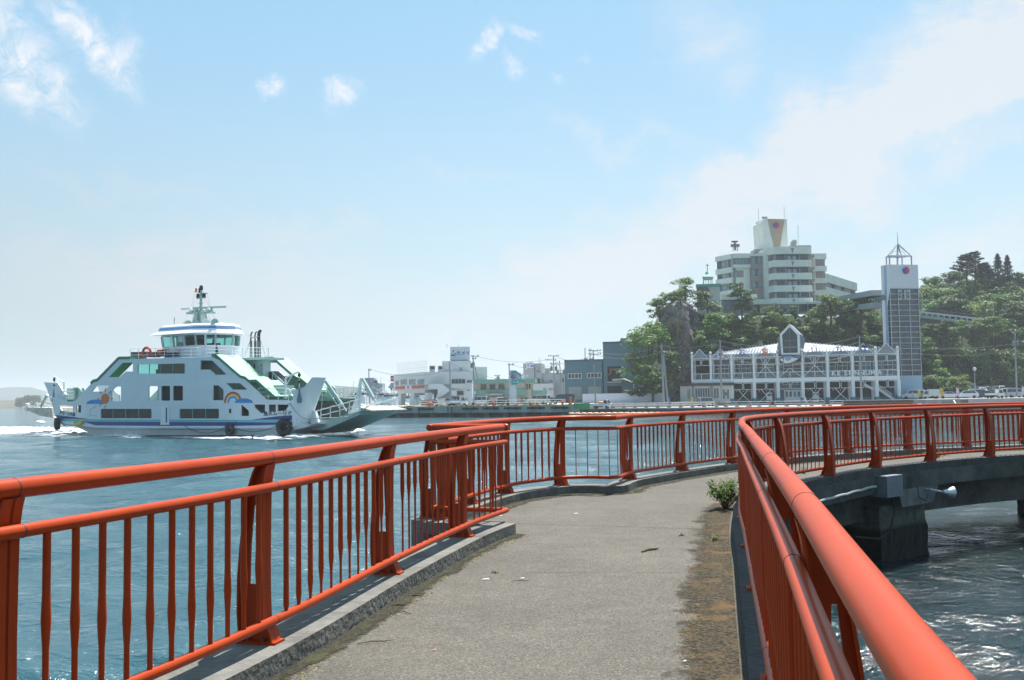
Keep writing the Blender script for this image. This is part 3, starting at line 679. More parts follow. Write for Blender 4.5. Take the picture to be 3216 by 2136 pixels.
n2 = [FD(550, 618, 7.6), FD(710, 615, 7.6), FD(1090, 950, 7.6), FD(1160, 1000, 7.6), FD(1230, 1015, 7.6), FD(1345, 1110, 7.6), FD(1500, 1240, 7.6)]
roofstrip(n2, 2.2)
n3 = [FA(1140, 738), FC(905, 232), FC(550, 595), FC(490, 605), FC(445, 650)]
mb = MB()
for a, b in zip(n3, n3[1:]): mb.bar(a+Y*1.1, b+Y*1.1, 2.3, .28)
build(mb, 'side_roof', DG, ferry); mb = MB()
for a, b in zip(n3, n3[1:]): mb.bar(a+Y*(BEAM-1.2), b+Y*(BEAM-1.2), 2.2, .2)
build(mb, 'side_roof', DG, ferry)
# rails
def railing_line(pts, h, m=WHITE, nm='guard_rail', step=1.3, r=.028, rows=2):
    mb = MB(); Zq = Vector((0, 0, 1))
    for a, b in zip(pts, pts[1:]):
        l = (b-a).length; n = max(1, round(l/step))
        for k in range(n+1): q = a+(b-a)*k/n; mb.tube([q, q+Zq*h], r, 5)
        for j in range(rows+1): mb.tube([a+Zq*h*(j+1)/(rows+1), b+Zq*h*(j+1)/(rows+1)], r*(1 if j == rows else .7), 5)
    return build(mb, nm, m, ferry)
railing_line([FA(1145, 742, .3), FA(1760, 736, .3)], 1.0); railing_line([FB(135, 720, .4), FB(380, 728, 2.2)], 1.0); railing_line([FD(-30, 612, 3.6), FD(620, 640, 3.6)], 1.05, r=.035)
railing_line([FD(430, 1425, .1), FD(1000, 1430, .1)], 1.15, r=.04, step=1.2); railing_line([FC(-10, 942, .1), FC(170, 945, .1), ], 1.1, r=.035); railing_line([FA(560, 1120, .1), FA(650, 1120, .1)], 1.05)
railing_line([FB(1060, 1100, 8.0), FB(1340, 1100, 8.0)], 1.15, r=.035)
# wheelhouse: plan polygon, flaring upwards
zb, zt = z3, FE(1000, 1020, 2.4).z
def plan(s, z):
    x0, x1 = lx(FE(235, 1300, 2.4))-s, lx(FE(880, 1300, 2.4))
    x0 = x0+s*.7; pp = [(x0, 2.4-s), (x1, 2.4-s), (x1+1.5+s*.6, 3.4-s*.3), (x1+2.2+s, 5.0), (x1+1.5+s*.6, 6.6+s*.3), (x1, 7.6+s), (x0, 7.6+s)]
    out = []
    for x, y in pp:
        q = F.o+F.x*x+Y*y; q.z = z; out.append(q)
    return out
def zat(f): return zb+(zt-zb)*f
lv = [(0, 0), (.18, .52), (.33, .92), (.36, 1)]
def ringwall(p0, p1, close=True):
    mb = MB(); n = len(p0)
    for i in range(n): j = (i+1) % n; mb.add([p0[i], p0[j], p1[j], p1[i]], [(0, 1, 2, 3)])
    return mb
wb = ringwall(plan(0, zb), plan(.18, zat(.5)))
build(wb, 'wheelhouse_wall', FW, ferry)
wb = ringwall(plan(.33, zat(.9)), plan(.36, zt)); build(wb, 'wheelhouse_header', FW, ferry)
# window posts and panes
pl, pu = plan(.18, zat(.5)), plan(.33, zat(.9)); n = len(pl)
divs = [3, 2, 1, 1, 2, 3, 2]
wp = MB(); gl = []
for i in range(n):
    j = (i+1) % n; k = divs[i]
    for t in range(k+1):
        a = pl[i]+(pl[j]-pl[i])*t/k; b = pu[i]+(pu[j]-pu[i])*t/k; wp.bar(a, b, .22, .12, up=F.x)
    for t in range(k):
        e = .04
        a, b = pl[i]+(pl[j]-pl[i])*(t+e)/k, pl[i]+(pl[j]-pl[i])*(t+1-e)/k; c, d = pu[i]+(pu[j]-pu[i])*(t+1-e)/k, pu[i]+(pu[j]-pu[i])*(t+e)/k
        gl.append([a, b, c, d])
build(wp, 'window_posts', FW, ferry)
for g in gl:
    mb = MB(); mb.add(g, [(0, 1, 2, 3)]); build(mb, 'wheelhouse_window', CGL, ferry)
# ceiling, console and crew inside
mb = MB(); cp = plan(.1, zat(.93)); mb.prism(cp, (0, 0, .05)); build(mb, 'ceiling', FIN, ferry)
ix = (lx(pl[0])+lx(pl[1]))/2
blk(ix+.5, ix+4.2, zb, zat(.58), 3.4, 4.0, FDK, 'console'); blk(ix-2.5, ix-1.2, zb, zat(.9), 5.2, 7.0, FDK, 'locker')
mb = MB(); hp = FE(1195, 1190, 4.3); mb.lathe([(0, -.16), (.1, -.12), (.13, 0), (.1, .12), (0, .16)], hp, 8); mb.lathe([(.28, -.9), (.26, -.35), (.1, -.18), (.06, -.12)], hp, 8); build(mb, 'helmsman', FDK, ferry, smooth=True)
dr = [FE(470, 1075, 2.2), FE(607, 1070, 2.15), FE(607, 1420, 2.35), FE(470, 1420, 2.35)]
build(MB().prism(dr, -Y*.05), 'wheelhouse_door', FIN, ferry)
build(MB().prism([FE(497, 1105, 2.12), FE(592, 1105, 2.1), FE(592, 1225, 2.15), FE(497, 1225, 2.17)], -Y*.05), 'window', mat('sky_glass', (.45, .6, .6), rough=.1), ferry)
# roof: lower brim, band, top
def rpl(s, z, ex=0):
    c = plan(s, z)
    c[0] -= F.x*ex; c[-1] -= F.x*ex; return c
zr = zt
r0, r1, r2, r3 = rpl(1.15, zr-.12, .8), rpl(.75, zr+.25, 0), rpl(.45, zr+.75, 0), rpl(.15, zr+.95, -.3)
mb = MB(); mb.add(r0, [tuple(range(6, -1, -1))]); w_ = ringwall(r0, r1); mb.add(w_.v, w_.f); w_ = ringwall(r2, r3); mb.add(w_.v, w_.f); mb.add(r3, [tuple(range(7))])
rf = build(mb, 'wheelhouse_roof', WHITE, ferry)
w_ = ringwall(r1, r2); build(w_, 'roof_fascia', WHITE, rf); 
b1 = [r1[i].lerp(r2[i], .3) for i in range(7)]; b2 = [r1[i].lerp(r2[i], .78) for i in range(7)]
cc = sum((v for v in b1), Vector())/7
mb = MB(); w_ = ringwall([cc+(v-cc)*1.006 for v in b1], [cc+(v-cc)*1.006 for v in b2]); build(w_, 'roof_band', mat('royal_blue', (.12, .23, .55), rough=.4), rf)
mb = MB()
for x in (197, 352):
    mb.tube([FE(x, 1040, 1.7), FE(x, 1500, 1.7)], .05, 6)
for k in range(6): mb.tube([FE(205, 1240+k*45, 1.7), FE(240, 1240+k*45, 2.1)], .02, 4)
build(mb, 'roof_stanchions', WHITE, ferry)
# mast
MY = 5.0; mast = MB()
def ME(x, y, d=0): return FE(x, y, MY+d)
for d in (-.8, .8): mast.bar(ME(790, 915, d), ME(860, 640, d*.6), .3); mast.bar(ME(1095, 915, d), ME(1030, 660, d*.6), .16)
mast.bar(ME(945, 915), ME(945, 590), .6); mast.bar(ME(885, 650), ME(905, 585), .5); mast.bar(ME(705, 655), ME(1185, 640), .7, .22)
mast.tube([ME(948, 600), ME(950, 240), ME(952, 180)], [.17, .14, .09], 8); mast.bar(ME(865, 345), ME(1040, 342), .25, .08); mast.bar(ME(830, 222), ME(945, 250), .14, .1); mast.bar(ME(950, 250), ME(1072, 262), .14, .1)
mast.bar(ME(900, 455), ME(995, 455), .06)
m_ = build(mast, 'mast', FG, ferry)
mb = MB(); mb.box((ME(680, 545)+ME(872, 570))/2, (3.2, .25, .22), F.rz); mb.lathe([(.35, 0), (.45, .2), (.3, .4), (.1, .5)], ME(775, 625), 10); build(mb, 'radar', WHITE, m_)
mb = MB(); mb.box((ME(992, 540)+ME(1237, 542))/2, (4.0, .2, .2), F.rz+.25); mb.lathe([(.35, 0), (.45, .2), (.3, .4), (.1, .5)], ME(1112, 625), 10); build(mb, 'radar', FG, m_)
for x, y in ((953, 155), (892, 318), (1008, 308), (934, 205)):
    mb = MB(); mb.lathe([(.16, -.25), (.2, -.1), (.2, .2), (.1, .3)], ME(x, y), 8); build(mb, 'signal_lamp', BLACK, m_)
mb = MB(); mb.lathe([(.12, -.2), (.12, .15), (.05, .22)], ME(853, 190), 8); build(mb, 'orange_lamp', mat('orange_lens', (.8, .2, .03), rough=.3), m_)
mb = MB()
for a, b in (((830, 235), (760, 530)), ((868, 360), (540, 915)), ((1015, 355), (1120, 530)), ((1075, 275), (1125, 530)), ((1175, 660), (1310, 915)), ((800, 690), (740, 915)), ((1100, 680), (1140, 915))): mb.tube([ME(*a), ME(*b)], .015, 4)
build(mb, 'stays', STEEL, m_)
for x, y, s in ((675, 870, .65), (1040, 840, .6), (850, 850, .5), (1212, 820, .55)):
    mb = MB(); q = FE(x, y, 4.2 if x != 1212 else 3.5); M_ = (F.x*.8+Vector((0, 0, .1))-Y*.3).to_track_quat('Z', 'Y').to_matrix()
    mb.lathe([(0, -s*.7), (s*.5, -s*.65), (s*.62, -s*.2), (s*.62, s*.5), (s*.5, s*.55), (.0, s*.4)], q, 12, M_); mb.tube([q, q-Vector((0, 0, s*1.25))], .1, 6); build(mb, 'searchlight', FG, ferry, smooth=True)
mb = MB(); mb.tube([FE(422, 930, 3), FE(425, 740, 3)], .06, 6); mb.tube([FE(1455, 940, 5), FE(1458, 860, 5)], .04, 5); mb.lathe([(.2, -.4), (.25, 0), (.2, .3), (.1, .4)], FE(1353, 905, 5), 8); build(mb, 'roof_aerials', STEEL, ferry)
# exhausts
for x, r, top in ((290, .075, 140), (370, .07, 135), (440, .17, 118)):
    mb = MB(); mb.tube([FD(x+5, 645, 6.2), FD(x, 305, 6.2)], max(.14, r*1.2), 12); e_ = build(mb, 'exhaust_casing', mat('exhaust_grey', (.11, .13, .12), rough=.6), ferry, smooth=True)
    mb = MB(); mb.tube([FD(x-2, 320, 6.2), FD(x-2, top+75, 6.2), FD(x+4, top+28, 6.2), FD(x+(24 if r < .3 else 46), top, 6.2), FD(x+(30 if r < .3 else 60), top+4, 6.2)], r, 12); build(mb, 'exhaust_pipe', mat('soot_black', (.03, .028, .03), rough=.6), e_, smooth=True)
mb = MB(); mb.tube([FD(290, 235, 6.1), FD(370, 240, 6.1), FD(440, 222, 6.1)], .08, 5); mb.tube([FD(265, 330, 6), FD(165, 620, 6)], .03, 4); mb.tube([FD(475, 300, 6), FD(575, 610, 6)], .03, 4); mb.tube([FE(1790, 1050, 5), FD(290, 220, 6.1)], .02, 4); build(mb, 'stays', STEEL, ferry)
# top deck gear
for x0, x1, y0, y1, m, nm in ((1150, 1270, 688, 738, MAR, 'raft_rack'), (1310, 1365, 690, 735, MAR, 'raft_rack'), (1380, 1418, 668, 705, ORG, 'red_locker'), (1380, 1530, 700, 728, BLACK, 'black_float')):
    blk(lx(FA(x0, y0, 1.2)), lx(FA(x1, y0, 1.2)), FA(x0, y1, 1.2).z, FA(x0, y0, 1.2).z, 1.2, 1.9, m, nm)
mb = MB(); c = FA(1290, 700, .25); pts = [c+F.x*.62*math.cos(a)+Vector((0, 0, .62*math.sin(a))) for a in [i*math.pi/8 for i in range(-1, 10)]]; mb.tube(pts, .14, 8)
build(mb, 'lifebuoy', ORG, ferry, smooth=True)
for x, y in ((850, 1045), (900, 1045)):
    mb = MB(); c = FB(x, y, .9); mb.tube([c+F.x*.35*math.cos(i*math.pi/6)+Vector((0, 0, .35*math.sin(i*math.pi/6))) for i in range(12)], .09, 6, closed=True); build(mb, 'lifebuoy', WHITE, ferry, smooth=True)
# hull door
d_ = build(MB().prism([FA(1425, 1163), FA(1487, 1163), FA(1493, 1328), FA(1417, 1328)], -Y*.1), 'hull_door', WHITE, ferry)
build(MB().prism([FA(1458, 1176, -.1), FA(1469, 1176, -.1), FA(1469, 1308, -.1), FA(1458, 1308, -.1)], -Y*.02), 'slot_window', NAVY, d_)
build(MB().prism(A_([(790, 1195), (845, 1160), (850, 1160), (850, 1164), (793, 1200), (793, 1245), (850, 1247), (850, 1250), (790, 1248)]), -Y*.02), 'hatch_outline', FIN, ferry)
# painted hull pictures (plain shapes): hill and sun, rainbow and hill
PB = mat('picture_blue', (.02, .22, .55), rough=.5); 
def dome(f, x0, x1, yb, yt, m, nm):
    pts = [f(x0+(x1-x0)*i/14, yb-(yb-yt)*math.sqrt(max(0, 1-(2*i/14-1)**2))) for i in range(15)]
    build(MB().prism(pts, -Y*.02), nm, m, ferry)
dome(FC, 370, 695, 985, 915, PB, 'painted_hill'); dome(FD, -20, 332, 1480, 1395, PB, 'painted_hill')
c = FC(684, 900); mb = MB(); mb.prism([c+F.x*1.03*.62*math.cos(a)+Vector((0, 0, .55*math.sin(a)))*1.0 for a in [i*math.pi/10 for i in range(20)]], -Y*.05)
for i in range(8):
    if i == 5: continue
    a = i*math.pi/4+math.pi/2; u = F.x*math.cos(a)*1.0+Vector((0, 0, math.sin(a)*.85)); mb.bar(c+u*.85-Y*.03, c+u*1.3-Y*.03, .05, .08)
build(mb, 'painted_sun', mat('picture_orange', (.65, .16, .04), rough=.5), ferry)
rb = [((.45, .03, .02), 1.0, .86), ((.75, .25, .05), .86, .74), ((.8, .6, .15), .74, .66), ((.2, .6, .6), .66, .58), ((.03, .15, .6), .58, .46)]
c = FB(368, 1136); rx = lx(FB(447, 1136))-lx(c); rz_ = FB(368, 1036).z-c.z
for i, (col, a, b) in enumerate(rb):
    q = [c+F.x*rx*a*math.cos(t)+Vector((0, 0, rz_*a*math.sin(t))) for t in [k*math.pi/14 for k in range(15)]]+[c+F.x*rx*b*math.cos(t)+Vector((0, 0, rz_*b*math.sin(t))) for t in [k*math.pi/14 for k in range(14, -1, -1)]]
    build(MB().prism(q, -Y*.015), 'rainbow_band', mat('rainbow_%d' % i, col, rough=.5), ferry)
TXT = mat('ferry_lettering', (.05, .07, .09), rough=.6)
text('ドリーム大島', 'ship_name', TXT, ferry, FA(590, 1232, -.05), .46, F.x+Vector((0, 0, -.08)), sx=1.0)
text('島大ムーリド', 'ship_name', TXT, ferry, FB(760, 1230, -.05), .46, F.x+Vector((0, 0, .02)), sx=1.35)
# bow ramp: slab rising forward from the hinge, with side girders, rails and a corrugated tip flap
hn, tn = FB(1060, 1322, 2.2), FB(1480, 1207, 2.2); wy = Y*(BEAM-4.4)
mb = MB(); mb.prism([hn, tn, tn-Vector((0, 0, .35)), hn-Vector((0, 0, .9))+(tn-hn)*.25, hn-Vector((0, 0, .55))], wy); rp = build(mb, 'bow_ramp', FG, ferry)
tip = FB(1640, 1176, 2.2)
dxy = (tn-hn).normalized(); fl_ = [tn+Vector((0, 0, .05)), tn+dxy*2.2+Vector((0, 0, -.25))]
mb = MB()
for k in range(28):
    a = tn+Vector((0, 0, .32))+wy*(k/28); mb.bar(a+wy*.012, a+wy*.012+F.x*1.45+Vector((0, 0, -.32)), .16, .12); mb.bar(a+wy*.03+Vector((0, 0, -.05)), a+wy*.03+F.x*1.45+Vector((0, 0, -.37)), .06, .1)
build(mb, 'ramp_flap', RUST, rp)
bs = [hn+(tn-hn)*t for t in (0, .2, .4, .6, .8, 1)]
for off in (0, 1):
    mb = MB()
    for a, b in zip(bs, bs[1:]): mb.tube([a+wy*off+Vector((0, 0, 1.15)), b+wy*off+Vector((0, 0, 1.1))], .05, 5); mb.tube([a+wy*off+Vector((0, 0, .6)), b+wy*off+Vector((0, 0, .55))], .035, 5)
    for a in bs: mb.tube([a+wy*off, a+wy*off+Vector((0, 0, 1.13))], .045, 5)
    build(mb, 'ramp_rail', WHITE, rp)
mb = MB(); mb.prism([FB(1058, 1240, 2.05), FB(1085, 1205, 2.05), FB(1118, 1310, 2.05), FB(1050, 1330, 2.05)], Y*.35); build(mb, 'ramp_cheek', FW, ferry)
for (a, b) in ((FB(1185, 945, 2.3), FB(1365, 1205, 2.6)), (FB(1510, 925, 7.7), FB(1628, 1130, 7.5))):
    mb = MB(); mb.tube([a, a+(b-a)*.82], .17, 8); mb.tube([a+(b-a)*.82, b], .09, 8); build(mb, 'ramp_cylinder', FG, ferry, smooth=True)
mb = MB()
for (a, b) in ((FB(1170, 980, 2.4), FB(1310, 1190, 3)), (FB(1500, 960, 7.6), FB(1600, 1110, 7.4)), (FB(1155, 1035, 2.3), FB(1148, 1200, 2.6)), (FB(1480, 1035, 7.7), FB(1482, 1120, 7.6))): mb.tube([a, b], .035, 5)
build(mb, 'ramp_cables', STEEL, ferry)
# winch and deck gear
blk(lx(FD(740, 1200, 1.6)), lx(FD(925, 1200, 1.6)), z2, FD(800, 1145, 1.6).z, 1.4, 3.0, FG, 'winch_housing')
blk(lx(FA(600, 1060, 1.6)), lx(FA(660, 1060, 1.6)), z2, FA(600, 1008, 1.6).z, 1.4, 2.8, FG, 'winch_housing')
for x in (655, 680):
    mb = MB(); q = Y.to_track_quat('Z', 'Y').to_matrix(); mb.lathe([(.62, 0), (.62, .2), (.3, .22), (.3, .5)], FA(x, 1045, 1.8), 16, q); build(mb, 'winch_drum', FG, ferry)
mb = MB(); q = Y.to_track_quat('Z', 'Y').to_matrix(); mb.lathe([(.6, 0), (.6, .2), (.3, .22), (.3, .5)], FB(1230, 1035, 7.9), 16, q); build(mb, 'winch_drum', FG, ferry)
# derricks with anchor blocks at bow and stern
mb = MB(); mb.tube([FD(945, 1430, .3), FD(945, 1005, .3)], .09, 6); mb.tube([FD(945, 1005, .3), FD(1195, 890, .3)], .08, 6); mb.tube([FD(965, 1130, .3), FD(1080, 945, .3)], .05, 5); mb.tube([FD(1200, 890, .3), FD(1205, 1240, .3)], .04, 5)
d1_ = build(mb, 'derrick', WHITE, ferry); mb = MB(); mb.lathe([(.06, -.2), (.15, -.08), (.15, .08), (.06, .25)], FD(1205, 955, .3), 8); mb.lathe([(.05, -.15), (.12, -.05), (.12, .05), (.05, .15)], FD(1200, 1080, .3), 8); build(mb, 'hook_block', BLACK, d1_)
mb = MB(); mb.lathe([(.22, -.75), (.26, -.4), (.12, .2), (.04, .7)], FD(1210, 1330, .15), 10); build(mb, 'anchor', mat('anchor_blue_grey', (.12, .16, .22), rough=.6), ferry)
sA = lambda x, y, l=.3: F.G(x/7.84, 1180+y/7.84, l)
mb = MB(); mb.tube([sA(1575, 620), sA(1575, 160), sA(1340, 15), sA(1340, 420)], .07, 6); mb.tube([sA(1340, 15), sA(1560, 340)], .03, 5); d2_ = build(mb, 'derrick', WHITE, ferry)
mb = MB(); mb.lathe([(.06, -.2), (.13, -.08), (.13, .08), (.06, .25)], sA(1335, 100), 8); mb.lathe([(.05, -.15), (.13, -.05), (.13, .05), (.05, .15)], sA(1335, 240), 8); build(mb, 'hook_block', BLACK, d2_)
mb = MB(); mb.lathe([(.14, -.6), (.17, -.3), (.08, .4), (.03, 1.0)], sA(1320, 540, .15), 10); build(mb, 'anchor', mat('anchor_blue_grey', (.1, .1, .1)), ferry)
# stern bulwark fins
st_f = [sA(1080, 160, 1.8), sA(1340, 165, 1.2), sA(1420, 175, .8), sA(1570, 420, .3), sA(1640, 470, 0), sA(1640, 640, 0), sA(1250, 645, .8), sA(1190, 420, 1.4)]
build(MB().prism(st_f, Y*.15), 'stern_fin', FW, ferry); build(MB().prism([p+Y*(BEAM-3)+F.x*0 for p in st_f], Y*.15), 'stern_fin', FW, ferry)
# stern ramp
sh = [sA(1300, 1000, 2.2), sA(1260, 790, 2.2), sA(610, 780, 2.2), sA(590, 830, 2.2), sA(1000, 990, 2.2), sA(1340, 1050, 2.2)]
rp2 = build(MB().prism(sh, wy), 'stern_ramp', RUST, ferry)
for off in (0, .97):
    mb = MB(); pts = [sA(780, 830, 2.2), sA(880, 670, 2.2), sA(1080, 715, 2.2), sA(1260, 760, 2.2)]
    mb.tube([p+wy*off for p in pts], .05, 5)
    for a, b in (((900, 700), (930, 850)), ((1080, 715), (1100, 850)), ((1200, 745), (1210, 880))): mb.tube([sA(*a, 2.2)+wy*off, sA(*b, 2.2)+wy*off], .04, 5)
    build(mb, 'ramp_rail', WHITE, rp2)
mb = MB(); mb.tube([sA(1170, 470, 2), sA(1010, 760, 2.2)], .17, 8); build(mb, 'ramp_cylinder', FG, ferry); mb = MB(); mb.lathe([(.25, -.5), (.25, .4), (.1, .5)], sA(675, 780, 2.4), 8); build(mb, 'bollard', WHITE, rp2)
# tyre fenders and mooring line hung on the hull
def tyre(name, p, r, w, label, grp=None, col=BLACK, twist=0):
    mb = MB(); q = (-Y+F.x*twist).to_track_quat('Z', 'Y').to_matrix(); prof = [(r*.55, -w*.4), (r*.8, -w*.5), (r*.97, -w*.35), (r, 0), (r*.97, w*.35), (r*.8, w*.5), (r*.55, w*.4), (r*.5, 0), (r*.55, -w*.4)]
    mb.lathe(prof, p, 26, q)
    for k in range(22):
        a = 2*math.pi*k/22; u = Vector((math.cos(a), math.sin(a), 0)); mb.box(p+q @ (u*r*1.0), (.1, .07, w*.9), M=q @ Matrix.Rotation(a, 3, 'Z'))
    o = build(mb, name, col, smooth=False); return tag(o, label, 'tyre', grp)
tyre('tyre_fender', F.G(1410/7.84, 1180+1185/7.84, -.45), .62, .55, 'big black tyre hung over the ferry stern corner', twist=-.5)
tyre('tyre_fender', FB(340, 1368, -.3), .52, .35, 'smaller tyre fender hanging on the ferry side between stern and bow', col=mat('worn_rubber', (.05, .055, .06), rough=.8))
tyre('tyre_fender', FB(818, 1348, -.4), .78, .4, 'largest tyre fender near the ferry bow, touching the bow wave', twist=.3)
mb = MB(); pts = [F.G(1830/7.84+0, 1180+1120/7.84, -.3), F.G(1850/7.84, 1180+1185/7.84, -.3), F.G(1920/7.84, 1180+1210/7.84, -.3), F.G(2000/7.84, 1180+1180/7.84, -.3), F.G(2030/7.84, 1180+1110/7.84, -.3)]
mb.tube(pts, .16, 8); tag(build(mb, 'rope_fender', mat('yellow_rope', (.55, .47, .04), rough=.8), smooth=True), 'yellow curved rope fender hanging near the ferry stern', 'fender')
mb = MB(); a, b = FA(1620, 1335, -.2), FB(325, 1335, -.3); mb.tube([a.lerp(b, t/10)-Vector((0, 0, .75*4*(t/10)*(1-t/10))) for t in range(11)], .03, 5)
a, b = FB(350, 1340, -.3), FB(780, 1320, -.3); mb.tube([a.lerp(b, t/10)-Vector((0, 0, .65*4*(t/10)*(1-t/10))) for t in range(11)], .03, 5)
mb.tube([FB(325, 1345, -.25), FB(322, 1300, -.05)], .025, 5); mb.tube([FB(350, 1345, -.25), FB(398, 1298, -.05)], .025, 5)
tag(build(mb, 'mooring_rope', mat('rope_dark', (.05, .06, .07), rough=.9)), 'dark rope slung in loops along the ferry side below the navy stripe', 'rope')
mb = MB(); a, b = FB(850, 1110, -.1), FB(1060, 1275, .3); mb.tube([a.lerp(b, t/8)-Vector((0, 0, .6*4*(t/8)*(1-t/8))) for t in range(9)]+[FB(1400, 1260, 2.2), FB(1560, 1165, 2.1)], .05, 5)
tag(build(mb, 'mooring_rope', mat('rope_pale', (.35, .38, .36), rough=.9)), 'pale rope running from the ferry side deck across the bow to the ramp', 'rope')
# ================= quays, streets, town =================
QC = mat('quay_concrete', (.27, .30, .30), rough=.9, var=.25, scale=.35, bump=.3, det=9, col2=(.36, .38, .37))
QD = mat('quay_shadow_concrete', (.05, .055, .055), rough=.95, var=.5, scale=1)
APR = mat('apron_concrete', (.40, .39, .36), rough=.95, var=.12, scale=.2, det=8)
YEL = mat('kerb_yellow', (.60, .42, .03), rough=.7, var=.2); WALLG = mat('wall_pale', (.50, .51, .51), rough=.85, var=.07, scale=.3, det=8)
qa = ony(1797, 1300, 178); QA = Frame((qa.x, qa.y, 0), R(-27)); QTOP = .30
def span(F_, x0, x1, y0, y1, z0, z1): 
    c = F_.P((x0+x1)/2, (y0+y1)/2, 0); c.z = (z0+z1)/2; return c, (x1-x0, y1-y0, z1-z0)
def fbox(mb, F_, x0, x1, y0, y1, z0, z1):
    c, d = span(F_, x0, x1, y0, y1, z0, z1); mb.box(c, d, F_.rz); return mb
quay = thing('concrete_quay', 'long pale concrete quay on dark piles with black fenders along its face', 'quay', (qa.x, qa.y, -1.78))
build(MB().prism([QA.P(x, y, -.95) for x, y in ((-95, 0), (0, 0), (-13, 24), (-95, 24))], (0, 0, .95+QTOP)), 'quay_deck', QC, quay)
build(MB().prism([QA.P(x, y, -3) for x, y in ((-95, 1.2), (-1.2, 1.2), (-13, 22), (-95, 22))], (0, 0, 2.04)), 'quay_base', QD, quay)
mb = MB()
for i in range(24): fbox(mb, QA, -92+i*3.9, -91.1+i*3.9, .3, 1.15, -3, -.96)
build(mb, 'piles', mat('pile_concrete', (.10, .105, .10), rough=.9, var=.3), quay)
build(fbox(MB(), QA, -95, 0, -.02, .28, QTOP+.004, QTOP+.05), 'edge_strip', YEL, quay)
fx = [QA.L(px, 1290)[0] for px in (1271, 1339, 1478, 1542, 1610, 1684, 1759)]
ss = MB()
for a, b in ((1267, 1297), (1355, 1417), (1421, 1486), (1490, 1507), (1512, 1528), (1560, 1626), (1631, 1697), (1703, 1737), (1777, 1794)):
    x0, x1 = QA.L(a, 1275)[0], QA.L(b, 1275)[0]
    m_ = fbox(MB(), QA, x0, x1, .35, .6, QTOP+.01, QTOP+.16); o = build(m_, 'wheel_stop', YEL, quay)
    m_ = MB(); n = max(1, int((x1-x0)/1.1))
    for k in range(n): fbox(m_, QA, x0+(k+.3)*(x1-x0)/n, x0+(k+.75)*(x1-x0)/n, .34, .61, QTOP+.02, QTOP+.165)
    build(m_, 'hazard_stripe', BLACK, o)
fr = None
for x in fx:
    m_ = MB(); fbox(m_, QA, x-1.7, x+1.7, -.32, -.03, -.32, .0); fbox(m_, QA, x-.9, x-.6, -.2, -.03, -.42, -.33); fbox(m_, QA, x+.6, x+.9, -.2, -.03, -.42, -.33)
    fbox(m_, QA, x-.9, x-.6, -.2, -.03, .01, .1); fbox(m_, QA, x+.6, x+.9, -.2, -.03, .01, .1)
    build(m_, 'fender', BLACK, quay)
for px in (1316, 1411-4, 1419):
    x = QA.L(px, 1290)[0]; build(fbox(MB(), QA, x-.12, x+.12, -.06, .0, -1.6, .2), 'joint_strip', QD, quay)
m_ = MB(); x = QA.L(1407, 1290)[0]
for k in range(6): fbox(m_, QA, x-.5, x+.5, -.1, -.07, -.9+k*.22, -.85+k*.22)
build(m_, 'ladder', STEEL, quay)
BR = mat('bollard_red', (.42, .07, .04), rough=.6)
for i, px in enumerate((1342, 1541, 1760)):
    m_ = MB(); c = QA.P(QA.L(px, 1275)[0], .95, 0); c.z = QTOP; m_.lathe([(.2, 0), (.2, .45), (.42, .5), (.42, .68), (.3, .75), (0, .76)], c, 10)
    tag(build(m_, 'mooring_bollard', BR, smooth=True, loc=c), ['red mooring bollard on the quay left of the white kei truck', 'red mooring bollard on the quay left of the hotel sign pylon', 'red mooring bollard near the right end of the quay below the dark van'][i], 'bollard', 'red mooring bollards on the quay')
# land sheets
def plansheet(pts, z, name, m, th=.4):
    mb = MB(); mb.prism([Vector((x, y, z-th)) for x, y in pts], (0, 0, th)); return tag(build(mb, name, m), kind='structure')
c0 = QA.P(-95, 20, 0); c1 = QA.P(-13, 23, 0)
ASP = mat('street_asphalt', (.11, .11, .105), rough=.95, var=.2, scale=.3)
plansheet([(c0.x, c0.y), (c1.x, c1.y), (14, 204), (40, 214), (60, 230), (60, 330), (-20, 330), (-26, 262), (c0.x+8, c0.y+12)], .28, 'street', APR, 2.6)
# lower quay to the right
qb = ony(1797, 1289, 205); QB = Frame((qb.x, qb.y, 0), R(-33)); BT = -.85
lq = thing('stone_quay', 'low weathered concrete quay wall with white stains right of the tall quay', 'quay', (qb.x, qb.y, -1.78))
STQ = mat('stained_quay', (.07, .072, .065), rough=.95, var=.5, scale=.7, det=9, col2=(.24, .23, .20), lo=.45, hi=.8)
build(fbox(MB(), QB, -2, 75, 0, 1.2, -3, BT), 'wall', STQ, lq); build(fbox(MB(), QB, -2, 75, -.05, 1.3, BT+.002, BT+.2), 'coping', CONC, lq)
p = [QB.P(-2, 1.0, 0), QB.P(75, 1.0, 0)]
plansheet([(p[0].x, p[0].y), (p[1].x, p[1].y), (105, 172), (150, 190), (150, 300), (12, 300), (12, 212)], -.62, 'ground', mat('packed_ground', (.33, .32, .30), rough=.95, var=.15, scale=.3, det=8), 2)
plansheet([(78, 192), (160, 196), (160, 236), (82, 236)], .22, 'car_park', mat('car_park_asphalt', (.24, .24, .235), rough=.95, var=.15, scale=.3), 1.2)
plansheet([(84, 236.2), (175, 236.2), (175, 262), (84, 262)], .95, 'car_park', mat('car_park_asphalt', (.2, .2, .2)), 2)
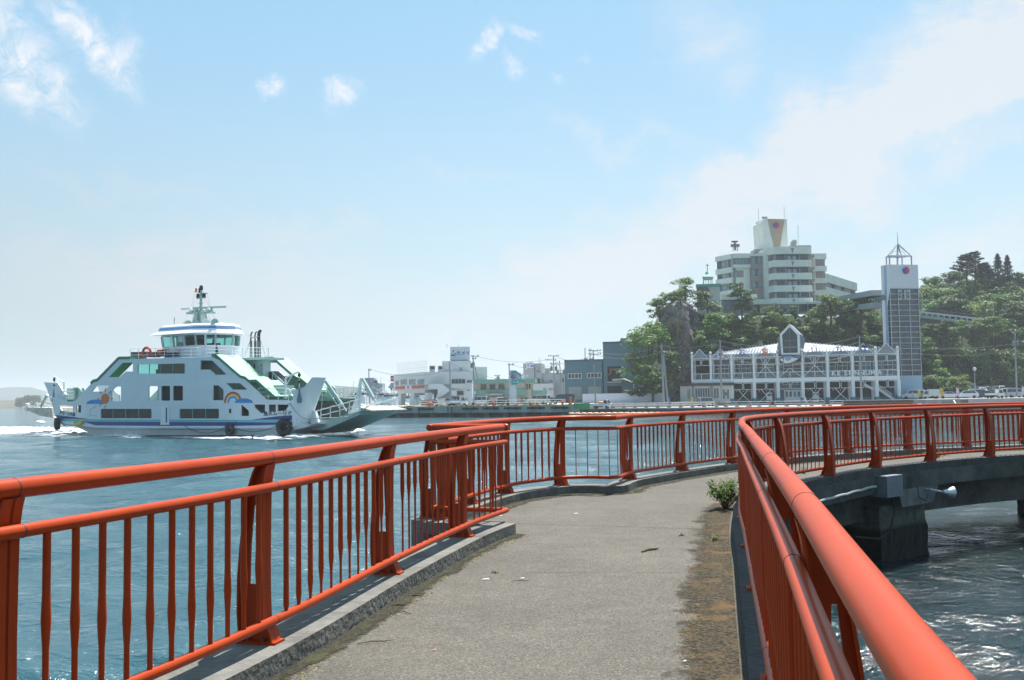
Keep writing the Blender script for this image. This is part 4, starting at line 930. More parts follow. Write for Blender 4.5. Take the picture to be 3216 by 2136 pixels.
# ---- generic helpers for buildings ----
def wbox(F_, root, a, b, y0, y1, m, nm='wall'):
    """box whose front rectangle runs from pixel a (top left) to pixel b (bottom right)"""
    x0, z1 = F_.L(*a, y0); x1, z0 = F_.L(*b, y0); oz = F_.o.z
    return build(fbox(MB(), F_, x0, x1, y0, y1, z0+oz, z1+oz), nm, m, root)
WFR = mat('window_frame_pale', (.5, .52, .52), rough=.5); WFD = mat('window_frame_dark', (.08, .1, .1), rough=.5)
WGL = mat('window_glass', (.05, .075, .09), rough=.1, var=.4, scale=.7, spec=.8)
def window(F_, root, a, b, y=0, nx=2, ny=1, fr=WFR, gl=WGL, t=.07, nm='window'):
    x0, z1 = F_.L(*a, y); x1, z0 = F_.L(*b, y); oz = F_.o.z; z0 += oz; z1 += oz
    w = build(fbox(MB(), F_, x0, x1, y-.06, y-.003, z0, z1), nm, gl, root); m_ = MB()
    for i in range(nx+1): x = x0+(x1-x0)*i/nx; fbox(m_, F_, x-t/2, x+t/2, y-.12, y-.062, z0, z1)
    for i in range(ny+1): z = z0+(z1-z0)*i/ny; fbox(m_, F_, x0, x1, y-.125, y-.0615, z-t/2, z+t/2)
    build(m_, 'window_frame', fr, w); return w
def frame_at(px, py, D, rz): q = ony(px, py, D); return Frame((q.x, q.y, 0), R(rz))
Z3 = lambda x, y: (1200+x/3.373, 1040+y/3.373)
Z7 = lambda x, y: (1480+x/7.378, 1120+y/7.378)
Z2 = lambda x, y: (1200+x/7.378, 1160+y/7.378)
# ---- white shop with rooftop sign ----
KFm = frame_at(1336, 1273, 216, 3); KLm = frame_at(1336, 1273, 216, -66)
shop = thing('shop_building', 'white shop building with a rooftop box sign and a red band on its wing', 'building', (KFm.o.x, KFm.o.y, .28))
WS = mat('shop_white', (.62, .63, .63), rough=.8, var=.06, scale=.25, det=8)
def lwing():
    # receding wing: upper storey on pillars
    wbox(KLm, shop, Z2(270, 125), Z2(985, 482), 0, 9, WS, 'upper_storey'); 
    wbox(KLm, shop, Z2(360, 482), Z2(985, 545), .35, 8.5, WS, 'beam')
    for a, b in ((375, 440), (655, 745), (985, 1060)): wbox(KLm, shop, Z2(a, 545), Z2(b, 830), .35, 1.4, WS, 'pillar')
    for a, b in ((375, 440), (655, 745), (985, 1060)): wbox(KLm, shop, Z2(a, 545), Z2(b, 830), 7, 8, WS, 'pillar')
    for a, b in ((320, 382), (437, 575), (633, 775), (835, 975)): window(KLm, shop, Z2(a, 272 if a < 400 else 240), Z2(b, 365 if a < 400 else 350), 0, 2, fr=WFR)
    RB = mat('red_sign_band', (.50, .06, .05), rough=.5)
    x0, z1 = KLm.L(*Z2(315, 405)); x1, z2_ = KLm.L(*Z2(982, 372)); z0 = KLm.L(*Z2(315, 465))[1]; z3_ = KLm.L(*Z2(982, 438))[1]; zz0 = (z0+z3_)/2; zz1 = (z1+z2_)/2
    bd = build(fbox(MB(), KLm, x0, x1, -.2, -.01, zz0, zz1), 'red_band', RB, shop)
    xm = KLm.L(*Z2(632, 415))[0]; build(fbox(MB(), KLm, xm-2.2, xm+2.2, -.26, -.2, zz0, zz1), 'name_panel', WHITE, bd)
    text('HIDS', 'name_letters', mat('dark_letters', (.12, .1, .14)), bd, KLm.P(xm, -.3, (zz0+zz1)/2), (zz1-zz0)*.9, KLm.x, sx=1.5)
lwing()
wbox(KFm, shop, Z2(975, 62), Z2(2100, 340), 0, 10, WS, 'upper_storey'); wbox(KFm, shop, Z2(1590, 340), Z2(2100, 830), 0.02, 10, WS, 'ground_storey'); wbox(KFm, shop, Z2(1285, 340), Z2(1590, 830), .4, 1.0, WS, 'ground_storey')
wbox(KFm, shop, Z2(1070, 340), Z2(1285, 462), 0.05, 3, WS, 'beam'); wbox(KFm, shop, Z2(1200, 462), Z2(1285, 800), 2.5, 3, mat('shade_wall', (.4, .38, .35)), 'inner_wall')
stp = [KFm.G(*Z2(x, y), -1.3) for x, y in ((1075, 335), (1390, 330), (1560, 465), (1560, 505), (1390, 625), (1230, 705), (1285, 560), (1285, 462), (1075, 462))]
build(MB().prism([p_+KFm.y*0 for p_ in stp], KFm.y*1.2), 'outside_stair', WS, shop)
window(KFm, shop, Z2(1612, 228), Z2(1925, 328), 0, 4, gl=GLASS); window(KFm, shop, Z2(1965, 255), Z2(2080, 308), 0, 2, gl=GLASS); window(KFm, shop, Z2(1968, 468), Z2(2035, 498), 0, 2)
wbox(KFm, shop, Z2(1605, 338), Z2(1920, 430), -.8, 0, WS, 'balcony'); wbox(KFm, shop, Z2(1608, 492), Z2(1728, 618), -.6, -.1, WHITE, 'sign_board')
window(KFm, shop, Z2(1735, 500), Z2(1890, 600), 0, 1, gl=mat('dark_opening', (.1, .09, .07))); window(KFm, shop, Z2(1605, 625), Z2(1790, 705), 0, 3, gl=GLASS); wbox(KFm, shop, Z2(1160, 200), Z2(1450, 215), -.8, 0, WS, 'awning')
wbox(KFm, shop, Z3(636, 318), Z3(945, 434), 1.5, 9, WS, 'stair_tower'); wbox(KFm, shop, Z3(940, 381), Z3(1113, 520), 8, 16, WS, 'rear_block')
for a, b in ((501, 562), (590, 642)):
    w = wbox(KFm, shop, Z3(a, 366), Z3(b, 432), .5, 3, WS, 'rooftop_unit'); window(KFm, w, Z3(a+6, 372), Z3(b-4, 405), .5, 1, gl=GLASS)
window(KFm, shop, Z3(818, 390), Z3(850, 418), 1.5, 2, gl=mat('ochre_panel', (.35, .3, .2)))
m_ = MB()
for k in range(18):
    q = KLm.G(*Z3(165+k*18, 455-k*1.5), .3); m_.tube([q, q+Vector((0, 0, 2.6))], .035, 4)
m_.tube([KLm.G(*Z3(168, 408), .3), KLm.G(*Z3(475, 380), .3)], .04, 4); m_.tube([KLm.G(*Z3(168, 430), .3), KLm.G(*Z3(475, 405), .3)], .03, 4)
build(m_, 'roof_railing', WFR, shop)
for px, y0, y1 in ((687, 172, 135), (808, 170, 142)):
    q = KFm.G(*Z3(px, y0), 4); t = KFm.G(*Z3(px, y1), 4); build(MB().tube([q, t], .05, 4), 'lightning_rod', STEEL, shop)
# rooftop box sign with logo on two faces
KSm = frame_at(1414, 1130, 219, 3)
x0, zt_ = KSm.L(1414, 1089.5); x1, zb_ = KSm.L(1476, 1130); sg = thing('rooftop_sign', 'white rooftop box sign with a red and blue K emblem and blue katakana', 'sign', tuple(KSm.P(x0, 0, zb_)))
Wd = 9.0; SGW = mat('sign_white', (.62, .65, .68), rough=.5, var=.03)
KS2 = Frame(KSm.o, R(3)); build(fbox(MB(), KSm, x0, x1, 0, Wd, zb_, zt_), 'sign_box', SGW, sg)
m_ = MB()
for x in (x0+.3, (x0+x1)/2, x1-.3):
    for y in (.3, Wd-.3): fbox(m_, KSm, x-.1, x+.1, y-.1, y+.1, zb_-.55, zb_-.01)
fbox(m_, KSm, x0+.1, x1-.1, .1, .3, zb_-.18, zb_-.012); build(m_, 'sign_legs', STEEL, sg)
SBL = mat('sign_blue', (.03, .14, .36), rough=.5); SRD = mat('sign_red', (.40, .04, .05), rough=.5)
ZK = lambda x, y: (1380+x/19.6, 1070+y/19.6)
def face_poly(F_, pts, y, m, root, nm, t=.04): return build(MB().prism([F_.G(*ZK(*p_), y) for p_ in pts], -F_.y*t), nm, m, root)
face_poly(KSm, [(812, 600), (940, 598), (812, 745)], -.01, SRD, sg, 'emblem_red')
face_poly(KSm, [(705, 765), (745, 765), (745, 905), (812, 905), (812, 790), (950, 912), (1018, 912), (1018, 945), (705, 945)], -.01, SBL, sg, 'emblem_blue'); face_poly(KSm, [(900, 765), (1020, 765), (1020, 885)], -.01, SBL, sg, 'emblem_blue')
text('カメイ', 'sign_letters', SBL, sg, KSm.G(*ZK(1465, 785), -.05), 1.05, KSm.x, bold=.012)
KLs = Frame(KSm.P(x0, 0, 0), R(3-90))
for pts, mm, nn in (([(-5.6, .80), (-4.0, .80), (-5.6, .55)], SRD, 'emblem_red'), ([(-7, .52), (-6.4, .52), (-6.4, .34), (-5.6, .34), (-5.6, .5), (-3.4, .3), (-3.0, .3), (-3.0, .26), (-7, .26)], SBL, 'emblem_blue'), ([(-4.4, .52), (-3, .52), (-3, .36)], SBL, 'emblem_blue')):
    build(MB().prism([KSm.P(x0-.01, -a*1.0-.2, zb_+(zt_-zb_)*b) for a, b in pts], -KSm.x*.04), nn, mm, sg)
text('カメイ', 'sign_letters', SBL, sg, KSm.P(x0-.06, 4.8, zb_+.42), .95, -KSm.y)
# ---- green banded office ----
GFm = frame_at(1490, 1265, 222, -4)
off = thing('office_building', 'two-storey cream office with two wide green bands behind the quay', 'building', (GFm.o.x, GFm.o.y, .28))
CRM = mat('cream_wall', (.50, .46, .38), rough=.8, var=.06); GRB = mat('band_green', (.17, .33, .28), rough=.6, var=.06)
wbox(GFm, off, Z7(75, 600), Z7(1225, 790), .8, 12, CRM, 'upper_wall'); wbox(GFm, off, Z7(1225, 600), Z7(1400, 1100), 1.4, 12, CRM, 'corner_wall'); wbox(GFm, off, Z7(75, 870), Z7(1225, 1100), .8, 12, mat('ground_wall', (.42, .38, .34)), 'ground_wall')
wbox(GFm, off, Z7(60, 535), Z7(1200, 605), 0, 12, GRB, 'green_band'); wbox(GFm, off, Z7(1200, 512), Z7(1480, 600), .5, 11, GRB, 'green_band'); wbox(GFm, off, Z7(90, 775), Z7(1270, 890), 0, 1.2, GRB, 'green_band'); wbox(GFm, off, Z7(1402, 785), Z7(1750, 880), 1.6, 8, GRB, 'green_band')
wbox(GFm, off, Z7(1420, 882), Z7(1690, 1090), 2, 8, CRM, 'annex_wall')
for a, b in ((222, 348), (428, 556), (636, 768)): window(GFm, off, Z7(a, 650), Z7(b, 768), .8, 2, 2, fr=WFD)
for a, b in ((1280, 1310), (1340, 1375)): window(GFm, off, Z7(a, 640), Z7(b, 755), 1.4, 1, fr=WFD)
for a, b in ((1155, 1190), (1258, 1275), (1285, 1305)): window(GFm, off, Z7(a, 950), Z7(b, 1040), .8, 1, fr=WFD)
pc_ = wbox(GFm, off, Z7(360, 850), Z7(738, 905), -1.2, .2, mat('porch_brown', (.22, .17, .13)), 'porch_canopy'); text('気仙沼港旅客待合所', 'porch_letters', WHITE, pc_, GFm.G(*Z7(540, 880), -1.24), .42, GFm.x)
for x in (410, 700): wbox(GFm, off, Z7(x, 905), Z7(x+12, 1060), -1.1, -.9, WFD, 'porch_post')
wbox(GFm, off, Z7(480, 905), Z7(690, 1060), .6, .79, mat('entrance_shade', (.3, .25, .22)), 'entrance')
# ---- postal building ----
JF = frame_at(1643, 1265, 262, -8)
post_b = thing('office_building', 'pale concrete block with a blue and white JP sign on its tower', 'building', (JF.o.x, JF.o.y, .28))
PBG = mat('block_grey', (.40, .42, .44), rough=.85, var=.06); PBG2 = mat('block_pale', (.58, .6, .62), rough=.85, var=.05)
wbox(JF, post_b, Z7(1203, 158), Z7(1470, 1100), 0, 9, PBG, 'tower'); wbox(JF, post_b, Z7(1470, 160), Z7(1640, 1100), .4, 9, PBG, 'tower_side'); wbox(JF, post_b, Z7(1640, 380), Z7(2170, 1100), 1.0, 14, PBG, 'main_block'); wbox(JF, post_b, Z7(1402, 630), Z7(1910, 1100), -1, .2, PBG2, 'front_annex')
js = wbox(JF, post_b, Z7(1275, 165), Z7(1423, 232), -.15, -.01, mat('post_blue', (.05, .14, .62), rough=.5), 'sign_panel'); text('JP', 'sign_letters', WHITE, js, JF.G(*Z7(1349, 199), -.2), 2.1, JF.x, bold=.05, sx=1.3); wbox(JF, post_b, Z7(1275, 234), Z7(1423, 265), -.15, -.01, WHITE, 'sign_panel')
for a, b, c, d in ((1515, 1540, 305, 378), (1548, 1572, 305, 378), (1582, 1605, 318, 380), (1508, 1610, 505, 620), (1650, 1685, 540, 585), (1822, 1857, 540, 582), (2050, 2075, 500, 590), (2105, 2150, 500, 600), (1675, 1700, 735, 780), (1715, 1738, 735, 780), (1800, 1820, 730, 780), (1838, 1860, 735, 780), (1888, 1910, 735, 780), (1800, 1860, 925, 965)):
    window(JF, post_b, Z7(a, c), Z7(b, d), (.4 if c < 400 and a < 1640 else 1.0 if (a > 1640 and c < 600) else (.4 if c < 630 else -1)) if not (a > 2000) else 1.0, 1, gl=GLASS if a == 1508 else WGL)
m_ = wbox(JF, post_b, Z7(1703, 272), Z7(1822, 378), 3, 6, mat('tank_green', (.35, .42, .38)), 'rooftop_tank')
for x in (1568, 1600): q = JF.G(*Z7(x, 160), 3); build(MB().tube([q, JF.G(*Z7(x, 20 if x == 1568 else 60), 3)], .05, 4), 'aerial', STEEL, post_b)
# ---- blue warehouse ----
Z4 = lambda x, y: (1750+x/4.612, 1000+y/4.612)
BF = frame_at(1772, 1265, 244, -14)
wh = thing('warehouse', 'blue-grey corrugated warehouse with a tall block, roller shutters and a dark open bay', 'warehouse', (BF.o.x, BF.o.y, .28))
def corr(name, c1, c2, s):
    m = mat(name, c1, rough=.6, var=.05, scale=.2); N = m.node_tree.nodes; L = m.node_tree.links; tc = N.new('ShaderNodeTexCoord')
    w = N.new('ShaderNodeTexWave'); w.inputs['Scale'].default_value = s; mp = N.new('ShaderNodeMapping'); L.new(tc.outputs['Object'], mp.inputs[0]); mp.inputs['Rotation'].default_value = (0, 0, 0); L.new(mp.outputs[0], w.inputs[0])
    b = N.new('ShaderNodeBump'); b.inputs['Strength'].default_value = .4; b.inputs['Distance'].default_value = .05; L.new(w.outputs[0], b.inputs['Height']); L.new(b.outputs[0], N['Principled BSDF'].inputs['Normal']); return m
BLU = corr('warehouse_blue', (.075, .165, .21), None, 2); BLD = mat('warehouse_trim', (.05, .09, .12), rough=.6)
wbox(BF, wh, Z4(103, 607), Z4(662, 1230), 0, 18, BLU, 'low_block'); wbox(BF, wh, Z4(660, 346), Z4(1285, 1230), -.02, 18, BLU, 'tall_block')
wbox(BF, wh, Z4(101, 603), Z4(660, 616), -.1, 18.1, BLD, 'roof_trim'); wbox(BF, wh, Z4(657, 340), Z4(1290, 353), -.12, 18.1, BLD, 'roof_trim')
for a, b, c, d, n in ((158, 352, 803, 868, 4), (437, 640, 795, 860, 4)): window(BF, wh, Z4(a, c), Z4(b, d), 0, n, gl=GLASS, t=.16)
SH = mat('shutter_grey', (.26, .28, .29), rough=.6, var=.08, scale=1)
for a, b, c, d in ((165, 355, 995, 1180), (445, 640, 990, 1180)): wbox(BF, wh, Z4(a, c), Z4(b, d), -.08, -.02, SH, 'roller_shutter')
DOP = mat('dark_bay', (.015, .015, .02), rough=.9)
ob = wbox(BF, wh, Z4(727, 700), Z4(930, 918), -.1, -.03, DOP, 'open_bay'); m_ = MB()
RS = mat('rusty_steel', (.28, .09, .05), rough=.8)
for a, b, w in (((755, 740), (915, 735), .35), ((775, 740), (775, 800), .4), ((735, 820), (780, 800), .3)): m_.bar(BF.G(*Z4(*a), -.2), BF.G(*Z4(*b), -.2), .15, w)
build(m_, 'steel_frame', RS, ob); wbox(BF, wh, Z4(728, 982), Z4(935, 1085), -.1, -.03, DOP, 'open_bay'); wbox(BF, wh, Z4(725, 918), Z4(932, 928), -.25, -.03, WFR, 'sill')
wbox(BF, wh, Z4(1185, 355), Z4(1262, 405), -.1, -.04, mat('pale_patch', (.45, .42, .38), var=.3), 'panel')
for x, y0, y1 in ((403, 600, 425), (475, 600, 435), (1035, 345, 170)):
    q = BF.G(*Z4(x, y0), 5); t = BF.G(*Z4(x, y1), 5); build(MB().tube([q, t], .12 if x < 1000 else .05, 6), 'roof_pipe', STEEL, wh)
wbox(BF, wh, Z4(388, 578), Z4(425, 603), 4, 6, STEEL, 'roof_unit'); wbox(BF, wh, Z4(460, 578), Z4(495, 603), 4, 6, STEEL, 'roof_unit'); 
m_ = MB()
for k in range(4): c_ = BF.G(*Z4(962, 333-k*14), 5); m_.lathe([(1.0-.1*k, -.1), (1.1-.1*k, .05), (.4, .3)], c_, 8)
build(m_, 'roof_vent', mat('vent_grey', (.3, .28, .27)), wh)
# carport with sloping roof
CF = frame_at(1960, 1250, 232, -14); cp_ = thing('carport', 'open carport with a pale sloping roof in front of the blue warehouse', 'carport', (CF.o.x, CF.o.y, .28))
pr = [CF.G(*Z4(*q)) for q in ((795, 880), (945, 868), (1275, 1000), (1275, 1012), (945, 885), (800, 903))]
build(MB().prism(pr, CF.y*7), 'roof', mat('carport_pale', (.45, .47, .48), rough=.6), cp_)
for x, y in ((1108, 945), (1245, 1000)): wbox(CF, cp_, Z4(x-6, y), Z4(x+6, 1180), .3, .6, WFR, 'post')
wbox(CF, cp_, Z4(975, 1043), Z4(1335, 1078), -.5, -.2, mat('brown_fence', (.30, .17, .14)), 'low_wall')
wbox(CF, cp_, Z4(975, 1036), Z4(1335, 1044), -.55, -.15, WFR, 'coping')
# hoarding
HF = frame_at(1829, 1265, 224, -20)
hd = thing('site_hoarding', 'long white sheet hoarding with faint car-shaped marks between the street pole and the cliff', 'hoarding', (HF.o.x, HF.o.y, -.5))
HW = mat('hoarding_white', (.50, .53, .60), rough=.6, var=.04, scale=.5, det=8)
x0, zt1 = HF.L(*Z4(365, 1100)); x1, zt2 = HF.L(*Z4(1550, 1070)); zt_ = (zt1+zt2)/2
zb_ = HF.L(*Z4(900, 1213))[1]; build(fbox(MB(), HF, x0, x1, 0, .1, zb_, zt_), 'panels', HW, hd); build(fbox(MB(), HF, x0-.2, x1+.2, -.05, .4, -.9, zb_-.003), 'base_wall', mat('base_grey', (.33, .36, .38), rough=.9, var=.1), hd)
m_ = MB(); q = [HF.G(*Z4(x, y), -.02) for x, y in ((1100, 1158), (1150, 1152), (1175, 1125), (1215, 1118), (1260, 1135), (1310, 1155), (1340, 1165))]
for a, b in zip(q, q[1:]): m_.bar(a, b, .02, .1)
q = [HF.G(*Z4(x, y), -.02) for x, y in ((1205, 1205), (1225, 1188), (1270, 1185), (1320, 1210))]
for a, b in zip(q, q[1:]): m_.bar(a, b, .02, .1)
build(m_, 'car_shape_marks', WHITE, hd)  # faint white car outlines drawn on the hoarding
# ---- hotel sign pylon ----
SF = frame_at(1610, 1269, 198, 0)
py_ = thing('sign_pylon', 'tall white pylon carrying a turquoise arrow-shaped hotel sign', 'sign', (SF.o.x, SF.o.y, QTOP))
wbox(SF, py_, Z7(868, 322), Z7(1052, 1102), .1, 1.2, mat('pylon_white', (.55, .57, .60), rough=.6), 'pillar')
tq = build(MB().prism([SF.G(*Z7(*q)) for q in ((930, 325), (1035, 325), (1190, 430), (1190, 550), (1050, 648), (938, 648))], -SF.y*.25), 'sign_panel', mat('sign_turquoise', (.02, .33, .33), rough=.5), py_)
text('ホテル観洋', 'letters', WHITE, tq, SF.G(*Z7(1095, 470), -.28), .82, SF.x, bold=.02, sx=1.0); text('HOTEL KANYO', 'letters', WHITE, tq, SF.G(*Z7(1078, 522), -.28), .42, SF.x); text('サンマリン', 'letters', mat('pink_letters', (.6, .35, .45)), tq, SF.G(*Z7(1050, 405), -.28), .62, SF.x, bold=.02); text('3min', 'letters', WHITE, tq, SF.G(*Z7(1010, 588), -.28), .42, SF.x)
m_ = MB(); a = SF.G(*Z7(1045, 588), -.28); b = SF.G(*Z7(1092, 588), -.28); m_.bar(a, b, .04, .12); m_.bar(SF.G(*Z7(1070, 565), -.28), b, .04, .14); m_.bar(SF.G(*Z7(1070, 610), -.28), b, .04, .14); build(m_, 'arrow', WHITE, tq)
def disc(c, ux, r, m, nm, root, t=.05, n=18, a0=0, a1=2*math.pi):
    nrm = Vector(ux).cross(Vector((0, 0, 1))); pts = [c+Vector(ux)*r*math.cos(a0+(a1-a0)*i/n)+Vector((0, 0, r*math.sin(a0+(a1-a0)*i/n))) for i in range(n if a1-a0 > 6.2 else n+1)]
    return build(MB().prism(pts, nrm*t), nm, m, root)
def swirl(c, ux, r, root, t=.06):
    """red and blue comma-shaped halves with a white gap"""
    U = Vector(ux); Zz = Vector((0, 0, 1)); nrm = U.cross(Zz)
    def P_(x, z): return c+U*x*r+Zz*z*r
    def arc(cx, cz, rr_, a, b, n=12): return [(cx+rr_*math.cos(R(a+(b-a)*i/n)), cz+rr_*math.sin(R(a+(b-a)*i/n))) for i in range(n+1)]
    redp = arc(0, 0, 1, 92, -80, 16)+[(-.0, -.86), (-.22, -.6), (-.16, -.3), (.06, -.05), (.16, .3), (.0, .62), (-.3, .78), (-.5, .86)]
    blup = arc(-.02, 0, 1.0, 140, 278, 12)+[(-.1, -.88), (-.36, -.62), (-.32, -.3), (-.1, 0), (.0, .26), (-.14, .52), (-.42, .66)]
    build(MB().prism([P_(x, z) for x, z in redp], nrm*t), 'emblem_red', mat('emblem_red', (.55, .03, .07), rough=.5), root); build(MB().prism([P_(x, z) for x, z in blup], nrm*t), 'emblem_blue', mat('emblem_blue', (.02, .09, .50), rough=.5), root)
swirl(SF.G(*Z7(968, 472), -.28), SF.x, .42, tq)
m_ = MB(); cc_ = SF.G(*Z7(995, 800), .07)
pts = [cc_+SF.x*.9*math.cos(a)+Vector((0, 0, 2.8*math.sin(a))) for a in [R(110+i*15) for i in range(11)]]
for a, b in zip(pts, pts[1:]): m_.bar(a, b, .03, .06)
build(m_, 'faded_ring', mat('faded_blue', (.42, .46, .55)), py_)
# red pole sign at the far left of the shop
RF = frame_at(1236, 1266, 222, 0); rs = thing('pole_sign', 'square red sign with a white stripe on a grey pole left of the white shop', 'sign', (RF.o.x, RF.o.y, .28))
wbox(RF, rs, Z2(256, 285), Z2(272, 800), .1, .3, STEEL, 'pole'); s_ = wbox(RF, rs, Z2(195, 148), Z2(265, 280), 0, .5, mat('sign_box_red', (.55, .06, .05)), 'sign_box'); wbox(RF, rs, Z2(200, 203), Z2(262, 222), -.04, -.005, WHITE, 'white_stripe')
s2_ = wbox(RF, rs, Z2(193, 432), Z2(240, 478), .1, .3, mat('sign_dark', (.07, .08, .06)), 'small_sign'); text('Y', 'letter', YEL, s2_, RF.G(*Z2(216, 456), .05), .7, RF.x)
# ---- utility poles ----
PG = mat('pole_concrete', (.27, .29, .29), rough=.85, var=.08)
def pole(pt, pb, D, label, arms=(), tr=(), r=.17, lean=None):
    a = ony(*pb, D); b = ony(*pt, D); b.x = b.x if lean else b.x
    root = thing('utility_pole', label, 'utility pole', tuple(a), 0, 'utility poles along the waterfront')
    build(MB().tube([a, b], [r, r*.6], 8), 'pole', PG, root)
    for (z, w, off_) in arms:
        m_ = MB(); c = a.lerp(b, z); m_.bar(c+Vector((-w+off_, .0, 0)), c+Vector((w+off_, 0, 0)), .1, .1)
        for k in (-.9, -.5, .5, .9): m_.lathe([(.05, 0), (.1, .1), (.04, .25)], c+Vector((w*k+off_, 0, .05)), 6)
        build(m_, 'crossarm', mat('arm_dark', (.12, .13, .14)), root)
    for (z, o_) in tr:
        m_ = MB(); c = a.lerp(b, z)+Vector((o_, -.1, 0)); m_.lathe([(.28, -.5), (.28, .4), (.12, .5)], c, 8); m_.lathe([(.06, .5), (.06, .75)], c+Vector((.12, 0, 0)), 5); build(m_, 'transformer', mat('transformer_grey', (.16, .18, .19)), root)
    return a, b
W_ = {}
W_['a'] = pole((1486, 1117), (1489, 1262), 204, 'grey utility pole with a slanting brace pole in front of the green banded office', ((.985, .8, .4), (.93, .4, .2)), ((.79, -.3),))
W_['b'] = pole((1411.5, 1135), (1416, 1262), 206, 'slim grey utility pole in front of the white shop', ())
W_['c'] = pole((1738.5, 1116), (1741, 1265), 216, 'tall utility pole with two crossarms between the JP block and the warehouse', ((.985, 1.2, 0), (.90, 1.2, -.6), (.82, .8, 0)), ((.72, .5), (.72, -.5)))
W_['d'] = pole((1757, 1133), (1766, 1262), 226, 'leaning utility pole beside the left edge of the blue warehouse', ((.9, 1.0, -.9), (.75, .7, 0)), ((.72, -.6), (.73, .8)))
W_['e'] = pole((1862.7, 1099), (1871, 1272), 205, 'utility pole with transformers standing before the warehouse windows', ((.985, 1.3, .3), (.92, 1.3, .3)), ((.8, -.4),))
W_['g'] = pole((2078, 1080), (2085, 1268), 204, 'thick pale utility pole with a brace pole at the foot of the cliff', ((.985, .9, -.7), (.87, .9, -.7)), ((.83, .4),), r=.24)
W_['h'] = pole((2261, 1067), (2267, 1266), 196, 'pale utility pole before the round emblem of the market hall', ((.985, .8, -1.0), (.9, .7, -.8)), (), r=.24)
W_['i'] = pole((2698.7, 1054), (2706, 1257), 194, 'pale utility pole crossing the right part of the market hall', ((.985, .5, 0),), (), r=.24)
W_['j'] = pole((3187, 1038), (3194, 1243), 196, 'utility pole with transformers rising from the car park', ((.99, .6, 0), (.86, .9, 0), (.62, .6, 0)), ((.80, -.4), (.80, .4), (.60, -.4)), r=.19)
W_['k'] = pole((1599, 1144), (1600, 1262), 208, 'utility pole mostly hidden by the turquoise hotel sign', ((.985, .6, .4),))
W_['l'] = pole((1158, 1158), (1161, 1268), 232, 'lone utility pole behind the raised bow ramp of the ferry', ((.95, .3, .2),))
W_['m'] = pole((1561, 1176), (1562, 1200), 270, 'short pole head showing above the roof of the green banded office', ((.8, .8, 0), (.4, .6, 0)), ((.5, .4),))
m_ = MB(); m_.tube([ony(1489, 1138, 204), ony(1514, 1262, 203)], .11, 6); tag(build(m_, 'brace_pole', PG), 'thin slanting brace pole beside the utility pole at the green banded office', 'pole')
m_ = MB(); m_.tube([ony(2083, 1113, 203.8), ony(2098, 1270, 201)], .2, 6); tag(build(m_, 'brace_pole', PG), 'slanting brace pole against the pale utility pole at the cliff foot', 'pole')
def wire(a, b, sag, label, r=.03):
    m_ = MB(); a, b = Vector(a), Vector(b); n = 14; m_.tube([a.lerp(b, t/n)-Vector((0, 0, sag*4*(t/n)*(1-t/n))) for t in range(n+1)], r, 4, cap=False)
    return tag(build(m_, 'power_line', mat('wire_dark', (.06, .07, .08))), label, 'wire')
top = lambda k, f=1: W_[k][0].lerp(W_[k][1], f)
wire(top('a'), top('c', .93), 1.0, 'power line from the pole by the white shop to the pole left of the warehouse')
wire(top('b', .97), top('k', .6), .8, 'low wire sagging across the white shop and the green banded office')
wire(top('k'), top('c', .80), .8, 'wire from the pole behind the hotel sign towards the JP block')
wire(top('c'), top('e', .92), 1.2, 'upper wire passing over the roof of the blue warehouse'); wire(top('c', .9), top('e', .86), 1.3, 'lower wire passing before the roof edge of the blue warehouse')
wire(top('e', .98), top('g', .98), 1.2, 'upper wire crossing the tall block of the warehouse towards the cliff'); wire(top('e', .92), top('g', .87), 1.2, 'lower wire crossing the tall block of the warehouse towards the cliff')
wire(top('g', .98), top('h', .98), 1, 'upper wire from the cliff pole to the market hall pole'); wire(top('g', .87), top('h', .9), 1, 'lower wire from the cliff pole to the market hall pole')
wire(top('h', .98), top('i', .98), 1.6, 'upper wire running in front of the market hall roof'); wire(top('h', .9), top('i', .9), 1.9, 'second wire running in front of the market hall roof'); wire(top('h', .72), top('i', .74), 2.0, 'bundle of cable sagging across the upper gallery of the market hall', .05)
wire(top('i', .98), top('j', .8), 1.6, 'wire from the market hall to the pole in the car park'); wire(top('i', .9), top('j', .7), 1.8, 'lower wire from the market hall to the pole in the car park')
wire(top('l'), top('b', .8), 1.5, 'thin wire from the lone pole to the white shop')
# ================= vehicles and street things =================
TIN = mat('vehicle_glass', (.03, .04, .05), rough=.06, spec=.9); TYR = mat('tyre_black', (.02, .02, .02), rough=.8); RIMM = mat('rim_silver', (.4, .4, .42), rough=.3, metal=.6)
LMP = mat('headlight_clear', (.6, .62, .65), rough=.1); TLP = mat('tail_light', (.35, .02, .02), rough=.3)
PAINT = {n: mat('car_paint_'+n, c, rough=.25, var=.02, coat=.7) for n, c in dict(white=(.72, .74, .76), silver=(.38, .40, .42), dark=(.022, .026, .034), navy=(.03, .04, .08), pale=(.55, .6, .58), beige=(.5, .47, .4)).items()}
def sect(mb, prof, w, inset):
    """body from a side profile (x,z): lower part full width, upper part narrowed"""
    n = len(prof); vs = []
    for sgn in (-1, 1):
        for x, z in prof: vs.append(Vector((x, sgn*(w/2-inset(z)), z)))
    fs = []
    t = tessellate_polygon([[Vector((x, z, 0)) for x, z in prof]])
    for a, b, c in t: fs += [(a, b, c), (a+n, c+n, b+n)]
    for i in range(n): j = (i+1) % n; fs.append((i, j, j+n, i+n))
    mb.add(vs, fs); return mb
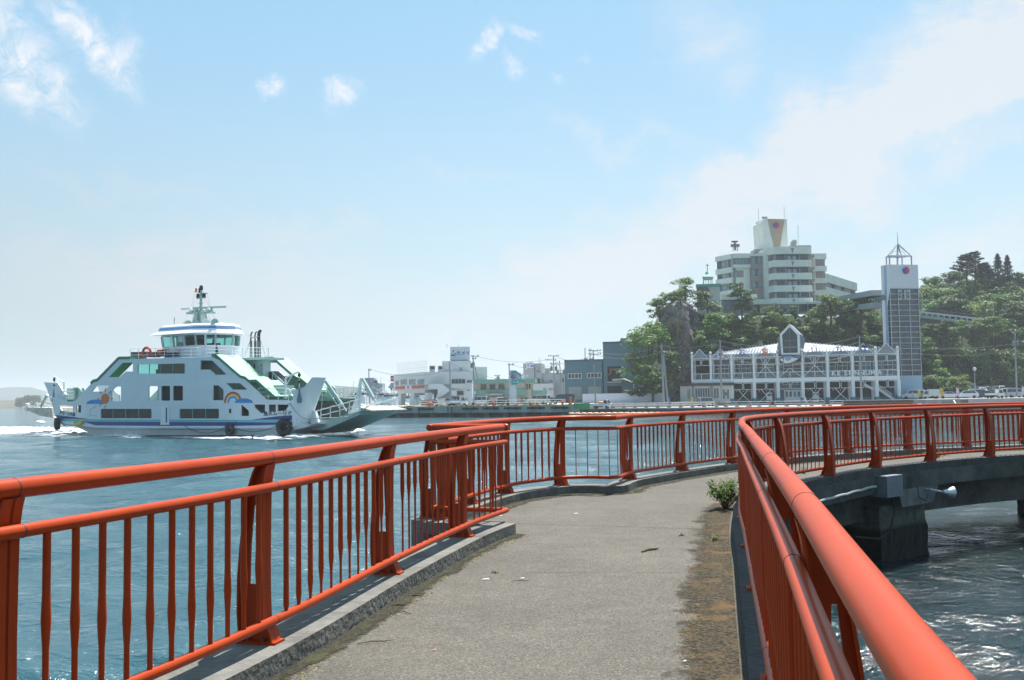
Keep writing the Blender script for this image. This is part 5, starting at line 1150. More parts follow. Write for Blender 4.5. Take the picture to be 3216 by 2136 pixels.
def wheels(root, xs, w, r=.31, ww=.18):
    for x in xs:
        for s in (-1, 1):
            q = Vector((0, s, 0)).to_track_quat('Z', 'Y').to_matrix(); c = Vector((x, s*(w/2-ww*.45), r))
            o = build(MB().lathe([(r*.55, -ww/2), (r, -ww*.4), (r, ww*.35), (r*.9, ww/2), (r*.6, ww/2)], c, 16, q), 'wheel', TYR, root, smooth=True)
            build(MB().lathe([(r*.62, ww*.3), (r*.55, ww*.48), (.05, ww*.42), (0, ww*.42)], c, 12, q), 'rim', RIMM, o)
def mk_car(kind, paint, name=None):
    M_ = PAINT[paint]; nm = name or {'van': 'parked_van', 'kei': 'kei_truck', 'box': 'delivery_truck'}.get(kind, 'parked_car'); root = thing(nm, 'x', 'x')
    P_ = dict(
        sedan=(4.5, 1.7, [(-2.2, .25), (2.2, .25), (2.25, .55), (2.1, .78), (1.15, .93), (.45, 1.42), (-.75, 1.46), (-1.6, 1.05), (-2.15, .98), (-2.25, .6)], [(.98, .96), (.42, 1.36), (-.7, 1.4), (-1.45, 1.04)], (-1.35, 1.35)),
        wagon=(4.6, 1.72, [(-2.25, .28), (2.2, .28), (2.28, .6), (2.1, .88), (1.3, 1.0), (.55, 1.58), (-1.6, 1.62), (-2.15, 1.1), (-2.28, .9)], [(1.08, 1.02), (.5, 1.5), (-1.5, 1.54), (-1.95, 1.08)], (-1.4, 1.4)),
        van=(4.7, 1.72, [(-2.3, .3), (2.25, .3), (2.35, .7), (2.2, 1.0), (1.5, 1.2), (.95, 1.88), (.6, 1.95), (-2.15, 1.97), (-2.32, 1.7)], [(1.3, 1.2), (.85, 1.8), (-2.1, 1.8), (-2.2, 1.15)], (-1.45, 1.5)),
        keivan=(3.4, 1.48, [(-1.65, .3), (1.6, .3), (1.68, .7), (1.6, .95), (1.15, 1.75), (.9, 1.85), (-1.55, 1.87), (-1.68, 1.6)], [(1.35, 1.05), (1.02, 1.72), (-1.5, 1.72), (-1.58, 1.05)], (-1.1, 1.15)),
        bus=(6.3, 2.05, [(-3.1, .35), (3.05, .35), (3.15, .8), (3.0, 1.4), (2.75, 2.5), (2.5, 2.62), (-3.0, 2.62), (-3.12, 2.3)], [(2.85, 1.4), (2.65, 2.35), (-2.9, 2.35), (-2.95, 1.4)], (-2.0, 2.1)))
    if kind in P_:
        L_, w, prof, win, wx = P_[kind]; top_ = max(z for _, z in prof); belt = win[0][1]
        ins = lambda z: .03 if z < belt-.02 else .03+(z-belt)*.22
        build(sect(MB(), prof, w, ins), 'body', M_, root, smooth=False)
        for s in (-1, 1):
            pts = [Vector((x*.97, s*(w/2-ins(z)+.012), z)) for x, z in win]; n_ = 2 if kind != 'bus' else 4
            xs = [p.x for p in pts]; build(MB().prism(pts, (0, -s*.01, 0)), 'side_window', TIN, root)
            m_ = MB()
            for k in range(1, n_+1): x = min(xs)+(max(xs)-min(xs))*k/(n_+1); m_.bar((x, s*(w/2-ins(belt)+.016), belt), (x, s*(w/2-ins(top_-.1)+.016), top_-.1), .05, .03, up=(1, 0, 0))
            build(m_, 'pillar', M_, root)
        a, b = win[0], win[1]
        ws = [Vector((a[0]+.14, -(w/2-.1), a[1]+.02)), Vector((a[0]+.14, w/2-.1, a[1]+.02)), Vector((b[0]+.13, w/2-.26, b[1])), Vector((b[0]+.13, -(w/2-.26), b[1]))]
        build(MB().prism(ws, (.03, 0, .03)), 'windscreen', TIN, root)
        c, d = win[-1], win[-2]; rw = [Vector((c[0]-.22, -(w/2-.12), c[1])), Vector((c[0]-.22, w/2-.12, c[1])), Vector((d[0]-.2, w/2-.26, d[1])), Vector((d[0]-.2, -(w/2-.26), d[1]))]
        build(MB().prism(rw, (-.04, 0, 0)), 'rear_window', TIN, root)
        fx_ = max(x for x, _ in prof); bx_ = min(x for x, _ in prof)
        for s in (-1, 1):
            build(MB().box((fx_-.04, s*(w/2-.28), .68), (.12, .36, .16)), 'headlight', LMP, root); build(MB().box((bx_+.03, s*(w/2-.2), .85), (.1, .16, .3)), 'tail_light', TLP, root)
        build(MB().box((fx_-.02, 0, .4), (.1, w*.8, .14)), 'bumper', TYR if paint in ('dark', 'navy') else M_, root)
        wheels(root, wx, w)
    elif kind in ('kei', 'box'):
        w = 1.48; cab = [(.45, .3), (1.62, .3), (1.7, .75), (1.62, .95), (1.25, 1.7), (1.0, 1.78), (.5, 1.78)]
        ins = lambda z: .02 if z < 1 else .02+(z-1)*.12
        build(sect(MB(), cab, w, ins), 'cab', M_, root)
        for s in (-1, 1): build(MB().prism([Vector((x, s*(w/2-.02), z)) for x, z in ((.62, 1.0), (1.42, 1.0), (1.15, 1.62), (.62, 1.62))], (0, s*.012, 0)), 'side_window', TIN, root)
        build(MB().prism([Vector((1.63, -.6, 1.0)), Vector((1.63, .6, 1.0)), Vector((1.33, .55, 1.64)), Vector((1.33, -.55, 1.64))], (.03, 0, .01)), 'windscreen', TIN, root)
        for s in (-1, 1): build(MB().box((1.66, s*.55, .72), (.08, .22, .16)), 'headlight', LMP, root)
        build(MB().box((0, 0, .42), (3.1, .6, .14)), 'chassis', TYR, root)
        if kind == 'kei':
            m_ = MB(); m_.box((-.6, 0, .66), (2.0, w, .07)); [m_.box((-.6, s*(w/2-.02), .85), (2.0, .04, .3)) for s in (-1, 1)]; [m_.box((x, 0, .85), (.04, w-.09, .3)) for x in (-1.58, .38)]; build(m_, 'cargo_bed', M_, root)
        else: build(MB().box((-.62, 0, 1.3), (2.1, w+.04, 1.35)), 'cargo_box', PAINT['pale'], root)
        wheels(root, (-1.05, 1.15), w, .27, .15)
    return root
PROTO = {}
def put_car(kind, paint, px, py, z, rz, label, cat=None, D=None, grp=None, s=1):
    key = (kind, paint)
    p = ony(px, py, D) if D else onz(px, py, z)
    if key not in PROTO: o = mk_car(kind, paint); PROTO[key] = o
    else: o = copy_tree(PROTO[key])
    o.location = (p.x, p.y, z); o.rotation_euler = (0, 0, R(rz)); o.scale = (s, s, s); o['label'] = label; o['category'] = cat or {'kei': 'truck', 'box': 'truck', 'van': 'van', 'keivan': 'van', 'bus': 'minibus'}.get(kind, 'car')
    if grp: o['group'] = grp
    elif 'group' in o: del o['group']
    return o
G1 = 'vehicles parked behind the quay'; G2 = 'vehicles in the front row of the car park'; G3 = 'vehicles in the raised rear car park'
put_car('kei', 'white', 1441, 1272, QTOP, -5, 'white kei truck with an empty bed on the quay before the white shop', D=193, grp=G1)
ot = put_car('kei', 'white', 1889, 1286, BT+.2, -18, 'white kei truck with an orange tank on its bed on the low quay', D=196)
c_ = ot.location+Vector((-.05, .0, 1.05)); m_ = MB(); m_.lathe([(.0, -.65), (.3, -.6), (.42, -.4), (.42, .4), (.3, .6), (0, .65)], c_, 10, Vector((1, -.3, 0)).to_track_quat('Z', 'Y').to_matrix()); tag(build(m_, 'plastic_tank', mat('tank_orange', (.62, .22, .03)), smooth=True), 'orange plastic tank on the bed of the kei truck on the low quay', 'tank')
put_car('van', 'dark', 1768, 1270, .3, 172, 'black minivan parked left of the warehouse near the quay end', D=199, grp=G1)
put_car('van', 'beige', 1690, 1268, .3, 160, 'beige van with open tailgate parked right of the hotel sign pylon', D=206, grp=G1)
for px, k, pt, rz, lb in ((1366, 'sedan', 'white', 150, 'white car half hidden by the pale quay cabin, nose towards the bales'), (1394, 'wagon', 'silver', 200, 'silver-white wagon between the pale cabin and the kei truck'), (1506, 'keivan', 'pale', 170, 'pale green small van left of the dark pair of cars behind the quay rail'), (1549, 'sedan', 'dark', 95, 'dark car seen end-on in front of the office porch'), (1575, 'sedan', 'dark', 170, 'black saloon parked just left of the hotel sign pylon'), (1560, 'wagon', 'silver', 120, 'silver wagon with its nose out beside the black saloon'), (1708, 'wagon', 'white', 170, 'white wagon parked behind the beige van'), (1724, 'sedan', 'silver', 185, 'silver saloon left of the black minivan')):
    put_car(k, pt, px, 1269, .3, rz, lb, D=208 if k != 'wagon' else 213, grp=G1)
put_car('keivan', 'silver', 2217, 1276, -.6, 20, 'silver small van parked by the white ticket hall beside the market', D=203)
# front row of the main car park
for px, k, pt, rz, D, lb in ((2868, 'van', 'white', 165, 212, 'white minivan at the foot of the glass lift tower'), (2905, 'wagon', 'white', 170, 222, 'white wagon tucked behind the green boxed delivery truck'), (2922, 'box', 'pale', 172, 206, 'pale green delivery truck with a square cargo box'), (2983, 'sedan', 'white', -20, 209, 'white saloon facing right between the orange and pink banners'), (3006, 'sedan', 'navy', 170, 222, 'navy saloon half hidden behind the pink banner'), (3036, 'wagon', 'white', 160, 209, 'white wagon with tinted rear windows right of the pink banner'), (3058, 'van', 'white', 165, 219, 'white minivan behind the white wagon'), (3095, 'wagon', 'dark', -30, 214, 'black wagon with open bonnet side behind the small white truck'), (3118, 'sedan', 'silver', 0, 222, 'silver saloon behind the small white truck'), (3158, 'sedan', 'dark', 150, 214, 'dark saloon left of the silver minibus'), (3188, 'van', 'silver', 8, 209, 'silver high-roof van behind the car park pole')):
    put_car(k, pt, px, 1251, .23, rz, lb, D=D, grp=G2)
put_car('kei', 'white', 3124, 1256, .23, 0, 'small white truck facing right behind the grey flood wall', D=199, grp=G2)
for px, k, pt, rz, D, lb in ((3019, 'bus', 'silver', 160, 243, 'silver and black minibus at the left end of the raised rear car park'), (3053, 'van', 'dark', -85, 244, 'black van seen from behind next to the silver minibus'), (3083, 'wagon', 'white', -95, 243, 'white wagon seen from behind in the rear row right of the black van'), (3094, 'van', 'white', -60, 250, 'white van at the very back under the trees'), (3114, 'wagon', 'dark', -85, 242, 'black hatchback seen from behind in the middle of the rear row'), (3140, 'van', 'white', -88, 245, 'white off-roader with spare wheel in the rear row'), (3164, 'wagon', 'dark', -80, 243, 'black wagon between the white off-roader and the grey saloon'), (3182, 'sedan', 'navy', -70, 242, 'dark blue saloon in the rear row near the pole'), (3208, 'van', 'dark', -85, 244, 'black van at the right end of the rear row')):
    put_car(k, pt, px, 1222, .96, rz, lb, D=D, grp=G3)
# quay cabin, bales, cubicles, railing
def simple(name, F_, a, b, y0, y1, m, label, cat, grp=None, roof=None):
    x0, z1 = F_.L(*a, y0); x1, z0 = F_.L(*b, y0); c = F_.P((x0+x1)/2, (y0+y1)/2, 0); root = thing(name, label, cat, (c.x, c.y, z0), 0, grp)
    build(fbox(MB(), F_, x0, x1, y0, y1, z0, z1), 'body', m, root)
    build(fbox(MB(), F_, x0-.08, x1+.08, y0-.08, y1+.08, z1+.002, z1+.12), 'roof', roof or m, root); m_ = MB(); fbox(m_, F_, x0+.1*(x1-x0), x0+.45*(x1-x0), y0-.04, y0-.004, z0+.05, z0+.8*(z1-z0)); build(m_, 'door', WFR, root)
    return root
QF = frame_at(1380, 1275, 197, -10)
simple('quay_cabin', QF, Z2(1285, 695), Z2(1415, 835), 0, 1.8, mat('cabin_pale', (.5, .5, .46)), 'small pale cabin with a rounded roof on the quay left of the kei truck', 'cabin')
simple('switch_cabinet', QF, Z2(735, 680), Z2(870, 825), .5, 1.6, mat('cabinet_green', (.36, .43, .42)), 'pale green steel cabinet on the quay left of the brown bales', 'cabinet')
for i, (a, b, c, d) in enumerate(((895, 1030, 715, 830), (1030, 1150, 705, 830))):
    x0, z1 = QF.L(*Z2(a, c), 2); x1, z0 = QF.L(*Z2(b, d), 2); m_ = MB(); fbox(m_, QF, x0, x1, 2, 4, z0, (z0+z1)/2-.03); fbox(m_, QF, x0, x1-.2, 2.1, 4, (z0+z1)/2, z1)
    tag(build(m_, 'net_bale', mat('bale_brown', (.30, .16, .10), rough=.95, var=.3)), ['left stack of brown net bales beside the green cabinet', 'right stack of brown net bales beside the pale cabin'][i], 'bales', 'stacks of brown bales on the quay')
x0, z1 = QF.L(*Z2(1150, 730), 2.5); x1, z0 = QF.L(*Z2(1245, 800), 2.5); tag(build(fbox(MB(), QF, x0, x1, 2.5, 4, z0, z1), 'tarpaulin_pile', mat('tarp_maroon', (.22, .05, .06), rough=.8)), 'maroon tarpaulin pile right of the brown bales', 'tarpaulin')
def quay_rail(F_, a, b, z, label, step=2.0, y=3):
    x0 = F_.L(a, 1270, y)[0]; x1 = F_.L(b, 1270, y)[0]; c = F_.P((x0+x1)/2, y, 0); root = thing('guard_rail', label, 'guard rail', (c.x, c.y, z)); n = max(1, int(abs(x1-x0)/step))
    for k in range(n+1): p_ = F_.P(x0+(x1-x0)*k/n, y, 0); p_.z = z; build(MB().tube([p_, p_+Vector((0, 0, 1.0))], .04, 5), 'post', WHITE, root)
    m_ = MB(); p_, q_ = F_.P(x0, y, 0), F_.P(x1, y, 0)
    for h in (1.0, .55): p_.z = q_.z = z+h; m_.tube([p_.copy(), q_.copy()], .035, 5)
    build(m_, 'rails', WHITE, root)
quay_rail(QA, 1500, 1775, QTOP, 'thin white guard rail along the back of the quay'); quay_rail(QA, 1318, 1390, QTOP, 'short white guard rail before the brown bales')
GCOL = [(.62, .2, .1), (.6, .42, .38), (.65, .6, .5), (.5, .05, .04), (.6, .28, .12), (.1, .1, .12), (.6, .6, .6), (.62, .25, .06)]
lbs = ['grey-red heap on the quay left of the red bollard', 'pink cargo bag heap behind the quay rail left of the office porch', 'white sack on the quay right of the hotel pylon', 'orange work barrier before the office porch', 'orange mesh cage right of the hotel pylon', 'dark crate heap beside the beige van', 'white sack heap before the beige van', 'pale bag leaning on the quay rail under the beige van']
for i, (x, y, w, h) in enumerate(((95, 1075, 50, 60), (295, 1060, 90, 80), (1310, 1095, 80, 25), (530, 1045, 40, 65), (1090, 1060, 80, 75), (1265, 1075, 40, 60), (1830, 1090, 70, 30), (1440, 1060, 70, 80))):
    q = QA.G(*Z7(x, y+h*.3), 4.5); q.z = QTOP; sc = 198/3150/7.378; m_ = MB(); ww, hh = w*sc, h*sc
    for k in range(5): m_.box(q+Vector((rnd.uniform(-.35, .35)*ww, rnd.uniform(-.3, .3), hh*(.15+.17*k))), (ww*rnd.uniform(.5, .8), .7, hh*.26), rz=rnd.uniform(-.5, .5), M=None)
    tag(build(m_, 'cargo_heap', mat('heap_%d' % i, GCOL[i], rough=.9, var=.25), loc=q), lbs[i], 'cargo')
# yellow notice at the quay end, green netting, boom floats
NF = frame_at(1790, 1272, 181, -10); nt_ = thing('notice_board', 'yellow and red notice board standing at the right end of the quay', 'sign', (NF.o.x, NF.o.y, QTOP))
nb = wbox(NF, nt_, Z7(2270, 928), Z7(2335, 1100), 0, .1, mat('notice_yellow', (.62, .36, .03)), 'board'); text('立入\n禁止', 'letters', mat('notice_red', (.5, .03, .03)), nb, NF.G(*Z7(2302, 1010), -.03), .5, NF.x)
gn = thing('net_fence', 'bright green netting fence on the low quay beside the tall quay end', 'fence', tuple(ony(1825, 1286, 199)))
for k in range(8):
    a = ony(1802+k*6.3, 1287, 199-k*.6); a.z = BT+.2; build(MB().box(a+Vector((.2, 0, .55)), (.38, .05, 1.15), rz=-.3), 'net_panel', mat('net_green', (.04, .34, .12), rough=.8, var=.25, scale=6), gn)
OB = mat('boom_orange', (.62, .27, .12), rough=.6, var=.1)
root0 = None
for i in range(26):
    t = i/25; px = 1775+t*(2260-1775); D = 186-t*14; q = ony(px, 1300, D); q.z = WZ if 'WZ' in globals() else -1.78
    if root0 is None:
        m_ = MB(); m_.lathe([(0, -.62), (.22, -.55), (.3, -.3), (.3, .3), (.22, .55), (0, .62)], (0, 0, .12), 8, Vector((1, 0, 0)).to_track_quat('Z', 'Y').to_matrix()); root0 = o = build(m_, 'boom_float', OB, smooth=True, loc=(0, 0, 0))
    else: o = root0.copy(); COL.objects.link(o)
    o.location = q; o.rotation_euler = (0, 0, R(-10)); o.scale = (1, 1.4, 1.5); tag(o, 'orange float of the long boom lying before the low quay', 'float', 'orange boom floats in a row')
# site railing with orange posts along the low quay road
def orange_rail(a, b, Da, Db, z, label, n):
    pa, pb = ony(a, 1270, Da), ony(b, 1270, Db); root = thing('work_barrier', label, 'barrier', ((pa.x+pb.x)/2, (pa.y+pb.y)/2, z))
    for k in range(n+1):
        p_ = pa.lerp(pb, k/n); p_.z = z; build(MB().tube([p_, p_+Vector((0, 0, .95))], .06, 6), 'post', mat('post_orange', (.55, .16, .09), rough=.6), root); build(MB().box(p_+Vector((0, 0, .08)), (.7, .4, .16)), 'foot_weight', BLACK, root)
    m_ = MB()
    for h in (.95, .5): pa.z = pb.z = z+h; m_.tube([pa.copy(), pb.copy()], .04, 5)
    build(m_, 'rail', STEEL, root)
orange_rail(1925, 2250, 203, 192, -.62, 'long work barrier with orange posts before the hoarding and the ticket hall', 9); orange_rail(2280, 2420, 192, 188, -.62, 'work barrier with orange posts left of the market entrance', 4); orange_rail(2432, 2588, 188, 185, -.62, 'work barrier with orange posts before the market entrance', 4); orange_rail(2606, 2648, 185, 184, -.62, 'short work barrier beside the rusty sheet wall', 1)
for i, (px, D, lb) in enumerate(((2210, 197, 'red and white cone behind the silver small van'), (2357, 190, 'red and white cone left of the market entrance'), (2277, 192, 'red traffic cone below the round emblem of the market'))):
    q = ony(px, 1274, D); q.z = -.62; root = thing('traffic_cone', lb, 'cone', tuple(q), 0, 'traffic cones before the market hall'); build(MB().lathe([(.3, 0), (.3, .06), (.2, .07), (.05, .8), (0, .8)], q, 10), 'cone', mat('cone_red', (.6, .09, .05)), root); build(MB().lathe([(.15, .3), (.115, .5)], q, 10), 'white_ring', WHITE, root)
# rusty sheet wall, flood walls, blue tarp
SW = frame_at(2649, 1275, 178, -8); sw = thing('sheet_wall', 'low brown corrugated sheet wall with a pale top rail before the market', 'wall', (SW.o.x, SW.o.y, -.7)); 
Z5 = lambda x, y: (2580+x/5.6, 1000+y/5.6)
x0, z1 = SW.L(*Z5(390, 1470)); x1 = SW.L(*Z5(1625, 1460))[0]; m_ = MB(); n = 70
for k in range(n): fbox(m_, SW, x0+(x1-x0)*k/n, x0+(x1-x0)*(k+.8)/n, (k % 2)*.12, .3, -1.2, z1+.2)
build(m_, 'sheets', mat('rusty_sheet', (.13, .09, .07), rough=.9, var=.35, scale=3), sw); build(fbox(MB(), SW, x0, x1, -.06, .32, z1+.21, z1+.3), 'top_rail', WFR, sw); build(fbox(MB(), SW, x0, x1, -.08, -.01, z1-.3, z1-.22), 'mid_rail', mat('brown_rail', (.25, .2, .17)), sw)
VF = frame_at(3040, 1266, 172, 0); fw = thing('flood_wall', 'plain grey concrete flood wall at the right edge before the car park', 'wall', (VF.o.x, VF.o.y, -1)); x0, z1 = VF.L(3041, 1254); x1 = VF.L(3300, 1250)[0]; z1 = VF.L(3150, 1254)[1]
build(fbox(MB(), VF, x0, x1, 0, .5, -1.9, z1), 'wall', mat('flood_grey', (.30, .33, .35), rough=.9, var=.12, scale=.5), fw); build(fbox(MB(), VF, x0-.9, x0-.01, .1, 1, -1.9, z1+.05), 'end_post', mat('dark_post', (.1, .09, .08)), fw)
VG = frame_at(2870, 1265, 186, 0); fw2 = thing('flood_wall', 'older stained grey wall between the brown sheet wall and the flood wall', 'wall', (VG.o.x, VG.o.y, -1)); x0 = VG.L(2869, 1265)[0]; x1 = VG.L(3045, 1265)[0]; z1 = VG.L(2950, 1255)[1]; build(fbox(MB(), VG, x0, x1, 0, .6, -1.9, z1), 'wall', mat('old_wall', (.22, .22, .21), rough=.9, var=.3, scale=.7), fw2)
mb = MB(); n = 26
for j in range(5):
    for i in range(n): q = ony(2874+i*5.6, 1270, 183-j*1.2); mb.v.append(Vector((q.x, q.y, -.78+.35*abs(noise.noise(Vector((i*.5, j*.7, 1))))+(.2 if 0 < j < 4 else 0))))
for j in range(4):
    for i in range(n-1): mb.f.append((j*n+i, j*n+i+1, (j+1)*n+i+1, (j+1)*n+i)); mb.mi.append(0)
tag(build(mb, 'blue_tarpaulin', mat('tarp_blue', (.04, .2, .6), rough=.6, var=.2)), 'crumpled bright blue tarpaulin strip before the stained grey wall', 'tarpaulin')
# a timber prop
m_ = MB(); m_.bar(ony(2995, 1258, 182), ony(3001, 1268, 181), .2); tag(build(m_, 'timber_prop', mat('timber_pale', (.5, .45, .36))), 'pale timber leaning at the end of the blue tarpaulin', 'timber')
# banners
def nobori(px, y0, y1, D, c1, c2, label, w=8.5, txt=None):
    q = ony(px, y1, D); t = ony(px, y0, D); root = thing('banner_flag', label, 'banner', tuple(q), 0, 'upright shop banners'); build(MB().tube([q-Vector((0, 0, .2)), t+Vector((0, 0, .15))], .03, 5), 'pole', WHITE, root)
    ww = w*D/3150; n = 6; m_ = MB()
    for k in range(n+1):
        z = q.z+.35+(t.z-q.z-.35)*k/n; 
        for s in (0, 1): m_.v.append(Vector((q.x+s*ww+.05, q.y+.12*math.sin(k*1.3+s*2), z)))
    for k in range(n): m_.f.append((2*k, 2*k+1, 2*k+3, 2*k+2)); m_.mi.append(0)
    c_ = build(m_, 'cloth', mat('banner_%s' % label[:12].replace(' ', '_'), c1, rough=.8, var=.05, scale=1.2, col2=c2, lo=.46, hi=.54, det=2), root)
    if txt: text(txt, 'letters', mat('banner_ink', (.4, .03, .05)), c_, Vector((q.x+ww/2+.05, q.y-.18, (q.z+t.z)/2+.2)), ww*.6, (1, 0, 0))
ZE = lambda x, y: (2860+x/6.632, 1180+y/6.632)
nobori(2883, 1226, 1252, 204, (.7, .5, .03), (.6, .45, .05), 'yellow banner with a red foot in front of the white minivan'); nobori(2953, 1219, 1250, 205, (.62, .33, .04), (.6, .4, .1), 'orange banner beside the delivery truck', 10.5); nobori(3004, 1219, 1250, 205, (.7, .6, .65), (.6, .4, .5), 'white and pink banner between two white cars')
nobori(3137, 1218, 1234, 206, (.62, .45, .05), (.5, .1, .05), 'short yellow banner above the dark saloon'); nobori(3210, 1216, 1245, 205, (.7, .6, .65), (.6, .35, .45), 'white and pink banner at the right edge'); nobori(2100, 1248, 1275, 199, (.05, .06, .25), (.07, .08, .3), 'navy banner at the foot of the cliff', 7)
m_ = thing('banner_flag', 'yellow roadside banner by the corner pillar of the ticket hall', 'banner', tuple(ony(2174, 1272, 199))); build(MB().box(ony(2174, 1258, 199), (.35, .1, 1.3)), 'cloth', YEL, m_); build(MB().tube([ony(2174, 1274, 199.1), ony(2173, 1244, 199.1)], .05, 5), 'pole', mat('pole_blue', (.1, .2, .5)), m_)
# chain posts on the edge of the raised car park, lamps
for px in (2960, 2989, 3020, 3052):
    q = ony(px, 1221, 237.5); q.z = .95; tag(build(MB().lathe([(.1, 0), (.1, .9), (.05, .98)], q, 8), 'chain_post', WFR, loc=q), 'pale chain post on the edge of the raised car park', 'post', 'chain posts of the raised car park')
m_ = MB(); ps = [ony(px, 1221, 237.5) for px in (2960, 2989, 3020, 3052)]
for a, b in zip(ps, ps[1:]): a.z = b.z = 1.8; m_.tube([a.lerp(b, t/8)-Vector((0, 0, .5*4*(t/8)*(1-t/8))) for t in range(9)], .03, 4)
tag(build(m_, 'chain', STEEL), 'sagging chain between the posts of the raised car park', 'chain')
def lamp(px, y0, y1, D, label, arm=-1, globe=False):
    a, b = ony(px+(y1-y0)*.03, y1, D), ony(px, y0, D); root = thing('street_lamp', label, 'street lamp', tuple(a)); build(MB().tube([a, b], [.1, .06], 6), 'pole', WFR, root)
    if globe: build(MB().lathe([(0, -.45), (.3, -.35), (.45, 0), (.3, .35), (0, .45)], b, 12), 'lamp_globe', mat('lamp_glass', (.6, .7, .7), rough=.15), root, smooth=True)
    else:
        build(MB().tube([b, b+Vector((arm*.8, 0, .15))], .05, 5), 'arm', WFR, root); build(MB().box(b+Vector((arm*1.0, 0, .12)), (.7, .25, .15)), 'lamp_head', WFR, root)
lamp(3060.5, 1159, 1222, 238, 'globe street lamp standing beside the silver minibus', globe=True); lamp(2895.5, 921, 975, 262, 'white street lamp on the hillside road right of the glass tower'); lamp(3119, 951, 1010, 262, 'white street lamp at the far end of the hillside road')
m_ = MB(); a = ony(3114, 1222, 236); b = ony(3113, 1188, 236); m_.tube([a, b], .12, 6); m_.box(b+Vector((0, 0, -.2)), (.6, .2, .5)); tag(build(m_, 'sign_post', mat('dark_post', (.1, .09, .08))), 'dark sign post in the rear car park', 'post')
# people
def person(px, py, z, D, label, top, leg, pose=0, helmet=None, h=1.65, face=0):
    a = ony(px, py, D); a.z = z; sk = mat('skin', (.45, .28, .2), rough=.6)
    me = bpy.data.meshes.new('person'); s = h/1.7; lean = .25 if pose else .03
    J = [(0, 0, .92), (0, -lean*.3, 1.12), (0, -lean, 1.4), (0, -lean*1.1, 1.5), (0, -lean*1.15, 1.62), (-.1, 0, .88), (-.12, .05+.1*pose, .48), (-.12, .0, .06), (.1, 0, .88), (.12, -.08, .48), (.12, -.02, .06), (-.19, -lean, 1.38), (-.25, -lean-.05, 1.1), (-.22, -lean-.22, .92), (.19, -lean, 1.38), (.26, -lean-.05, 1.1), (.2, -lean-.25, .95), (-.12, -.14, .03), (.12, -.16, .03), (-.2, -lean-.3, .86), (.19, -lean-.33, .9)]
    E = [(0, 1), (1, 2), (2, 3), (3, 4), (0, 5), (5, 6), (6, 7), (0, 8), (8, 9), (9, 10), (2, 11), (11, 12), (12, 13), (2, 14), (14, 15), (15, 16), (7, 17), (10, 18), (13, 19), (16, 20)]
    rad = [.15, .14, .15, .055, .1, .09, .065, .045, .09, .065, .045, .06, .045, .032, .06, .045, .032, .035, .035, .03, .03]
    me.from_pydata([(x*s, y*s, zz*s) for x, y, zz in J], E, []); me.materials.append(top); me.materials.append(leg); me.materials.append(sk)
    o = bpy.data.objects.new('person', me); COL.objects.link(o); md = o.modifiers.new('skin', 'SKIN'); 
    for i, v in enumerate(me.skin_vertices[0].data): v.radius = (rad[i]*s, rad[i]*s); v.use_root = (i == 0)
    o.modifiers.new('sub', 'SUBSURF').levels = 1; bpy.context.view_layer.update(); dg = bpy.context.evaluated_depsgraph_get(); m2 = bpy.data.meshes.new_from_object(o.evaluated_get(dg)); o.modifiers.clear(); o.data = m2
    for mm in (top, leg, sk):
        if mm.name not in [q.name for q in m2.materials if q]: m2.materials.append(mm)
    for p_ in m2.polygons:
        c = p_.center; p_.material_index = 2 if (c.z > 1.5*s or (abs(c.x) > .15*s and c.z < 1.0*s and c.y < -.2*s)) else (1 if c.z < .9*s and abs(c.x) < .17*s else 0); p_.use_smooth = True
    o.location = a; o.rotation_euler = (0, 0, R(face)); tag(o, label, 'person'); RM[o.name] = (Matrix.Translation(a) @ Matrix.Rotation(R(face), 4, 'Z')).inverted()
    hm = Matrix.Rotation(R(face), 3, 'Z') @ Vector((0, -lean*1.15*s, 1.66*s)); c = a+hm
    build(MB().lathe([(.0, .1), (.09, .07), (.12, -.0), (.13, -.03), (.08, -.05)], c, 10), 'helmet' if helmet else 'hair', helmet or mat('hair_dark', (.02, .018, .016)), o, smooth=True)
    return o
WV = mat('work_white', (.6, .6, .6), rough=.8); DKC = mat('dark_clothes', (.03, .03, .035), rough=.9)
person(2532, 1274, -.62, 184, 'person in white work clothes and helmet bending at the barrier before the market entrance', WV, mat('grey_trousers', (.25, .26, .28)), 1, WHITE, face=-60); person(2815, 1258, -.28, 205, 'person in dark clothes standing at the foot of the market outside stair', DKC, DKC, 0, face=20); person(2866, 1252, .22, 204, 'person in pale clothes walking beside the white minivan', WV, mat('beige_trousers', (.35, .32, .27)), 0, face=80)
# ================= market hall =================
ZM = lambda x, y: (2100+x/2.951, 960+y/2.951)
MW = mat('market_white', (.66, .70, .72), rough=.55, var=.06, scale=.6, det=8); MG = mat('market_glass', (.035, .055, .07), rough=.12, var=.5, scale=.5, spec=.8)
MGR = mat('gable_grey', (.20, .25, .28), rough=.5, var=.1); MTL = mat('market_teal', (.05, .17, .21), rough=.6, var=.08); MDK = mat('market_dark', (.025, .03, .035), rough=.8); MWL = mat('market_wall', (.13, .17, .19), rough=.7, var=.1)
def MD(px): return 221+(205-221)*(px-2175)/(2823-2175)
cx_ = [222, 395, 587, 795, 1015, 1245, 1478, 1710, 1930, 2135]
CP = []
for x in cx_:
    px = 2100+x/2.951; q = ony(px, 1230, MD(px)); CP.append(Vector((q.x, q.y, 0)))
def mz(x, y): px, py = ZM(x, y); return ony(px, py, MD(px)).z
zE = (mz(1245, 457)+mz(587, 487))/2; zB1 = zE-.35; zB0 = zB1-1.25; zRail = (mz(1245, 607)+mz(587, 632))/2; zDk1 = (mz(1245, 660)+mz(587, 685))/2; zDk0 = zDk1-.85; zLb0 = zDk0-1.5; zG = -.6; zTeal = (mz(1600, 850))
market = thing('market_hall', 'two-storey white steel-framed market hall with gables, hiragana signs and a central glazed gable', 'market hall', (CP[5].x, CP[5].y, zG))
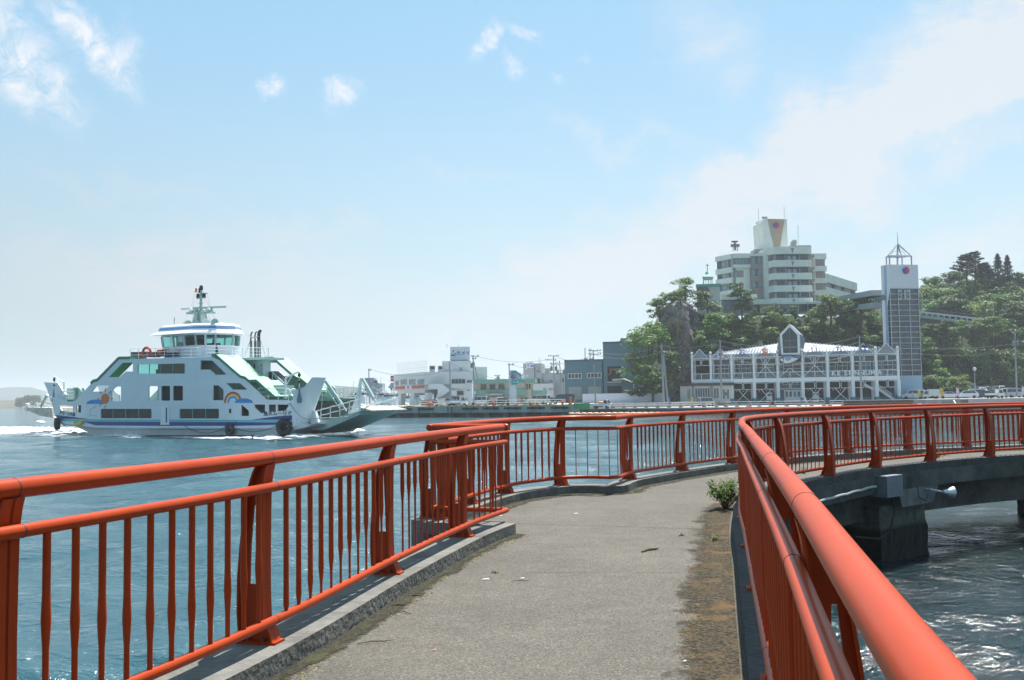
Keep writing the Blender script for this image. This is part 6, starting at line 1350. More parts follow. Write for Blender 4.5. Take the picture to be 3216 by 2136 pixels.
back = Vector((.12, .99, 0)).normalized()
def seg(i, t0=0, t1=1, y=0): return CP[i].lerp(CP[i+1], t0)+back*y, CP[i].lerp(CP[i+1], t1)+back*y
def zv(v, z): return Vector((v.x, v.y, z))
for i, c in enumerate(CP):
    m_ = MB(); bot = zG+1.2 if i not in (0, 1) else zDk0
    m_.box((c.x, c.y, (bot+zE+.7)/2), (.42, .42, zE+.7-bot)); 
    if i > 1: m_.box((c.x, c.y, (zG+1.2+zDk0)/2), (.6, .6, zDk0-zG-1.2))
    o = build(m_, 'column', MW, market)
    if i > 1: build(MB().box((c.x, c.y, zG+.7), (.95, .8, 1.5)), 'plinth', MTL, o)
    if i in (0, 1, 4, 5, 8, 9):
        b = Vector((c.x, c.y, zE+1.15)); build(MB().lathe([(0, -.32), (.22, -.24), (.32, 0), (.22, .24), (0, .32)], b, 10), 'globe_lamp', WHITE, o, smooth=True)
    if i in (0, 9): build(MB().lathe([(0, -.36), (.3, -.24), (.36, 0), (.3, .24), (0, .36)], Vector((c.x, c.y, zE+.42)), 10), 'globe_lamp', WHITE, o, smooth=True)
for i in range(9):
    a, b = seg(i); d = (b-a).normalized(); L_ = (b-a).length; mid = (a+b)/2
    m_ = MB(); m_.bar(zv(a, zE-.08), zv(b, zE-.08), .2, .16); m_.bar(zv(a, zRail), zv(b, zRail), .12, .14); m_.bar(zv(a, (zDk1+zDk0)/2), zv(b, (zDk1+zDk0)/2), .35, zDk1-zDk0); m_.bar(zv(mid, zRail), zv(mid, zDk1), .12, .12, up=d); build(m_, 'beam', MW, market)
    m_ = MB()
    for k in range(5): z = zDk1+.15+k*(zRail-zDk1-.2)/5; m_.bar(zv(a, z), zv(b, z), .03, .05)
    build(m_, 'rail_bars', mat('rail_grey', (.3, .34, .37)), market)
    for (z1, z0) in ((zB1, zB0), (zDk0-.15, zLb0)):
        if z1 < zDk1 and i < 2: continue
        for h in (0, 1):
            p0 = a.lerp(b, .06+h*.47); p1 = a.lerp(b, .47+h*.47); m_ = MB()
            for z in (z1, z0): m_.bar(zv(p0.lerp(p1, .05), z), zv(p1.lerp(p0, .05), z), .1, .1)
            for p_ in (p0, p1): m_.bar(zv(p_, z1-.12), zv(p_, z0+.12), .1, .1, up=d)
            for p_, e in ((p0, p1), (p1, p0)):
                m_.bar(zv(p_, z1-.12), zv(p_.lerp(e, .05), z1), .1, .1, up=d); m_.bar(zv(p_, z0+.12), zv(p_.lerp(e, .05), z0), .1, .1, up=d)
            build(m_, 'bracket_frame', MW, market)
    if i in (3, 5) or i == 4:
        m_ = MB(); zt_ = zB0 if i != 4 else zB0-1.0
        m_.bar(zv(a.lerp(b, .04), zDk1+.1), zv(mid, zt_+(0 if i == 4 else -.5)), .1, .12, up=back); m_.bar(zv(b.lerp(a, .04), zDk1+.1), zv(mid, zt_+(0 if i == 4 else -.5)), .1, .12, up=back)
        if i != 4: m_.bar(zv(mid, zt_-.5), zv(a.lerp(b, .3), zB1), .08, .1, up=back); m_.bar(zv(mid, zt_-.5), zv(a.lerp(b, .7), zB1), .08, .1, up=back)
        m_.bar(zv(mid, zt_-.5), zv(mid, zDk1+1.2), .07, .07, up=d); build(m_, 'cross_brace', MW, market)
    if i in (2, 3, 5, 6):
        m_ = MB(); c = zv(mid, (zLb0*.62+zG*.38)); m_.bar(zv(a.lerp(b, .1), zG+.2), c, .1, .12, up=back); m_.bar(zv(b.lerp(a, .1), zG+.2), c, .1, .12, up=back); m_.bar(c, zv(a.lerp(b, .28), zLb0), .1, .1, up=back); m_.bar(c, zv(a.lerp(b, .72), zLb0), .1, .1, up=back); m_.bar(c, zv(mid, zG+1.9), .07, .07, up=d); build(m_, 'cross_brace', MW, market)
        for k in range(3):
            p_ = zv(a.lerp(b, .2+.3*k)-back*.15, zLb0-.35); build(MB().lathe([(0, -.16), (.14, -.1), (.14, .1), (0, .16)], p_, 8), 'paper_lantern', mat('lantern_pink', (.55, .25, .25), rough=.8), market)
    # gable
    if i != 4:
        t0, t1 = (.03, .82) if i in (0,) else (.1, .88); p0, p1 = a.lerp(b, t0), a.lerp(b, t1); ap = (p0+p1)/2; zh = zE+2.1
        g = build(MB().prism([zv(p0, zE+.02), zv(p1, zE+.02), zv(p1, zE+.3), zv(ap, zh-.1), zv(p0, zE+.3)] if i in (0, 8) else [zv(p0, zE+.02), zv(p1, zE+.02), zv(p1, zE+.26), zv(p0, zE+.26)], back*.05), 'gable', MGR, market)
        m_ = MB()
        for q0, q1 in ((zv(p0, zE+.25), zv(ap, zh)), (zv(ap, zh), zv(p1, zE+.25)), (zv(p0, zE), zv(p0, zE+.3)), (zv(p1, zE), zv(p1, zE+.3))): m_.bar(q0-back*.05, q1-back*.05, .11, .11, up=back)
        build(m_, 'gable_frame', MW, g)
        ch = {2: 'お', 3: '魚', 5: 'い', 6: 'ち', 7: 'ば'}.get(i)
        if ch: text(ch, 'sign_letter', mat('letter_orange', (.62, .12, .03)) if ch == '魚' else mat('letter_blue', (.015, .03, .30)), g, zv(ap-back*.35, zE+1.0), 1.45 if ch != '魚' else 1.5, d, bold=.03, depth=.05)
        if i == 1: 
            pan = build(MB().prism([zv(ap-d*.62-back*.3, zE+.12), zv(ap+d*.62-back*.3, zE+.12), zv(ap+d*.62-back*.3, zE+1.4), zv(ap-d*.62-back*.3, zE+1.4)], back*.06), 'emblem_board', WHITE, g); swirl(zv(ap-back*.33, zE+.76), d, .5, g)
    # walls set back
    yb = 3.6
    p0, p1 = seg(i, 0, 1, yb)
    if i > 0:
        build(MB().prism([zv(p0, zDk1), zv(p1, zDk1), zv(p1, zE), zv(p0, zE)], back*.2), 'upper_wall', MWL, market)
        for h in ((.06, .46), (.54, .94)):
            q0, q1 = seg(i, h[0], h[1], yb-.06); z0, z1 = zDk1+.3, zE-1.5
            w = build(MB().prism([zv(q0, z0), zv(q1, z0), zv(q1, z1), zv(q0, z1)], back*.04), 'window', MG if (i+int(h[0] > .5)) % 4 else mat('market_glass_pale', (.16, .26, .28), rough=.15), market); m_ = MB()
            for t in (0, .5, 1): m_.bar(zv(q0.lerp(q1, t)-back*.04, z0), zv(q0.lerp(q1, t)-back*.04, z1), .12, .08, up=d)
            for z in (z0, z0+(z1-z0)*.72, z1): m_.bar(zv(q0-back*.05, z), zv(q1-back*.05, z), .08, .12)
            build(m_, 'window_frame', MW, w)
    if i > 1:
        if i != 4:
            build(MB().prism([zv(p0, zTeal), zv(p1, zTeal), zv(p1, zDk0), zv(p0, zDk0)], back*.2), 'lower_wall', MDK, market); build(MB().prism([zv(p0-back*.1, zG-.4), zv(p1-back*.1, zG-.4), zv(p1-back*.1, zTeal), zv(p0-back*.1, zTeal)], back*.25), 'dado', MTL, market)
        m_ = MB(); c2 = CP[i]+back*3.2; m_.box((c2.x, c2.y, (zG+zDk0)/2), (.7, .5, zDk0-zG)); build(m_, 'rear_column', MW, market)
    c2 = CP[i]+back*3.2+d*.8; build(MB().box((c2.x, c2.y, (zDk1+zE)/2), (.4, .4, zE-zDk1)), 'rear_column', MW, market)
    build(MB().prism([zv(a, zDk0+.2), zv(b, zDk0+.2), zv(b+back*12, zDk0+.2), zv(a+back*12, zDk0+.2)], (0, 0, .3)), 'upper_floor', MWL, market)
    build(MB().prism([zv(a+back*.6, zE-.05), zv(b+back*.6, zE-.05), zv(b+back*12, zE-.05), zv(a+back*12, zE-.05)], (0, 0, .15)), 'soffit', MWL, market)
# main roofs: ribbed white sheets rising to the centre
def roof(i0, i1, A, B, label):
    n = 26; fa, fb = CP[i0]+back*.9, CP[i1]+back*.9; ra, rb_ = ony(*ZM(*A), MD(ZM(*A)[0])+9), ony(*ZM(*B), MD(ZM(*B)[0])+9); mb = MB()
    zf = zE+.78
    mb.prism([zv(fa, zf), zv(fb, zf), rb_, ra], (0, 0, -.12)); r_ = build(mb, 'main_roof', mat('roof_white', (.40, .43, .47), rough=.4, var=.04), market)
    m_ = MB()
    for k in range(n+1): t = k/n; m_.bar(zv(fa.lerp(fb, t), zf)+Vector((0, 0, .06)), ra.lerp(rb_, t)+Vector((0, 0, .06)), .12, .16, up=(fb-fa).normalized().cross(Vector((0, 0, 1))))
    build(m_, 'roof_ribs', mat('roof_white', (.66, .68, .70)), r_); build(MB().prism([zv(fa, zE+.02), zv(fb, zE+.02), zv(fb, zf-.13), zv(fa, zf-.13)], back*.1), 'fascia', MGR, r_)
    m_ = MB(); m_.bar(ra+Vector((0, 0, .12)), rb_+Vector((0, 0, .12)), .3, .2)
    for k in range(n+1): t = (k+.5)/n; q = ra.lerp(rb_, min(1, t)); m_.box(q-back*.35+Vector((0, 0, -.2)), (.35, .25, .16))
    build(m_, 'ridge_blocks', mat('ridge_shadow_gap', (.05, .07, .12)), r_)
roof(0, 4, (290, 466), (1010, 350), 'l'); roof(5, 9, (1250, 341), (2075, 412), 'r')
# central glazed gable
dC = (CP[5]-CP[4]).normalized(); mC = (CP[4]+CP[5])/2-back*.9; FCm = Frame((mC.x, mC.y, 0), math.atan2(dC.y, dC.x))
outp = [FCm.G(*ZM(x, y)) for x, y in ((1030, 265), (1120, 170), (1212, 262), (1216, 453), (1046, 457))]; inp = [FCm.G(*ZM(x, y)) for x, y in ((1050, 272), (1121, 197), (1192, 272), (1197, 437), (1060, 440))]
build(MB().prism(outp, FCm.y*.6, [inp]), 'centre_frame', MW, market); g_ = build(MB().prism([p_+FCm.y*.3 for p_ in inp], FCm.y*.05), 'centre_glass', mat('centre_glass', (.03, .045, .06), rough=.1, var=.3), market)
m_ = MB()
for y in (325, 388): a, b = FCm.G(*ZM(1052, y), .25), FCm.G(*ZM(1195, y-3), .25); m_.bar(a, b, .06, .06)
m_.bar(FCm.G(*ZM(1121, 200), .25), FCm.G(*ZM(1125, 438), .25), .05, .05, up=FCm.x); build(m_, 'glazing_bars', MGR, g_)
build(MB().prism([p_+FCm.y*.61 for p_ in outp], FCm.y*7), 'centre_body', MGR, market)
m_ = MB(); s0 = [FCm.G(*ZM(x, y), 2.5) for x, y in ((1205, 262), (1262, 300), (1262, 345), (1240, 450), (1205, 450))]; m_.prism(s0, FCm.y*.3); s1 = [FCm.G(*ZM(x, y), 2.5) for x, y in ((1040, 268), (1012, 300), (1014, 450), (1040, 450))]; m_.prism(s1, FCm.y*.3); build(m_, 'centre_shoulders', MGR, market)
# fish sign
fish = thing('fish_sign', 'painted tuna cut-out in blue and white hanging under the central gable', 'sign', tuple(FCm.G(*ZM(1125, 500), -.3)))
fo = [(1028, 492), (1040, 476), (1070, 462), (1110, 456), (1150, 462), (1195, 480), (1215, 488), (1232, 462), (1236, 470), (1226, 495), (1238, 528), (1230, 530), (1212, 500), (1170, 522), (1150, 530), (1120, 540), (1090, 543), (1060, 532), (1040, 515)]
build(MB().prism([FCm.G(*ZM(x, y), -.3) for x, y in fo], -FCm.y*.08), 'outline', mat('fish_navy', (.01, .02, .05)), fish)
build(MB().prism([FCm.G(*ZM(x, y), -.4) for x, y in ((1035, 490), (1050, 476), (1075, 466), (1110, 461), (1150, 467), (1195, 484), (1150, 480), (1100, 478), (1060, 484))], -FCm.y*.03), 'fish_back', mat('fish_blue', (.07, .25, .48)), fish)
build(MB().prism([FCm.G(*ZM(x, y), -.4) for x, y in ((1034, 494), (1060, 486), (1100, 480), (1150, 482), (1205, 490), (1165, 515), (1120, 533), (1085, 536), (1058, 526), (1040, 510))], -FCm.y*.03), 'fish_belly', mat('fish_pale', (.62, .64, .6)), fish)
m_ = MB(); pp = [FCm.G(*ZM(x, y), -.44) for x, y in ((1055, 478), (1068, 500), (1058, 524))]
for a, b in zip(pp, pp[1:]): m_.bar(a, b, .04, .12)
pp = [FCm.G(*ZM(x, y), -.44) for x, y in ((1085, 492), (1115, 486), (1132, 490), (1105, 508), (1085, 492))]
for a, b in zip(pp, pp[1:]): m_.bar(a, b, .04, .13)
build(m_, 'fish_lines', mat('fish_navy', (.01, .02, .05)), fish); build(MB().lathe([(0, -.02), (.12, 0), (0, .02)], FCm.G(*ZM(1058, 488), -.46), 8, FCm.y.to_track_quat('Z', 'Y').to_matrix()), 'eye', MDK, fish)
# centre ground floor
yw = 2.4
p0, p1 = seg(4, .02, .98, yw); build(MB().prism([zv(p0, zG-.3), zv(p1, zG-.3), zv(p1, zDk0), zv(p0, zDk0)], back*.2), 'centre_wall', MWL, market)
Fc = Frame(zv((p0+p1)/2, 0), math.atan2(dC.y, dC.x)); window(Fc, market, ZM(1058, 702), ZM(1236, 728), 0, 4, fr=MW, gl=MG, t=.1)
dw = wbox(Fc, market, ZM(1070, 785), ZM(1230, 893), -.15, -.01, WHITE, 'entrance_doors'); m_ = MB()
for a, b, c_ in ((1082, 1106, 0), (1118, 1142, 0), (1156, 1184, 1), (1196, 1220, 0)):
    wbox(Fc, dw, ZM(a, 795), ZM(b, 845), -.2, -.152, MG if not c_ else mat('door_blue', (.08, .35, .6)), 'door_pane')
window(Fc, market, ZM(1062, 470), ZM(1240, 640), .1, 2, 3, fr=MW, gl=MG, t=.1)
# big latin letters on the gallery rail
LT = Frame(zv(CP[6]-back*.35, 0), math.atan2((CP[9]-CP[6]).y, (CP[9]-CP[6]).x))
for ch, x in zip('KESENNUMA', (215, 300, 425, 505, 622, 715, 810, 905, 1025)):
    q = LT.G(*Z5(x, 984-(x-215)*.012)); text(ch, 'rail_letter', MW, market, Vector((q.x, q.y, (zDk1+zRail)/2+.05)), 1.3, LT.x, bold=.03, depth=.05)
# outside stair at the right end
SFm = Frame(zv(CP[7]-back*.1, 0), math.atan2((CP[9]-CP[7]).y, (CP[9]-CP[7]).x))
m_ = MB(); S_ = lambda x, y, l=1.2: SFm.G(*Z5(x, y), l)
m_.bar(S_(760, 1160), S_(905, 1245), .12, .45); m_.bar(S_(905, 1245), S_(970, 1245), .9, .3); m_.bar(S_(1000, 1235), S_(1270, 1425), .14, .5); m_.bar(S_(1010, 1170), S_(1240, 1330), .07, .08); m_.bar(S_(1010, 1200), S_(1240, 1360), .05, .06)
for k in range(7): t = k/6; a = S_(1010+230*t, 1170+160*t); m_.bar(a, a-Vector((0, 0, 1.05)), .05, .05, up=(1, 0, 0))
for k in range(12): t = k/11; m_.box(S_(1010+250*t, 1250+165*t)+back*.6, (.35, 1.1, .06))
build(m_, 'outside_stair', MW, market)
# ticket hall wing at the left
TF = Frame(zv(CP[0].lerp(CP[1], .5)-back*.4, 0), math.atan2((CP[2]-CP[0]).y, (CP[2]-CP[0]).x)); hall = thing('ticket_hall', 'low cream hall with stone pillars under the left end of the market', 'building', (TF.o.x, TF.o.y, zG))
HWm = mat('hall_cream', (.58, .58, .54), rough=.8, var=.04); STN = mat('stone_pillar', (.25, .25, .24), rough=.9, var=.3, scale=4)
wbox(TF, hall, ZM(105, 740), ZM(590, 905), 0, 9, HWm, 'wall'); wbox(TF, hall, ZM(100, 722), ZM(600, 738), -.5, 9.5, mat('hall_roof_dark', (.05, .04, .045)), 'roof_edge')
for a, b in ((216, 236), (386, 411)): wbox(TF, hall, ZM(a, 740), ZM(b, 905), -.25, -.01, STN, 'stone_pillar')
window(TF, hall, ZM(245, 765), ZM(385, 858), 0, 6, 1, gl=MG, fr=MW); window(TF, hall, ZM(418, 765), ZM(468, 858), 0, 2, 1, gl=MG, fr=MW)
for a in (176, 189, 503, 515, 540, 551): wbox(TF, hall, ZM(a, 775), ZM(a+7, 862), -.08, -.01, MDK, 'slot_window')
wbox(TF, hall, ZM(522, 800), ZM(537, 832), -.1, -.01, mat('plaque_brown', (.15, .11, .08)), 'plaque')
# vending machines
for i, (a, b, c_, lb) in enumerate(((905, 960, 808, 'white drinks vending machine left of the market entrance'), (1335, 1392, 800, 'pale green drinks vending machine right of the market entrance'))):
    o_ = wbox(Fc, None, ZM(a, c_), ZM(b, 893), -1.6, -.8, [WHITE, PAINT['pale']][i], 'vending_machine'); tag(o_, lb, 'vending machine')
    RM[o_.name] = Matrix.Identity(4)
    wbox(Fc, o_, ZM(a+5, c_+7), ZM(b-5, c_+32), -1.66, -1.61, mat('vend_glass', (.12, .16, .18), rough=.1, var=.6, scale=6), 'display'); wbox(Fc, o_, ZM(a+5, c_+66), ZM(b-12, c_+76), -1.64, -1.605, mat('vend_tray', (.05, .15, .25)), 'tray')
# ================= hill, rock, hotel, lift tower =================
def sm(a, b, x): t = max(0, min(1, (x-a)/(b-a))); return t*t*(3-2*t)
def HT(X, Y):
    n = 1.2*noise.noise(Vector((X*.07, Y*.07, 0)))+.4*noise.noise(Vector((X*.2, Y*.2, 3)))
    west = 21.0*sm(226, 245, Y+n*1.5)*sm(36, 44, X)
    east = 19.5*sm(262, 281, Y+n*1.5)+13*sm(284, 320, Y)*sm(112, 124, X)
    k = sm(94, 103, X); h = west*(1-k)+east*k
    if X < 100: h += 7*sm(300, 330, Y)*k
    return h+n*sm(1, 6, h)-.65
mb = MB(); nx, ny = 92, 74; x0, x1, y0, y1 = 30, 215, 222, 370
for j in range(ny+1):
    for i in range(nx+1): X_, Y_ = x0+(x1-x0)*i/nx, y0+(y1-y0)*j/ny; mb.v.append(Vector((X_, Y_, HT(X_, Y_))))
for j in range(ny):
    for i in range(nx): a = j*(nx+1)+i; mb.f.append((a, a+1, a+nx+2, a+nx+1)); mb.mi.append(0)
tag(build(mb, 'hill', mat('hill_soil', (.035, .05, .02), rough=1, var=.5, scale=.3, det=9), smooth=True), kind='structure')
# ---- rock ----
Zr = lambda x, y: (1940+x/3.825, 880+y/3.825)
ED = [(250, 690, 800), (300, 600, 880), (400, 545, 930), (480, 520, 990), (600, 560, 1010), (700, 610, 1030), (830, 640, 1030), (900, 650, 1030), (1000, 640, 1020), (1080, 615, 1000), (1200, 600, 930), (1320, 600, 900), (1480, 600, 860)]
def rock():
    mb = MB(); nu, nv = 56, 110
    for j in range(nv+1):
        y = 250+(1500-250)*j/nv; k = 0
        while k < len(ED)-2 and ED[k+1][0] < y: k += 1
        t = min(1, (y-ED[k][0])/(ED[k+1][0]-ED[k][0])); l = ED[k][1]+(ED[k+1][1]-ED[k][1])*t; r = ED[k][2]+(ED[k+1][2]-ED[k][2])*t
        for i in range(nu+1):
            u = i/nu; x = l+(r-l)*u; D = 231-4.5*math.sin(math.pi*u)**.7-3.0*(j/nv)
            if .45 < u < .75: D -= 1.6*math.sin((u-.45)/.3*math.pi)
            q = ony(*Zr(x, y), D); n = 1.6*noise.noise(Vector((q.x*.5, q.y*.3, q.z*.12)))+.8*noise.noise(Vector((q.x*1.3, 3, q.z*.35)))+.35*noise.noise(Vector((q.x*3, 7, q.z*1.2)))
            st = .5*((q.z*.45+q.x*.25) % 1.0)
            q.y -= n+st; q.x += .5*noise.noise(Vector((q.z*.8, q.x, 2))); mb.v.append(q)
    for j in range(nv):
        for i in range(nu): a = j*(nu+1)+i; mb.f.append((a, a+nu+1, a+nu+2, a+1)); mb.mi.append(0)
    # back skin
    o = len(mb.v); 
    for v in list(mb.v): mb.v.append(Vector((v.x, 240, v.z)))
    for j in range(nv):
        for i in range(nu): a = o+j*(nu+1)+i; mb.f.append((a, a+1, a+nu+2, a+nu+1)); mb.mi.append(0)
    for j in range(nv):
        for i in (0, nu): a = j*(nu+1)+i; mb.f.append((a, a+nu+1, a+nu+1+o, a+o) if i else (a, a+o, a+nu+1+o, a+nu+1)); mb.mi.append(0)
    for i in range(nu): mb.f.append((i, i+1, i+1+o, i+o)); mb.mi.append(0)
    m = bpy.data.materials.new('cliff_rock'); m.use_nodes = True; N = m.node_tree.nodes; L = m.node_tree.links; p = N['Principled BSDF']; p.inputs['Roughness'].default_value = .95
    tc = N.new('ShaderNodeTexCoord')
    def nz(s, sz, d=8, off=0):
        mp = N.new('ShaderNodeMapping'); mp.inputs['Scale'].default_value = (1, 1, sz); mp.inputs['Location'].default_value = (off, 0, 0); L.new(tc.outputs['Object'], mp.inputs[0]); t = N.new('ShaderNodeTexNoise'); t.inputs['Scale'].default_value = s; t.inputs['Detail'].default_value = d; t.inputs['Roughness'].default_value = .7; L.new(mp.outputs[0], t.inputs['Vector']); return t.outputs[0]
    def ramp(v, pts):
        c = N.new('ShaderNodeValToRGB'); L.new(v, c.inputs[0]); e = c.color_ramp.elements
        while len(e) < len(pts): e.new(.5)
        for i, (q, col) in enumerate(pts): e[i].position = q; e[i].color = (*col, 1)
        return c.outputs[0]
    base = ramp(nz(.8, .35), [(.32, (.05, .053, .06)), (.47, (.12, .12, .125)), (.58, (.21, .19, .18)), (.70, (.42, .38, .34))])
    och = ramp(nz(.3, .6, 6, 9), [(.50, (0, 0, 0)), (.60, (1, 1, 1))]); mx = N.new('ShaderNodeMix'); mx.data_type = 'RGBA'; L.new(och, mx.inputs[0]); L.new(base, mx.inputs[6]); mx.inputs[7].default_value = (.30, .20, .11, 1)
    gr = ramp(nz(.5, 1, 7, 20), [(.56, (0, 0, 0)), (.64, (1, 1, 1))]); m2 = N.new('ShaderNodeMix'); m2.data_type = 'RGBA'; L.new(gr, m2.inputs[0]); L.new(mx.outputs[2], m2.inputs[6]); m2.inputs[7].default_value = (.04, .075, .02, 1); L.new(m2.outputs[2], p.inputs['Base Color'])
    b = N.new('ShaderNodeBump'); b.inputs['Strength'].default_value = 1; b.inputs['Distance'].default_value = .5; L.new(nz(2.2, .5), b.inputs['Height']); L.new(b.outputs[0], p.inputs['Normal'])
    tag(build(mb, 'rock_cliff', m), 'tall bare rock face with ochre patches at the left end of the hill', 'cliff')
rock()
# ---- hotel ----
Z6 = lambda x, y: (2100+x/3.632, 620+y/3.632)
HC = mat('hotel_cream', (.70, .71, .64), rough=.85, var=.09, scale=.35, det=9); HM = mat('hotel_mauve', (.33, .26, .25), rough=.85, var=.08, scale=.4); HB = mat('hotel_brown', (.40, .30, .22), rough=.85, var=.06)
HG = mat('hotel_glass', (.03, .045, .07), rough=.1, var=.5, scale=.25, spec=.8); CUR = mat('hotel_curtain_glass', (.25, .33, .34), rough=.2, var=.15, scale=.6); HTOP = mat('hotel_parapet_top', (.72, .72, .66), rough=.7)
HF0 = frame_at(2450, 980, 250, 2)
hotel = thing('hotel', 'large cream and mauve hotel with stepped balconies and an emblem tower on the hill', 'hotel', (HF0.o.x, HF0.o.y, 21))
def block(F_, x0, x1, y0, y1, yb, depth, m, nm='wall'): return wbox(F_, hotel, Z6(x0, y0), Z6(x1, y1), yb, depth, m, nm)
def chbox(F_, xa, xb, x1, y0, y1, back_, depth, m, nm):
    """band with a chamfered left corner"""
    a = F_.L(*Z6(xa, y0), back_)[0]; b, z1 = F_.L(*Z6(xb, y0), 0); c, z0 = F_.L(*Z6(x1, y1), 0)
    pts = [F_.P(b, 0, z0), F_.P(c, 0, z0), F_.P(c, depth, z0), F_.P(a, depth, z0), F_.P(a, back_, z0)]; o = build(MB().prism(pts, (0, 0, z1-z0)), nm, m, hotel)
    build(MB().prism([q+Vector((0, 0, z1-z0+.004)) for q in pts], (0, 0, .12)), 'coping', HTOP, o); return o
R_ = HF0
bands = [(570, 640), (722, 787), (868, 930), (1010, 1072), (1155, 1212)]
for k, (a, b) in enumerate(bands): chbox(R_, 1145 if k else 1068, 1195, 1630+k*4, a, b, 2.2 if k else 4.5, 13, HC, 'balcony_band')
block(R_, 1150, 1608, 640, 1160, 2.2, 12.8, HM, 'recess_wall')
block(R_, 1100, 1150, 640, 1160, 2.9, 13, HC, 'wall')
for k in range(4):
    y0, y1 = bands[k][1], bands[k+1][0]; s = k*4
    window(R_, hotel, Z6(1182+s, y0+2), Z6(1345+s, y1), 1.6, 4, 1, fr=WFD, gl=HG, t=.06); window(R_, hotel, Z6(1478+s, y0+2), Z6(1608+s, y1), 1.6, 3, 1, fr=WFD, gl=HG, t=.06)
    for a, b in ((1184, 1228), (1318, 1344), (1478, 1500), (1590, 1606)): wbox(R_, hotel, Z6(a+s, y0+4), Z6(b+s, y1), 1.5, 1.52, CUR, 'curtain')
    for x in (1372, 1434):
        c = R_.G(*Z6(x+s, (y0+y1)/2+12), 1.3); disc(c, R_.x, .66, mat('disc_ring', (.2, .2, .22)), 'round_panel', hotel, .1); disc(c-R_.y*.11, R_.x, .54, mat('disc_pale', (.38, .42, .46)), 'round_panel', hotel, .05)
for k, (a, b) in enumerate(bands):
    s = k*4-6; m_ = MB(); m_.prism([R_.G(*Z6(x, y), -.02) for x, y in ((1400+s, a+8), (1436+s, a+8), (1418+s, b))], -R_.y*.06); build(m_, 'notch', HM, hotel)
# middle recessed block
block(R_, 935, 1112, 640, 1165, 5.2, 14, HM, 'wall'); 
for k in range(3): window(R_, hotel, Z6(948+k*3, 680+k*140), Z6(1085+k*3, 752+k*140), 5.2, 4, 1, fr=WFD, gl=CUR, t=.06); wbox(R_, hotel, Z6(988+k*3, 682+k*140), Z6(1018+k*3, 750+k*140), 5.1, 5.12, HG, 'window_gap')
block(R_, 925, 1110, 640, 668, 4.6, 5.2, HC, 'coping')
# left block: front and receding side
FLc = frame_at(2302, 980, 256, 2); FLs = Frame(FLc.o, R(-62))
block(FLc, 735, 945, 648, 1300, 0, 14, HC, 'wall')
window(FLc, hotel, Z6(755, 692), Z6(945, 764), 0, 5, 1, fr=WFD, gl=CUR, t=.06); wbox(FLc, hotel, Z6(735, 640), Z6(950, 690), -.7, -.01, HC, 'balcony_band'); wbox(FLc, hotel, Z6(735, 766), Z6(945, 800), -.7, -.01, HC, 'balcony_band')
for k in range(2): window(FLc, hotel, Z6(737, 838+k*140), Z6(782, 910+k*140), 0, 1, fr=WFD, gl=CUR, t=.06); wbox(FLc, hotel, Z6(784, 836+k*140), Z6(856, 912+k*140), -.05, -.01, HM, 'mauve_panel')
xr0 = FLs.L(*Z6(556, 900))[0]; xr1 = FLs.L(*Z6(735, 900))[0]
def sband(za, zb, m, y0, y1, nm): return build(fbox(MB(), FLs, xr0, xr1, y0, y1, zb, za), nm, m, hotel)
zz_ = lambda y: FLs.L(*Z6(735, y))[1]
for a, b in ((645, 700), (795, 855), (912, 975), (1055, 1110)): sband(zz_(a), zz_(b), HC, -.6, 6, 'balcony_band')
sband(zz_(650), zz_(1250), HM, .05, 5.9, 'wall')
for a, b in ((700, 795), (855, 912), (975, 1055)):
    for t0, t1, g in ((0, .28, HG), (.30, .36, CUR), (.62, .72, CUR), (.74, .86, HG), (.88, .99, CUR)):
        build(fbox(MB(), FLs, xr0+(xr1-xr0)*t0, xr0+(xr1-xr0)*t1, -.05, .04, zz_(b), zz_(a)), 'window', g, hotel)
    disc(FLs.P(xr0+(xr1-xr0)*.48, -.03, (zz_(a)+zz_(b))/2), FLs.x, .5, mat('disc_pale', (.38, .42, .46)), 'round_panel', hotel, .1)
m_ = MB(); q0 = FLs.P(xr0+.3, .3, zz_(645)); q1 = FLs.P(xr1, .3, zz_(645)); m_.tube([q0+Vector((0, 0, .9)), q1+Vector((0, 0, .9))], .04, 4)
for t in range(8): q = q0.lerp(q1, t/7); m_.tube([q, q+Vector((0, 0, .9))], .03, 4)
build(m_, 'roof_rail', WFR, hotel)
# right return block with bands, and the long low wing
FRc = frame_at(2560, 980, 257, 4)
for k, (a, b) in enumerate(((640, 705), (782, 842), (920, 978), (1055, 1115), (1180, 1225))):
    wbox(FRc, hotel, Z6(1640, a), Z6(1800+k*4, b), -.6, 9, HC, 'balcony_band'); wbox(FRc, hotel, Z6(1610+k*5, a+8), Z6(1662+k*3, b-20), -2.2, -.61, HM, 'mauve_box')
wbox(FRc, hotel, Z6(1645, 700), Z6(1780, 1200), 0, 9, HC, 'wall')
for k, (a, b) in enumerate(((705, 782), (842, 920), (978, 1055), (1115, 1180))): wbox(FRc, hotel, Z6(1682+k*3, a+2), Z6(1750+k*3, b-2), -.3, -.02, HM, 'mauve_panel'); window(FRc, hotel, Z6(1752+k*3, a), Z6(1780+k*3, b), -.3, 1, fr=WFD, gl=CUR, t=.05)
FWg = Frame(ony(2590, 950, 262)*Vector((1, 1, 0)) if False else Vector((ony(2590, 950, 262).x, ony(2590, 950, 262).y, 0)), R(56))
wx0, wx1 = 0, FWg.L(*Z6(2130, 1040))[0]; zw = lambda y: FWg.L(*Z6(1785, y))[1]
for a, b, m, y0, y1, nm in ((872, 968, HC, -.5, 8, 'balcony_band'), (1022, 1100, HC, -.5, 8, 'balcony_band'), (1145, 1200, HC, -.5, 8, 'balcony_band'), (900, 1250, HM, 0, 7.9, 'wall')): build(fbox(MB(), FWg, wx0, wx1, y0, y1, zw(b), zw(a)), nm, m, hotel)
